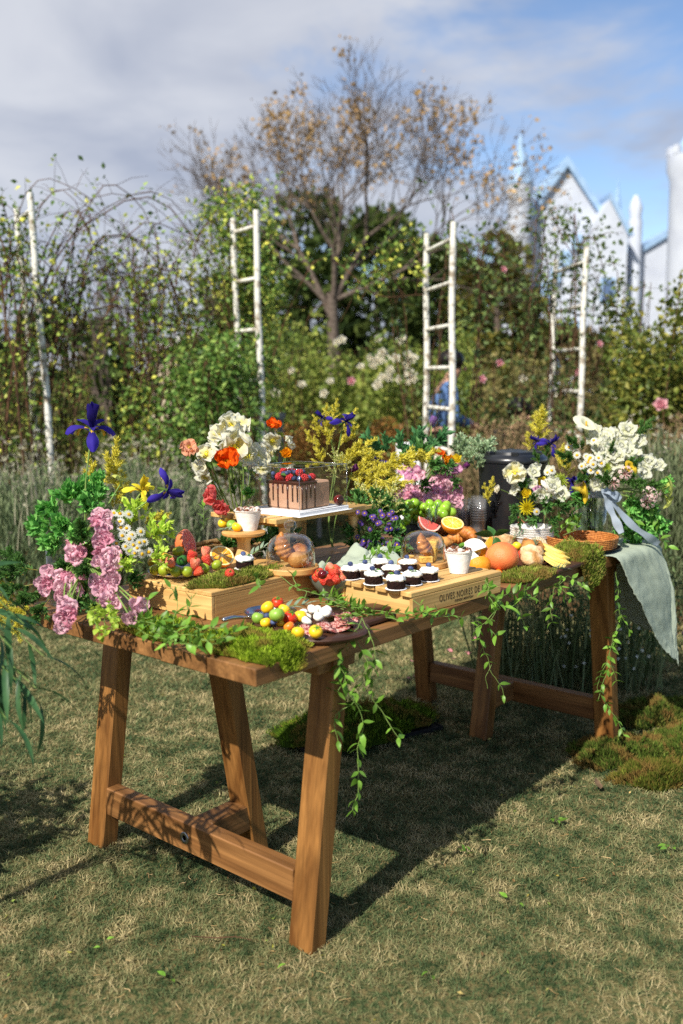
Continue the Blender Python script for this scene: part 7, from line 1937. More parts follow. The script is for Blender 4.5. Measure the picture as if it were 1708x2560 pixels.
# ---- asters
AB = TP(1.20, 0.66)
rr = random.Random(77)
AST = ((0.139, 3.176, 0.845), (0.183, 3.185, 0.844), (0.057, 3.186, 0.881), (0.140, 3.128, 0.832), (0.117, 3.158, 0.914), (0.130, 3.135, 0.948), (0.091, 3.174, 0.822), (0.074, 3.130, 0.846), (0.136, 3.120, 0.935), (0.171, 3.135, 0.922), (0.186, 3.140, 0.833), (0.185, 3.167, 0.873), (0.081, 3.168, 0.820), (0.184, 3.141, 0.830), (0.101, 3.130, 0.929), (0.062, 3.162, 0.907), (0.053, 3.144, 0.860), (0.095, 3.154, 0.839), (0.096, 3.169, 0.882), (0.060, 3.122, 0.824), (0.153, 3.121, 0.840), (0.160, 3.160, 0.898), (0.054, 3.133, 0.945), (0.184, 3.173, 0.919), (0.179, 3.144, 0.823), (0.102, 3.174, 0.875), (0.068, 3.176, 0.845), (0.172, 3.186, 0.938), (0.066, 3.163, 0.902), (0.180, 3.185, 0.898), (0.127, 3.142, 0.908), (0.077, 3.130, 0.941), (0.146, 3.131, 0.818), (0.059, 3.157, 0.816), (0.109, 3.162, 0.915), (0.165, 3.150, 0.887), (0.060, 3.122, 0.831), (0.119, 3.129, 0.840), (0.153, 3.164, 0.819), (0.160, 3.150, 0.934), (0.073, 3.141, 0.838), (0.115, 3.180, 0.810), (0.186, 3.154, 0.887), (0.152, 3.140, 0.886), (0.108, 3.146, 0.929), (0.188, 3.164, 0.817), (0.120, 3.126, 0.907), (0.091, 3.181, 0.839))
ast = [('aster', p, 1.0) for p in AST]
for p, d, s in (((0.108, 3.250, 0.884), (0, -0.6, 0.5), 0.9), ((0.143, 3.270, 0.907), (0.1, -0.4, 0.8), 0.9), ((0.087, 3.270, 0.907), (-0.3, -0.4, 0.7), 0.9), ((0.157, 3.220, 0.863), (0.2, -0.7, 0.2), 0.9), ((0.106, 3.200, 0.849), (0, -0.8, 0.1), 0.9), ((0.073, 3.220, 0.863), (-0.4, -0.6, 0.2), 0.9), ((0.173, 3.200, 0.832), (0.4, -0.6, -0.1), 0.8), ((0.130, 3.180, 0.827), (0, -0.8, -0.2), 0.8), ((0.066, 3.300, 0.929), (-0.2, -0.2, 1), 0.8), ((0.177, 3.270, 0.898), (0.4, -0.3, 0.6), 0.8), ((0.122, 3.300, 0.929), (0, -0.2, 1), 0.8), ((0.064, 3.200, 0.832), (-0.4, -0.6, 0), 0.7)): ast.append(('darkl', p, s, d))
for p, d in (((0.122, 3.300, 0.938), (0, -0.2, 1)), ((0.152, 3.280, 0.931), (0.3, -0.2, 1)), ((0.097, 3.300, 0.929), (-0.2, -0.2, 1)), ((0.163, 3.260, 0.912), (0.4, -0.4, 0.6)), ((0.133, 3.250, 0.914), (0, -0.5, 0.7)), ((0.076, 3.320, 0.944), (-0.2, 0, 1)), ((0.166, 3.320, 0.944), (0.3, 0, 1))): ast.append(('gyp', p, 0.6, d))
bouquet('aster_bunch', 'bush of small purple asters with dark leaves between the riser and the cloche', AB, ast, 6, AB + Vector((0, 0, 0.06)), group='flower arrangements on the table')
# greenery under the riser
ur = []
for k, (a, b) in enumerate(((0.78, 0.80), (0.90, 0.84), (1.02, 0.80), (0.72, 0.86), (0.85, 0.90), (1.0, 0.90))):
    ur.append(('darkl', TP(a, b, TT + 0.05), 0.85, (rr.uniform(-0.5, 0.5), -0.5, 0.6))); ur.append(('fern', TP(a, b - 0.03, TT + 0.04), 0.5, (rr.uniform(-0.5, 0.5), -0.6, 0.5)))
ur.append(('lime', Vector((-0.242, 3.120, 0.892)), 0.5, (0.1, -0.6, 0.6))); ur.append(('lime', Vector((-0.269, 3.150, 0.896)), 0.5, (-0.1, -0.6, 0.6)))
bouquet('greenery_clump', 'dark leafy greenery filling the space under the slatted riser', TP(0.9, 0.85), ur, 7, TP(0.9, 0.85, TT + 0.03), group='flower arrangements on the table')

# ---- right small bouquet in a copper vase
SB_ = TP(1.83, 0.385)
t = thing('copper_vase', 'small copper coloured vase behind the white bowls', 'vase', SB_)
g = G(); g.add(*lathe([(0, 0), (0.024, 0), (0.03, 0.01), (0.032, 0.05), (0.024, 0.085), (0.026, 0.10), (0.024, 0.10), (0.022, 0.086), (0, 0.08)], 26)); ob('body', g.mesh('body', mat('copper_glaze', lin(178, 112, 84), lin(150, 92, 70), ns=12, rough=0.3, spec=0.5), True, 0.9), t)
sb = [('poppy_w', (0.635, 3.450, 1.039), 0.9, (-0.2, -0.9, 0.4)), ('white', (0.708, 3.480, 1.042), 1.1), ('white', (0.728, 3.520, 1.058), 0.8), ('white', (0.729, 3.420, 0.966), 1.3, (-0.3, -0.8, -0.2)), ('white', (0.775, 3.450, 0.990), 1.25), ('white', (0.805, 3.450, 0.962), 1.2), ('white', (0.757, 3.450, 0.995), 1.0), ('white', (0.642, 3.450, 0.981), 0.9, (-0.8, -0.4, 0.3)), ('iris_w', (0.749, 3.420, 0.978), 0.8), ('white', (0.702, 3.460, 1.004), 0.9), ('white', (0.779, 3.520, 1.043), 0.9), ('white', (0.785, 3.500, 1.010), 0.9),
      ('mum_y', (0.676, 3.420, 0.921), 1.25, (-0.3, -0.8, 0.1)), ('ranun_y', (0.677, 3.450, 0.965), 0.9), ('ranun_y', (0.748, 3.500, 1.002), 1.0), ('mum', (0.813, 3.500, 1.009), 1.3), ('ranun_w', (0.575, 3.420, 0.987), 0.8, (-0.9, -0.3, 0.2)), ('calla_y', (0.869, 3.450, 0.982), 0.95, (0.9, -0.3, -0.25)), ('iris', (0.860, 3.520, 1.002), 0.8), ('iris', (0.913, 3.550, 1.009), 0.65), ('daisy', (0.780, 3.500, 1.047), 1.4), ('daisy', (0.765, 3.500, 1.040), 1.3), ('daisy', (0.707, 3.400, 0.907), 1.2), ('daisy', (0.693, 3.400, 0.865), 1.0), ('pea_l', (0.716, 3.450, 0.980), 0.8)]
for p, d, s in (((0.847, 3.550, 1.014), (0.1, 0, 1), 0.45), ((0.833, 3.580, 1.032), (0.05, 0, 1), 0.5), ((0.567, 3.600, 0.903), (-0.2, 0, 1), 0.4), ((0.572, 3.600, 0.939), (0.1, 0, 1), 0.35)): sb.append(('yspray', p, s, d))
for p, d, s in (((0.692, 3.480, 0.982), (-0.5, -0.5, 0.5), 0.6), ((0.746, 3.450, 0.935), (0, -0.8, -0.1), 0.7), ((0.793, 3.480, 0.931), (0.4, -0.6, -0.1), 0.7), ((0.837, 3.500, 0.939), (0.7, -0.4, 0), 0.7), ((0.711, 3.420, 0.899), (-0.3, -0.6, -0.5), 0.6), ((0.655, 3.440, 0.927), (-0.6, -0.5, -0.4), 0.5), ((0.767, 3.450, 0.885), (0.1, -0.7, -0.3), 0.6), ((0.838, 3.500, 0.883), (0.4, -0.6, -0.2), 0.7)): sb.append(('darkl', p, s, d))
for p, d in (((0.642, 3.420, 0.910), (-0.5, -0.4, -0.7)), ((0.652, 3.420, 0.900), (-0.1, -0.4, -1)), ((0.761, 3.400, 0.862), (0.2, -0.5, -0.5)), ((0.734, 3.500, 1.070), (-0.4, 0, 1)), ((0.705, 3.420, 0.949), (-0.3, -0.7, 0.3)), ((0.774, 3.440, 0.926), (0.4, -0.7, 0.2))): sb.append(('fern', p, 0.35, d))
bouquet('white_bouquet', 'small bouquet of white and yellow flowers in front of the black urn', SB_, sb, 8, SB_ + Vector((0, 0, 0.12)), group='flower arrangements on the table')
IB = Vector((0.88, 4.02, TT - 0.2))
bouquet('iris_stem', 'single purple iris with golden sprays standing behind the black urn', Vector((0.90, 4.15, 0)), [('iris', (0.905, 4.100, 1.109), 1.0, (0.3, -0.6, 0.5)), ('iris', (0.856, 4.120, 1.123), 0.7, (-0.8, -0.3, 0.4)), ('yspray', (0.863, 4.150, 1.071), 0.9, (0.05, 0, 1)), ('yspray', (0.868, 4.150, 1.124), 0.7, (0.05, 0, 1)), ('yspray', (0.822, 4.150, 1.071), 0.4, (-0.1, 0, 1)), ('fern', (0.886, 4.100, 1.033), 0.5, (0.1, 0, 1)), ('yspray', (0.865, 4.150, 1.018), 0.6, (0, 0, 1))], 9, Vector((0.90, 4.15, 0.6)), group='flower arrangements on the table')

# ---- ribboned bouquet in the tall glass vase
VB = TP(2.035, 0.205)
glass_vase('tall clear glass vase of the ribboned bouquet at the right end of the table', VB, 0.055, 0.185, 0.62)
bq = []
for k, p in enumerate(((0.970, 3.600, 1.188), (1.045, 3.620, 1.169), (1.085, 3.600, 1.188), (1.106, 3.600, 1.170), (1.130, 3.600, 1.149), (0.998, 3.580, 1.159), (0.950, 3.560, 1.153), (0.998, 3.550, 1.130), (1.046, 3.550, 1.135), (1.069, 3.540, 1.110), (1.115, 3.580, 1.104), (1.016, 3.500, 1.073), (0.966, 3.540, 1.118), (1.054, 3.520, 1.076), (1.097, 3.550, 1.051), (0.987, 3.500, 1.038), (0.946, 3.500, 0.993), (1.140, 3.580, 1.033), (1.192, 3.600, 1.059), (1.166, 3.600, 1.069), (1.212, 3.600, 1.053), (1.002, 3.500, 1.113), (1.023, 3.500, 1.098), (0.973, 3.500, 1.093), (1.085, 3.580, 1.143), (0.957, 3.600, 1.183), (1.014, 3.600, 1.168))):
    bq.append(('white', p, 0.82 + 0.3 * ((k * 7) % 5) / 4))
for p in ((0.862, 3.550, 1.144), (0.876, 3.550, 1.133), (0.854, 3.550, 1.130), (0.867, 3.550, 1.126), (0.915, 3.470, 1.096), (0.906, 3.470, 1.080), (0.926, 3.470, 1.085), (0.896, 3.470, 1.070), (0.945, 3.470, 1.095), (0.956, 3.470, 1.075), (0.918, 3.470, 1.049), (0.943, 3.470, 1.040), (0.884, 3.470, 1.065), (0.911, 3.470, 1.089), (0.934, 3.500, 1.158), (0.873, 3.500, 1.104), (0.923, 3.460, 1.072), (0.908, 3.500, 1.099)): bq.append(('daisy', p, 1.35))
bq += [('calla_w', (0.918, 3.550, 1.196), 1.15, (-0.1, -0.3, 1)), ('calla_g', (1.189, 3.500, 0.976), 1.1, (0.8, -0.4, 0.3)), ('calla_g', (1.211, 3.500, 0.941), 0.7, (0.5, -0.4, -0.8)), ('calla_y', (1.044, 3.460, 1.059), 0.8, (0.8, -0.5, 0.2)), ('honey', (1.037, 3.450, 1.037), 1.0), ('honey', (1.136, 3.480, 0.959), 1.0), ('honey', (1.132, 3.480, 0.934), 1.0), ('honey', (0.999, 3.460, 1.002), 0.8), ('honey', (1.156, 3.480, 0.964), 0.8), ('mum', (0.978, 3.480, 1.060), 0.8)]
for p, d, s in (((0.911, 3.550, 1.110), (-0.6, -0.3, 0.5), 0.6), ((1.111, 3.600, 1.162), (0.6, 0, 0.6), 0.6), ((0.879, 3.520, 1.078), (-0.7, -0.4, 0.3), 0.6), ((0.910, 3.500, 1.019), (-0.4, -0.7, 0.1), 0.6), ((0.960, 3.480, 1.020), (0, -0.9, 0.1), 0.6), ((1.029, 3.480, 1.015), (0.4, -0.7, 0.0), 0.7), ((1.086, 3.500, 0.997), (0.8, -0.4, -0.1), 0.7), ((0.995, 3.540, 1.075), (0, -0.6, 0.6), 0.6), ((1.040, 3.520, 1.051), (0.4, -0.6, 0.3), 0.6)): bq.append(('fern', p, s, d))
for p, d, s in (((1.062, 3.550, 0.962), (0.4, -0.4, -0.6), 0.8), ((1.103, 3.550, 0.941), (0.6, -0.3, -0.6), 0.8), ((1.148, 3.560, 0.909), (0.4, -0.3, -0.8), 0.8), ((1.082, 3.560, 0.909), (0.1, -0.4, -0.8), 0.8), ((1.134, 3.560, 0.868), (0.3, -0.3, -0.8), 0.8), ((1.068, 3.580, 0.876), (0, -0.4, -0.8), 0.7), ((1.175, 3.560, 0.873), (0.5, -0.3, -0.6), 0.7), ((1.163, 3.520, 0.995), (0.9, -0.3, 0.0), 0.6), ((1.105, 3.580, 0.834), (0.1, -0.3, -0.9), 0.7), ((0.922, 3.520, 0.971), (-0.6, -0.5, -0.3), 0.6)): bq.append(('mint', p, s, d))
bouquet('ribboned_bouquet', 'tall loose bouquet of white flowers, callas and daisies tied with a ribbon', VB, bq, 10, VB + Vector((0, 0, 0.19)), group='flower arrangements on the table')
def strip(pts, w, g, tw=0.0):
    pts = spline(pts, 24); vs = []; fs = []
    for i, p in enumerate(pts):
        d = (pts[min(i + 1, 24)] - pts[max(i - 1, 0)]).normalized(); s = d.cross(Vector((sin(i * 0.22 + tw) * 0.6, -1, 0.25))).normalized()
        q = w * (0.8 + 0.2 * sin(i * 0.7))
        n_ = d.cross(s) * 0.004 * sin(i * 0.9)
        vs += [p - s * q / 2, p + n_, p + s * q / 2]
    for i in range(24): a = 3 * i; fs += [(a, a + 1, a + 4, a + 3), (a + 1, a + 2, a + 5, a + 4)]
    g.add(vs, fs)
t = thing('blue_ribbon', 'pale blue grey ribbon tied round the bouquet with long tails', 'ribbon', VB)
def rb(*P):
    g = G(); strip([Vector(p) - VB for p in P], 0.032, g); ob('ribbon_tail', g.mesh('ribbon_tail', m_ribbon), t)
rb((0.968, 3.460, 0.982), (0.971, 3.440, 0.940), (0.991, 3.420, 0.888), (1.017, 3.400, 0.826))
rb((0.975, 3.460, 0.977), (1.004, 3.450, 0.923), (1.065, 3.450, 0.853), (1.133, 3.470, 0.804), (1.189, 3.500, 0.768))
rb((0.965, 3.450, 0.981), (0.987, 3.430, 0.966), (1.017, 3.440, 0.954), (0.988, 3.450, 0.943))
g = G(); pts = [(0.058 * cos(a), 0.058 * sin(a), 0.185 + 0.003 * sin(3 * a)) for a in [2 * pi * k / 20 for k in range(21)]]
vs = []; fs = []
for x, y, z in pts: vs += [(x, y, z - 0.014), (x * 1.03, y * 1.03, z), (x, y, z + 0.014)]
for i in range(20): a = 3 * i; fs += [(a, a + 3, a + 4, a + 1), (a + 1, a + 4, a + 5, a + 2)]
g.add(vs, fs); ob('ribbon_band', g.mesh('ribbon_band', m_ribbon), t)

# ================================================================= moss
m_moss = mat('moss', W1, vcol=True, rough=0.85, spec=0.1, tl=0.25)
def moss(label, fn, c, ra, rb, h, n, cols, seed, size=0.012, name='moss_patch', group='moss patches on the table', rz=YAW, hang=None, base=None):
    """mat of moss round world point c: half sizes ra, rb, height h; hang(x,y) lowers the part beyond a table edge"""
    rng = np.random.default_rng(seed)
    t = thing(name, label, 'moss', c, rz, group)
    def edge(a): return 1 + 0.25 * mnoise.noise(Vector((cos(a) * 1.7 + seed, sin(a) * 1.7, 0))) + 0.2 * mnoise.noise(Vector((cos(a) * 5, sin(a) * 5, seed))) + 0.1 * mnoise.noise(Vector((cos(a) * 11, sin(a) * 11, seed)))
    def height(r, a, x, y):
        return h * max(0, 1 - r ** 3) * (0.45 + 1.0 * (0.5 + mnoise.noise(Vector((x * 26 + seed, y * 26, 1)))) + 0.35 * mnoise.noise(Vector((x * 70, y * 70, seed)))) 
    vs = []; fs = []; nr, na = 9, 36
    def pt(r, a):
        e = edge(a); x, y = ra * r * e * cos(a), rb * r * e * sin(a)
        z = 0.002 + height(r, a, x, y)
        if hang: x, y, z = hang(x, y, z)
        return (x, y, z)
    for i in range(nr + 1):
        for k in range(na): vs.append(pt(i / nr, 2 * pi * k / na))
    for i in range(nr):
        for k in range(na): fs.append((i * na + k, (i + 1) * na + k, (i + 1) * na + (k + 1) % na, i * na + (k + 1) % na))
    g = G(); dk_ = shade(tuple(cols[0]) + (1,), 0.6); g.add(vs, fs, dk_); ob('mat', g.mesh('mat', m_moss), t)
    r = np.sqrt(rng.random(n)); a = rng.uniform(0, 2 * pi, n)
    P = np.array([pt(x * 1.02, y) for x, y in zip(r, a)])
    D = np.stack([P[:, 0] / ra * 0.6, P[:, 1] / rb * 0.6, np.full(n, 0.9)], 1)
    V, F, C = leafcloud(P, size, rng, asp=0.22, up=0.2, D=D, spread=0.55, cols=cols, fold=0.1)
    w = 0.6 + 0.75 * npnoise(P[:, 0] + 3, P[:, 1] + 3, rng, 0.02); C = C * np.repeat(w, 4)[:, None]
    br = np.clip((npnoise(P[:, 0] + 7, P[:, 1] + 1, rng, 0.045) - 0.52) * 3 + np.clip(r - 0.8, 0, 1) * 2.5, 0, 0.75)
    br = np.repeat(br, 4)[:, None]; C = C * (1 - br) + np.array([lin(140, 108, 62)[:3]]) * br
    ob('moss_fronds', npmesh('moss_fronds', V, F, m_moss, C), t)
    return t
mg = [lin(104, 128, 28)[:3], lin(150, 178, 44)[:3], lin(186, 204, 76)[:3]]
mo = [lin(98, 112, 36)[:3], lin(134, 154, 56)[:3], lin(162, 170, 80)[:3], lin(150, 124, 76)[:3]]
mbr = [lin(56, 74, 28)[:3], lin(88, 112, 42)[:3], lin(112, 130, 56)[:3], lin(104, 92, 50)[:3]]
def hang_near(x, y, z):       # over the near end and the front edge close to the corner
    a, b = 0.112 + x, 0.118 + y
    dz = 0
    if a < 0.0: dz += min(0.03, -a * 1.2); x = -0.112 + a * 0.35
    if b < 0.0: dz += min(0.03, -b * 1.2); y = -0.118 + b * 0.35
    return x, y, z - dz
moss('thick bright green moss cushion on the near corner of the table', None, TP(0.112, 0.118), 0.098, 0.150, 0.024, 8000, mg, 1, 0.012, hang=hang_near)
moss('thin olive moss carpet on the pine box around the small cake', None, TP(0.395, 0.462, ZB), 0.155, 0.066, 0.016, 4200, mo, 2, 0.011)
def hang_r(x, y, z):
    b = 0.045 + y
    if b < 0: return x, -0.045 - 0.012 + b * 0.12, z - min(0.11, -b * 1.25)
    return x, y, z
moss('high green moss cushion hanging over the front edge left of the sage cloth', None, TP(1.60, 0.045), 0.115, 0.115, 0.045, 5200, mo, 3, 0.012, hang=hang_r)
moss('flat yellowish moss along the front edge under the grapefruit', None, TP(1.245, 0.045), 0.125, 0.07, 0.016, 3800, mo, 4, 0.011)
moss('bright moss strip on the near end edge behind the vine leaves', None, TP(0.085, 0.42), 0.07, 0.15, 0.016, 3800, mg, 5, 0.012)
# moss tray on the lawn under the table
tr = Vector((0.06, 3.62, 0.012))
t = thing('black_seed_tray', 'shallow black tray mostly hidden by moss on the lawn under the table', 'tray', (0.06, 3.62, 0), 0.52)
g = G(); g.add(*cbox(-0.29, 0.29, -0.16, 0.16, 0.003, 0.016, 0.003)); ob('bottom', g.mesh('bottom', m_blackm, False), t)
for nm, a in (('rim', (-0.295, 0.295, -0.166, -0.1605, 0.002, 0.022)), ('rim', (-0.295, 0.295, 0.1605, 0.166, 0.002, 0.022)), ('rim', (-0.296, -0.2905, -0.16, 0.16, 0.002, 0.022)), ('rim', (0.2905, 0.296, -0.16, 0.16, 0.002, 0.022))):
    g = G(); g.add(*cbox(*a, 0.001)); ob(nm, g.mesh(nm, m_blackm, False), t)
moss('lumpy green moss in the black tray under the table', None, (0.06, 3.62, 0.02), 0.36, 0.21, 0.055, 8000, [lin(66, 92, 22)[:3], lin(100, 130, 34)[:3], lin(126, 150, 50)[:3]], 6, 0.018, group='moss on the lawn', rz=0.52)
for k, (lab, x, y, ra, rb, h, n) in enumerate((('brownish green moss mound at the foot of the right table leg', 1.06, 3.36, 0.22, 0.16, 0.034, 8000), ('moss mound spreading to the right edge of the lawn', 1.36, 3.42, 0.22, 0.2, 0.04, 8000), ('farther brown moss mound behind the right table leg', 1.30, 3.78, 0.24, 0.14, 0.04, 5500), ('low moss heap nearest the camera on the right', 1.10, 3.14, 0.16, 0.10, 0.04, 4200))):
    moss(lab, None, (x, y, 0.0), ra, rb, h, n, mbr if k != 3 else [lin(70, 84, 28)[:3], lin(108, 118, 44)[:3], lin(128, 112, 56)[:3]], 10 + k, 0.022, 'moss_mound', 'moss on the lawn', 0.3)

# ================================================================= smilax vines
def vine(label, paths, seed, step=0.026, s=1.0, droop=-0.3, meshes=None, group='trailing smilax vines', name='smilax_vine', stem_r=0.0011, pair=True, skip=0.0):
    rr = random.Random(seed); meshes = meshes or me_vleaf
    base = Vector(paths[0][0]); t = thing(name, label, 'vine', base, 0, group)
    g = G()
    for P in paths:
        P = [Vector(p) - base for p in P]
        L = sum((P[i + 1] - P[i]).length for i in range(len(P) - 1)); n = max(6, int(L / 0.012))
        pts = spline(P, n)
        pts = [p + Vector((mnoise.noise(p * 30 + Vector((seed, 0, 0))), mnoise.noise(p * 30 + Vector((0, seed, 0))), mnoise.noise(p * 30 + Vector((0, 0, seed))))) * 0.008 for p in pts]
        g.add(*tube(pts, stem_r, 4, False))
        acc = 0.0
        for i in range(1, len(pts)):
            acc += (pts[i] - pts[i - 1]).length
            if acc < step * rr.uniform(0.7, 1.3): continue
            acc = 0
            if rr.random() < skip: continue
            d = (pts[i] - pts[i - 1]).normalized(); sd = d.orthogonal().normalized(); sd.rotate(Quaternion(d, rr.uniform(0, 6.28)))
            for sg in ((1, -1) if pair else (1,)):
                dd = (d * rr.uniform(0.2, 0.9) + sd * sg * rr.uniform(0.6, 1.0) + Vector((0, 0, droop))).normalized()
                q = dd.to_track_quat('X', 'Z') @ Quaternion((1, 0, 0), rr.uniform(-0.9, 0.9))
                ob('leaf', meshes[rr.randrange(len(meshes))], t, pts[i], q, s * rr.uniform(0.65, 1.15))
    ob('stem', g.mesh('stem', m_stem), t)
    return t
vine('long leafy vine hanging from the front edge beside the near table leg', [
    ((0.048, 2.260, 0.798), (0.023, 2.200, 0.768), (-0.006, 2.190, 0.713), (0.012, 2.190, 0.644), (0.045, 2.190, 0.564), (0.035, 2.190, 0.484), (0.037, 2.190, 0.413), (0.025, 2.190, 0.337)),
    ((0.048, 2.260, 0.798), (0.071, 2.210, 0.765), (0.075, 2.200, 0.709), (0.065, 2.200, 0.640), (0.099, 2.200, 0.570), (0.142, 2.200, 0.504)),
    ((0.014, 2.240, 0.788), (-0.006, 2.190, 0.752), (-0.020, 2.180, 0.725), (0.008, 2.180, 0.676), (-0.012, 2.180, 0.637)),
    ((0.032, 2.200, 0.759), (0.060, 2.190, 0.702), (0.041, 2.190, 0.653), (0.022, 2.190, 0.604), (-0.022, 2.180, 0.578), (-0.008, 2.180, 0.518))], 1, 0.021, 1.0)
vine('leafy vine lying along the table edge below the printed crate', [
    ((-0.028, 2.500, 0.767), (0.026, 2.460, 0.787), (0.078, 2.420, 0.779), (0.133, 2.380, 0.778), (0.189, 2.380, 0.785), (0.258, 2.440, 0.763), (0.329, 2.500, 0.737)),
    ((0.004, 2.440, 0.770), (0.066, 2.380, 0.773), (0.147, 2.360, 0.767), (0.210, 2.380, 0.772)), ((0.182, 2.420, 0.805), (0.212, 2.400, 0.788), (0.239, 2.410, 0.759), (0.279, 2.440, 0.757)), ((-0.062, 2.580, 0.771), (-0.006, 2.550, 0.777), (0.037, 2.500, 0.766))], 2, 0.017, 0.9, 0.3)
vine('bright leafy vine tumbling over the right end of the printed crate', [
    ((0.406, 2.660, 0.808), (0.408, 2.580, 0.796), (0.411, 2.560, 0.772), (0.425, 2.560, 0.738), (0.454, 2.600, 0.774), (0.514, 2.680, 0.768), (0.576, 2.760, 0.772)),
    ((0.406, 2.620, 0.816), (0.411, 2.580, 0.790), (0.428, 2.580, 0.767), (0.469, 2.620, 0.735), (0.514, 2.680, 0.744), (0.567, 2.740, 0.742)), ((0.423, 2.550, 0.740), (0.407, 2.550, 0.707), (0.426, 2.560, 0.676)), ((0.499, 2.660, 0.749), (0.511, 2.660, 0.702), (0.523, 2.660, 0.666)), ((0.425, 2.560, 0.738), (0.389, 2.540, 0.715), (0.365, 2.520, 0.701))], 3, 0.018, 1.05, 0.1)
vine('thin vine trailing down past the far middle table leg', [((0.370, 2.560, 0.705), (0.385, 2.580, 0.653), (0.405, 2.600, 0.602), (0.421, 2.600, 0.555), (0.446, 2.600, 0.508), (0.462, 2.600, 0.466)), ((0.420, 2.600, 0.578), (0.404, 2.590, 0.546), (0.413, 2.590, 0.511))], 4, 0.03, 0.9, -0.3, skip=0.25)
vine('leafy vine running down the far right table leg', [
    ((0.948, 3.220, 0.718), (0.952, 3.200, 0.624), (0.962, 3.200, 0.539), (0.936, 3.200, 0.454), (0.908, 3.190, 0.385), (0.889, 3.190, 0.314), (0.940, 3.190, 0.226), (0.985, 3.190, 0.146)), ((0.942, 3.190, 0.414), (0.906, 3.180, 0.345), (0.887, 3.180, 0.274)), ((0.957, 3.200, 0.596), (0.990, 3.200, 0.524), (0.997, 3.200, 0.510)), ((0.955, 3.200, 0.539), (0.927, 3.190, 0.428), (0.951, 3.190, 0.342))], 5, 0.022, 0.95, -0.2)
vine('short vine dropping from the moss beside the far right leg', [((0.724, 2.980, 0.754), (0.688, 2.960, 0.732), (0.712, 2.950, 0.708), (0.731, 2.950, 0.688)), ((0.724, 2.980, 0.754), (0.781, 3.000, 0.716), (0.807, 3.020, 0.685)), ((0.724, 2.980, 0.754), (0.667, 2.920, 0.715), (0.654, 2.900, 0.668), (0.660, 2.900, 0.623))], 6, 0.018, 0.95, -0.2)
vine('leafy sprigs climbing over the lit end of the pine box', [
    ((-0.406, 2.200, 0.791), (-0.402, 2.240, 0.821), (-0.404, 2.280, 0.851), (-0.429, 2.340, 0.859)), ((-0.442, 2.240, 0.791), (-0.422, 2.240, 0.811), (-0.373, 2.240, 0.830), (-0.369, 2.280, 0.851)), ((-0.382, 2.200, 0.801), (-0.367, 2.200, 0.820), (-0.379, 2.250, 0.848)), ((-0.457, 2.240, 0.791), (-0.474, 2.260, 0.816), (-0.477, 2.300, 0.837)), ((-0.224, 2.420, 0.872), (-0.211, 2.360, 0.861), (-0.207, 2.360, 0.848))], 7, 0.024, 1.0, 0.0, skip=0.2)
vine('mat of leafy vine along the near end edge of the table', [
    ((-0.467, 2.220, 0.796), (-0.410, 2.170, 0.794), (-0.355, 2.120, 0.793), (-0.303, 2.080, 0.793), (-0.267, 2.080, 0.802), (-0.235, 2.120, 0.806)), ((-0.446, 2.160, 0.792), (-0.388, 2.100, 0.789), (-0.403, 2.080, 0.776)), ((-0.406, 2.200, 0.801), (-0.342, 2.160, 0.801), (-0.284, 2.140, 0.804)), ((-0.514, 2.260, 0.797), (-0.453, 2.200, 0.801), (-0.386, 2.140, 0.797)), ((-0.320, 2.070, 0.796), (-0.283, 2.060, 0.794), (-0.252, 2.100, 0.797)), ((-0.501, 2.200, 0.797), (-0.440, 2.130, 0.790), (-0.376, 2.080, 0.789), (-0.316, 2.040, 0.791)), ((-0.548, 2.280, 0.802), (-0.492, 2.250, 0.804), (-0.438, 2.220, 0.806))], 8, 0.014, 0.95, 0.15)
vine('thin tendril vine crossing from the pine box to the strawberry bowl', [((-0.167, 2.500, 0.856), (-0.132, 2.450, 0.842), (-0.094, 2.420, 0.834), (-0.058, 2.420, 0.823), (-0.016, 2.400, 0.806), (0.004, 2.400, 0.795)), ((-0.094, 2.420, 0.834), (-0.098, 2.380, 0.816)), ((-0.121, 2.440, 0.846), (-0.127, 2.460, 0.863))], 9, 0.024, 0.85, 0.0, skip=0.2)
vine('leafy clump between the dark board and the crate corner', [((-0.060, 2.480, 0.783), (-0.017, 2.460, 0.782), (0.026, 2.440, 0.780), (0.077, 2.400, 0.784)), ((-0.050, 2.540, 0.786), (-0.006, 2.500, 0.789), (0.047, 2.460, 0.786)), ((-0.006, 2.420, 0.780), (0.035, 2.400, 0.779), (0.076, 2.370, 0.781)), ((-0.071, 2.520, 0.785), (-0.039, 2.540, 0.791), (-0.023, 2.560, 0.798))], 10, 0.013, 0.85, 0.45)
vine('green sprigs between the asters and the small cakes', [((0.095, 2.950, 0.829), (0.133, 2.950, 0.847), (0.171, 2.950, 0.841)), ((0.118, 2.900, 0.825), (0.149, 2.900, 0.837), (0.163, 2.920, 0.859)), ((0.056, 2.900, 0.819), (0.094, 2.920, 0.827), (0.114, 2.940, 0.849))], 11, 0.015, 0.9, 0.3)
vine('curling vine leaves between the copper vase and the wicker tray', [((0.793, 3.400, 0.832), (0.821, 3.400, 0.861), (0.847, 3.420, 0.888)), ((0.808, 3.400, 0.825), (0.851, 3.400, 0.839), (0.858, 3.400, 0.868)), ((0.790, 3.420, 0.844), (0.796, 3.420, 0.888))], 12, 0.015, 1.1, 0.4)
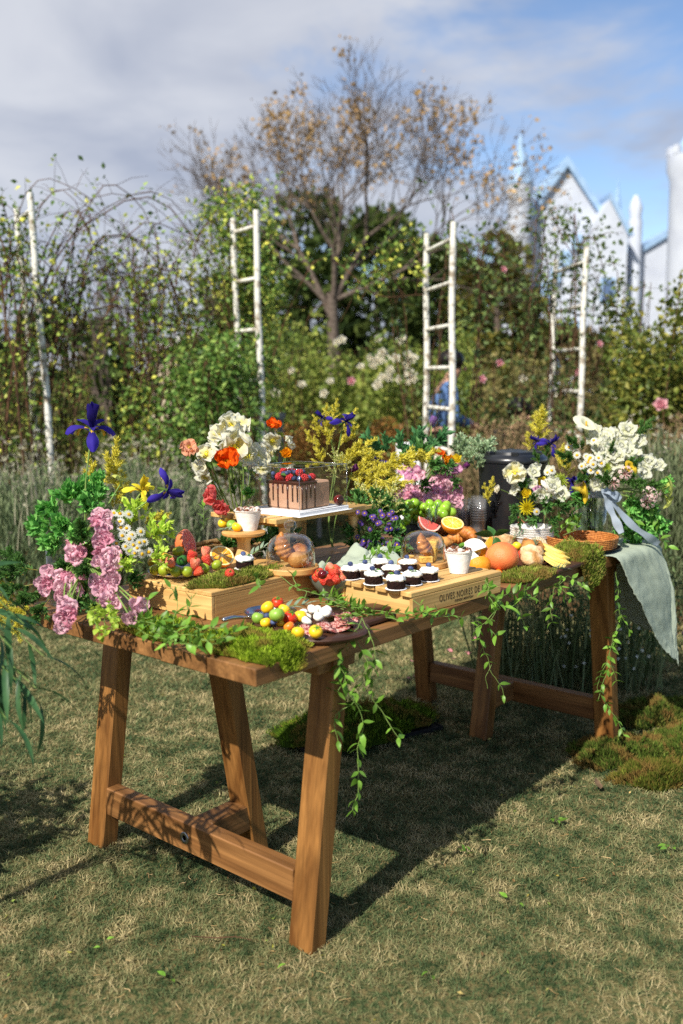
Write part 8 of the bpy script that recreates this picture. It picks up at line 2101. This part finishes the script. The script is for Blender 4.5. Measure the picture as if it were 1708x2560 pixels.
vine('yellow green creeping jenny leaves hanging over the table end at the left', [((-0.601, 2.300, 0.838), (-0.591, 2.240, 0.822), (-0.587, 2.200, 0.802), (-0.573, 2.180, 0.778)), ((-0.581, 2.300, 0.838), (-0.553, 2.220, 0.817), (-0.549, 2.180, 0.788)), ((-0.621, 2.300, 0.828), (-0.596, 2.220, 0.807)), ((-0.576, 2.260, 0.827), (-0.567, 2.200, 0.802), (-0.561, 2.180, 0.783)), ((-0.557, 2.260, 0.827), (-0.536, 2.180, 0.807)), ((-0.601, 2.260, 0.827), (-0.570, 2.220, 0.817), (-0.538, 2.200, 0.817))], 13, 0.010, 0.6, 0.0, [small_leaf(0.03, 0.026, mat('golden_leaf', lin(160, 190, 60), lin(190, 210, 90), ns=30, rough=0.5, tl=0.35, rand=0.2), -0.5)], name='creeping_jenny')
vine('trailing leaves right of the ribboned bouquet', [((1.143, 3.400, 0.815), (1.187, 3.400, 0.785), (1.224, 3.400, 0.770)), ((1.111, 3.500, 0.950), (1.173, 3.500, 0.890), (1.190, 3.500, 0.829)), ((1.053, 3.500, 0.921), (1.115, 3.500, 0.830))], 14, 0.02, 1.1, -0.2)

# ---- leaves and petals dropped on the lawn
rr = random.Random(91)
for k, (x, y, n, lab) in enumerate(((0.354, 2.595, 6, 'green leaf sprig lying in front of the table shadow'), (0.202, 2.04, 2, 'pair of bright green leaves lying nearest the bottom edge'), (0.657, 2.78, 4, 'small green sprig on the lawn right of the shadow'), (0.946, 2.61, 5, 'green sprig on the lawn by the right edge'), (-0.597, 2.152, 2, 'green leaf on the lawn at the left front'), (-0.123, 2.043, 1, 'pale leaf on the lawn below the near leg'), (0.45, 2.33, 3, 'few yellow green leaves on the sunny lawn'), (-0.40, 2.0, 2, 'two green bits on the lawn near the bottom left'))):
    t = thing('fallen_leaves', lab, 'leaf', (x, y, 0.018), rr.uniform(0, 6), 'leaves dropped on the lawn')
    for j in range(n):
        ob('leaf', me_vleaf[j % 3], t, (rr.uniform(-0.025, 0.025), rr.uniform(-0.025, 0.025), 0.004), (rr.uniform(-0.4, 0.4), 0, rr.uniform(0, 6)), rr.uniform(0.5, 0.9))
g = G(); petal(g, 0, 0.1, 0.5, 0.022, 0.02, 0.2, 0.4, 1, lin(240, 150, 160), lin(246, 180, 186)); me_fp = g.mesh('fallen_petal', m_petal)
for k in range(12):
    x, y = 0.46 + rr.uniform(-0.25, 0.25), 4.6 + rr.uniform(-0.5, 0.35)
    tag(ob('fallen_petal', me_fp, None, (x, y, 0.02), (rr.uniform(-0.3, 0.3), 0, rr.uniform(0, 6)), rr.uniform(0.8, 1.4)), 'pink petal fallen on the lawn behind the table', 'petal', 'fallen pink petals')
g = G(); g.add(*tube([(-0.08, 0.01, 0.02), (-0.02, -0.004, 0.024), (0.03, 0.004, 0.022), (0.07, -0.008, 0.02)], [0.0016, 0.0018, 0.0015, 0.001], 5)); tag(ob('twig', g.mesh('twig', m_cane), None, (-0.296, 2.165, 0)), 'thin brown twig lying on the lawn left of the near leg', 'twig')
tag(ob('dead_leaf', small_leaf(0.06, 0.045, mat('dead_leaf', lin(128, 104, 78), lin(96, 76, 56), ns=30, rough=0.8), 0.6), None, (0.86, 3.02, 0.02), (0.4, 0.1, 2.0), 0.8), 'curled brown dead leaf at the edge of the moss mound', 'leaf')
rng = np.random.default_rng(61)
n = 420; y = rng.uniform(1.6, 4.6, n); x = rng.uniform(-1, 1, n) * (0.42 * y + 0.3)
V, F, C = leafcloud(np.stack([x, y, rng.uniform(0.008, 0.018, n)], 1), 0.013, rng, asp=0.5, up=-0.05, cols=[lin(150, 150, 60)[:3], lin(120, 92, 60)[:3], lin(92, 72, 50)[:3], lin(110, 130, 60)[:3], lin(168, 140, 96)[:3]])
V[:, 2] = np.clip(V[:, 2], 0.006, 0.02)
tag(ob('lawn_litter', npmesh('lawn_litter', V, F, m_folm, C)), 'tiny dry leaf bits and clippings strewn over the lawn', 'litter', kind='stuff')
# ---- planting standing on the lawn behind the far trestle
def floor_planting():
    rng = np.random.default_rng(9)
    t = thing('floor_arrangement', 'dark grassy arrangement with tiny white flowers on the lawn behind the far legs', 'flowers', (0.95, 4.25, 0))
    n = 700
    P = np.stack([rng.uniform(-0.33, 0.5, n), rng.uniform(-0.2, 0.25, n), np.zeros(n)], 1)
    V, F, C = blades(P, 0.5, 0.007, rng, lean=0.35, cols=[lin(58, 72, 44)[:3], lin(96, 108, 76)[:3], lin(120, 130, 100)[:3]], bend=0.3)
    ob('blades', npmesh('blades', V, F, m_fol, C), t)
    P = np.stack([rng.uniform(-0.3, 0.6, 2600), rng.uniform(-0.2, 0.25, 2600), rng.uniform(0.1, 0.6, 2600)], 1)
    V, F, C = leafcloud(P, 0.03, rng, asp=0.4, cols=[lin(48, 66, 40)[:3], lin(80, 98, 62)[:3]])
    ob('foliage', npmesh('foliage', V, F, m_fol, C), t)
    for k in range(40):
        ob('daisy_bloom', FL['daisy'][0][0][1], t, (rng.uniform(0.0, 0.6), rng.uniform(-0.3, -0.1), rng.uniform(0.1, 0.45)), look((rng.uniform(-0.5, 0.5), -1, rng.uniform(0, 1))), 0.65)
    for x in (-0.15, 0.16):
        g = G(); vs, fs = lathe([(0.026, 0.0), (0.026, 0.56)], 18); g.add(vs, fs[:-2]); ob('glass_tube', g.mesh('glass_tube', m_glass), t, (x, -0.28, 0))
floor_planting()
bouquet('floor_iris', 'dark purple irises lying low on the lawn at the right behind the cloth', Vector((1.62, 4.5, 0)), [('iris', (1.55, 4.45, 0.16), 1.2), ('iris', (1.68, 4.4, 0.13), 1.2), ('iris', (1.45, 4.5, 0.42), 1.0), ('darkl', (1.5, 4.5, 0.05), 1.2, (0, -0.3, 1)), ('darkl', (1.75, 4.5, 0.05), 1.2, (0.2, -0.3, 1)), ('fern', (1.6, 4.4, 0.05), 1.0, (-0.4, -0.3, 0.8))], 12, Vector((1.6, 4.5, 0.08)))
# ---- long leaved plant standing just left of the table
def left_plant():
    rr = random.Random(31); rng = np.random.default_rng(31)
    c = Vector((-1.12, 2.12, 0))
    t = thing('willow_leaf_plant', 'long dark narrow leaves arching in from the left edge beside the table', 'plant', c)
    m = mat('narrow_leaf', lin(44, 78, 48), lin(68, 104, 62), ns=20, rough=0.45, tl=0.2, rand=0.25)
    g = G(); leaf(g, 0.15, 0.016, -0.9, 0.3, (0.2, 0.8, 1.0, 0.9, 0.6, 0.0), n=7); me = g.mesh('leaf', m)
    gs = G()
    tips = [(-0.672, 1.950, 0.866), (-0.633, 1.950, 0.796), (-0.677, 1.900, 0.760), (-0.643, 1.920, 0.736), (-0.698, 1.900, 0.674), (-0.646, 1.950, 0.691), (-0.682, 1.900, 0.828), (-0.790, 2.000, 0.907), (-0.828, 1.950, 0.789), (-0.779, 1.900, 0.718), (-0.754, 1.900, 0.862)]
    for k, tp in enumerate(tips):
        q = Vector(tp) - c
        pts = spline([Vector((rr.uniform(-0.05, 0.05), rr.uniform(-0.05, 0.05), 0)), Vector((q.x * 0.2, q.y * 0.3, q.z * 0.9)), Vector((q.x * 0.65, q.y * 0.7, q.z + 0.10)), q], 14)
        gs.add(*tube(pts, [0.004 - 0.0002 * i for i in range(15)], 5, False))
        for j in range(5, 15):
            d = (pts[j] - pts[j - 1]).normalized(); sd = d.orthogonal().normalized(); sd.rotate(Quaternion(d, rr.uniform(0, 6.28)))
            dd = (d * 0.6 + sd * 0.6 + Vector((0, 0, -0.35))).normalized()
            ob('leaf', me, t, pts[j], dd.to_track_quat('X', 'Z') @ Quaternion((1, 0, 0), rr.uniform(-1, 1)), rr.uniform(0.6, 1.1))
    ob('stems', gs.mesh('stems', m_stem), t)
    n = 2000
    a = rng.uniform(0, 2 * pi, n); r = np.sqrt(rng.random(n)); 
    P = np.stack([-0.34 + 0.34 * r * np.cos(a), 0.28 + 0.30 * r * np.sin(a), 0.08 + 0.52 * rng.random(n)], 1)
    V, F, C = leafcloud(P, 0.085, rng, asp=0.3, up=0.1, cols=[lin(34, 62, 38)[:3], lin(60, 92, 52)[:3]])
    ob('foliage', npmesh('foliage', V, F, m_fol, C), t)
left_plant()

# ================================================================= people and small things in the background
m_skin = mat('skin', lin(206, 160, 132), rough=0.55, spec=0.3, sss=0.1)
m_hair = mat('black_hair', lin(26, 22, 20), rough=0.5)
def skin_mesh(name, joints, edges, m, parent, sub=2):
    me = bpy.data.meshes.new(name); me.from_pydata([j[0] for j in joints], edges, []); me.update()
    o = ob(name, me, parent)
    md = o.modifiers.new('skin', 'SKIN'); md.use_smooth_shade = True
    for i, (p, r) in enumerate(joints):
        sv = me.skin_vertices[0].data[i]; sv.radius = r if isinstance(r, tuple) else (r, r); sv.use_root = (i == 0)
    s = o.modifiers.new('sub', 'SUBSURF'); s.levels = sub; s.render_levels = sub
    me.materials.append(m)
    return o
def person(label, loc, rz, J, shirt, trousers, group='people behind the garden arch', blabel=None):
    """J: joint positions by name; one continuous body, clothes as its children"""
    t = thing('person', label, 'person', loc, rz, group)
    names = ['pelvis', 'waist', 'chest', 'neck', 'chin', 'head', 'l_sh', 'l_el', 'l_wr', 'l_hand', 'r_sh', 'r_el', 'r_wr', 'r_hand', 'l_hip', 'l_kn', 'l_an', 'l_toe', 'r_hip', 'r_kn', 'r_an', 'r_toe']
    rad = [0.12, (0.14, 0.11), (0.15, 0.11), 0.05, 0.07, (0.085, 0.1), 0.055, 0.042, 0.028, 0.035, 0.055, 0.042, 0.028, 0.035, 0.085, 0.06, 0.038, 0.04, 0.085, 0.06, 0.038, 0.04]
    ix = {n: i for i, n in enumerate(names)}
    E_ = [('pelvis', 'waist'), ('waist', 'chest'), ('chest', 'neck'), ('neck', 'chin'), ('chin', 'head'), ('chest', 'l_sh'), ('l_sh', 'l_el'), ('l_el', 'l_wr'), ('l_wr', 'l_hand'), ('chest', 'r_sh'), ('r_sh', 'r_el'), ('r_el', 'r_wr'), ('r_wr', 'r_hand'),
          ('pelvis', 'l_hip'), ('l_hip', 'l_kn'), ('l_kn', 'l_an'), ('l_an', 'l_toe'), ('pelvis', 'r_hip'), ('r_hip', 'r_kn'), ('r_kn', 'r_an'), ('r_an', 'r_toe')]
    skin_mesh('body', [(J[n], rad[i]) for i, n in enumerate(names)], [(ix[a], ix[b]) for a, b in E_], m_skin, t)
    def wear(name, ns, m, f=1.16):
        ii = {n: k for k, n in enumerate(ns)}
        r = lambda x: tuple(q * f + 0.006 for q in x) if isinstance(x, tuple) else x * f + 0.006
        skin_mesh(name, [(J[n], r(rad[ix[n]])) for n in ns], [(ii[a], ii[b]) for a, b in E_ if a in ii and b in ii], m, t)
    wear('shirt', ['chest', 'waist', 'pelvis', 'l_sh', 'l_el', 'l_wr', 'r_sh', 'r_el', 'r_wr'], shirt)
    wear('trousers', ['pelvis', 'l_hip', 'l_kn', 'l_an', 'r_hip', 'r_kn', 'r_an'], trousers)
    g = G(); g.add(*ball(0.108, 0.122, 0.105, 14, 10)); ob('hair', g.mesh('hair', m_hair), t, Vector(J['head']) + Vector((0, 0.03, 0.035)))
    hd = Vector(J['head'])
    for s in (1, -1):
        g = G(); g.add(*ball(0.011, 0.006, 0.008, 8, 6)); ob('eye', g.mesh('eye', m_dark), t, hd + Vector((0.034 * s, -0.095, -0.01)))
    g = G(); g.add(*ball(0.014, 0.02, 0.022, 8, 6)); ob('nose', g.mesh('nose', m_skin), t, hd + Vector((0, -0.1, -0.04)))
m_blues = mat('blue_shirt', lin(96, 128, 176), lin(84, 112, 160), ns=8, rough=0.8)
m_darkc = mat('dark_clothing', lin(30, 32, 40), lin(22, 24, 30), ns=6, rough=0.85)
stand = dict(pelvis=(0, 0, 0.92), waist=(0, -0.03, 1.06), chest=(0, -0.10, 1.27), neck=(0, -0.14, 1.42), chin=(0, -0.17, 1.49), head=(0, -0.18, 1.57), l_sh=(0.18, -0.12, 1.36), l_el=(0.26, -0.16, 1.10), l_wr=(0.20, -0.34, 1.0), l_hand=(0.16, -0.41, 0.99), r_sh=(-0.18, -0.12, 1.36), r_el=(-0.26, -0.14, 1.10), r_wr=(-0.2, -0.32, 1.02), r_hand=(-0.15, -0.4, 1.0),
             l_hip=(0.1, 0, 0.86), l_kn=(0.11, -0.02, 0.48), l_an=(0.12, 0.03, 0.08), l_toe=(0.13, -0.12, 0.04), r_hip=(-0.1, 0, 0.86), r_kn=(-0.11, -0.02, 0.48), r_an=(-0.12, 0.03, 0.08), r_toe=(-0.13, -0.12, 0.04))
person('person in a light blue shirt and dark trousers stooping behind the white ladder', (0.86, 8.75, 0), 1.62, stand, m_blues, m_darkc)
sit = dict(pelvis=(0, 0, 0.5), waist=(0, -0.04, 0.64), chest=(0, -0.12, 0.86), neck=(0, -0.18, 1.0), chin=(0, -0.21, 1.06), head=(0, -0.23, 1.13), l_sh=(0.18, -0.14, 0.94), l_el=(0.24, -0.24, 0.7), l_wr=(0.14, -0.44, 0.66), l_hand=(0.1, -0.5, 0.65), r_sh=(-0.18, -0.14, 0.94), r_el=(-0.24, -0.24, 0.7), r_wr=(-0.14, -0.44, 0.66), r_hand=(-0.1, -0.5, 0.65),
           l_hip=(0.1, -0.05, 0.5), l_kn=(0.14, -0.45, 0.52), l_an=(0.14, -0.42, 0.08), l_toe=(0.15, -0.56, 0.04), r_hip=(-0.1, -0.05, 0.5), r_kn=(-0.14, -0.45, 0.52), r_an=(-0.14, -0.42, 0.08), r_toe=(-0.15, -0.56, 0.04))
person('person in dark clothes sitting low behind the brown lavender', (1.5, 8.7, 0), 0.5, sit, m_darkc, m_darkc)
t = thing('wooden_stool', 'plain wooden stool under the seated person', 'stool', (1.5, 8.7, 0), 0.5)
g = G(); g.add(*cbox(-0.17, 0.17, -0.15, 0.17, 0.34, 0.375, 0.005)); ob('seat', g.mesh('seat', m_pine, False), t)
for x in (-0.14, 0.11):
    for y in (-0.12, 0.12):
        g = G(); g.add(*cbox(x, x + 0.03, y, y + 0.03, 0, 0.3395, 0.003)); ob('leg', g.mesh('leg', m_pinez, False), t)
# grey chair
m_greyw = wood('weathered_grey', lin(120, 118, 114), lin(160, 158, 152), axis=2, grain=0.8)
t = thing('grey_chair', 'weathered grey slat back chair in front of the brown hedge', 'chair', (-0.46, 8.5, 0), 1.0)
for x in (-0.2, 0.17):
    g = G(); g.add(*cbox(x, x + 0.03, 0.16, 0.19, 0, 1.08, 0.003, ky=0.05)); ob('back_post', g.mesh('back_post', m_greyw, False), t)
    g = G(); g.add(*cbox(x, x + 0.03, -0.2, -0.17, 0, 0.43, 0.003)); ob('leg', g.mesh('leg', m_greyw, False), t)
g = G(); g.add(*cbox(-0.21, 0.21, -0.21, 0.16, 0.431, 0.455, 0.004)); ob('seat', g.mesh('seat', m_greyw, False), t)
g = G(); g.add(*cbox(-0.23, 0.23, 0.205, 0.235, 1.081, 1.14, 0.006)); ob('top_rail', g.mesh('top_rail', m_greyw, False), t)
for k in range(4):
    x = -0.14 + k * 0.08; g = G(); g.add(*cbox(x, x + 0.035, 0.178, 0.190, 0.456, 1.08, 0.002, ky=0.05)); ob('slat', g.mesh('slat', m_greyw, False), t)
# white tub and dark bin
t = thing('white_container', 'white upright plastic container with a green band beside the central ladder', 'container', (0.53, 7.45, 0), 0.2)
g = G(); g.add(*cbox(-0.085, 0.085, -0.07, 0.07, 0, 0.93, 0.012)); ob('body', g.mesh('body', m_white, False), t)
g = G(); g.add(*cbox(-0.087, 0.087, -0.072, 0.072, 0.80, 0.815, 0.001)); ob('band', g.mesh('band', m_leafd, False), t)
t = thing('black_bag', 'black bag with a pale blue cloth on it lying behind the lavender', 'bag', (-1.50, 9.3, 0.004), 0.3)
vs, fs = ball(0.17, 0.14, 0.24, 20, 14, lambda p: 1 + 0.12 * mnoise.noise(p * 9)); g = G(); g.add([(x, y, max(0.0, z + 0.2)) for x, y, z in vs], fs); ob('body', g.mesh('body', m_blackm), t)
vs = []; fs = []
for i in range(13):
    for j in range(13):
        u, v = i / 12 - 0.5, j / 12 - 0.5; r = sqrt(u * u + v * v)
        vs.append((0.08 + u * 0.42, v * 0.34 - 0.04, 0.44 + 0.10 * u + 0.05 * fold_n(u * 6, v * 6, 2) - 0.25 * max(0, r - 0.3)))
for i in range(12):
    for j in range(12): a = i * 13 + j; fs.append((a, a + 13, a + 14, a + 1))
g = G(); g.add(vs, fs); o = ob('blue_cloth', g.mesh('blue_cloth', mat('pale_blue_cloth', lin(150, 176, 204), lin(130, 156, 188), ns=6, rough=0.8)), t)
md = o.modifiers.new('thickness', 'SOLIDIFY'); md.thickness = 0.004
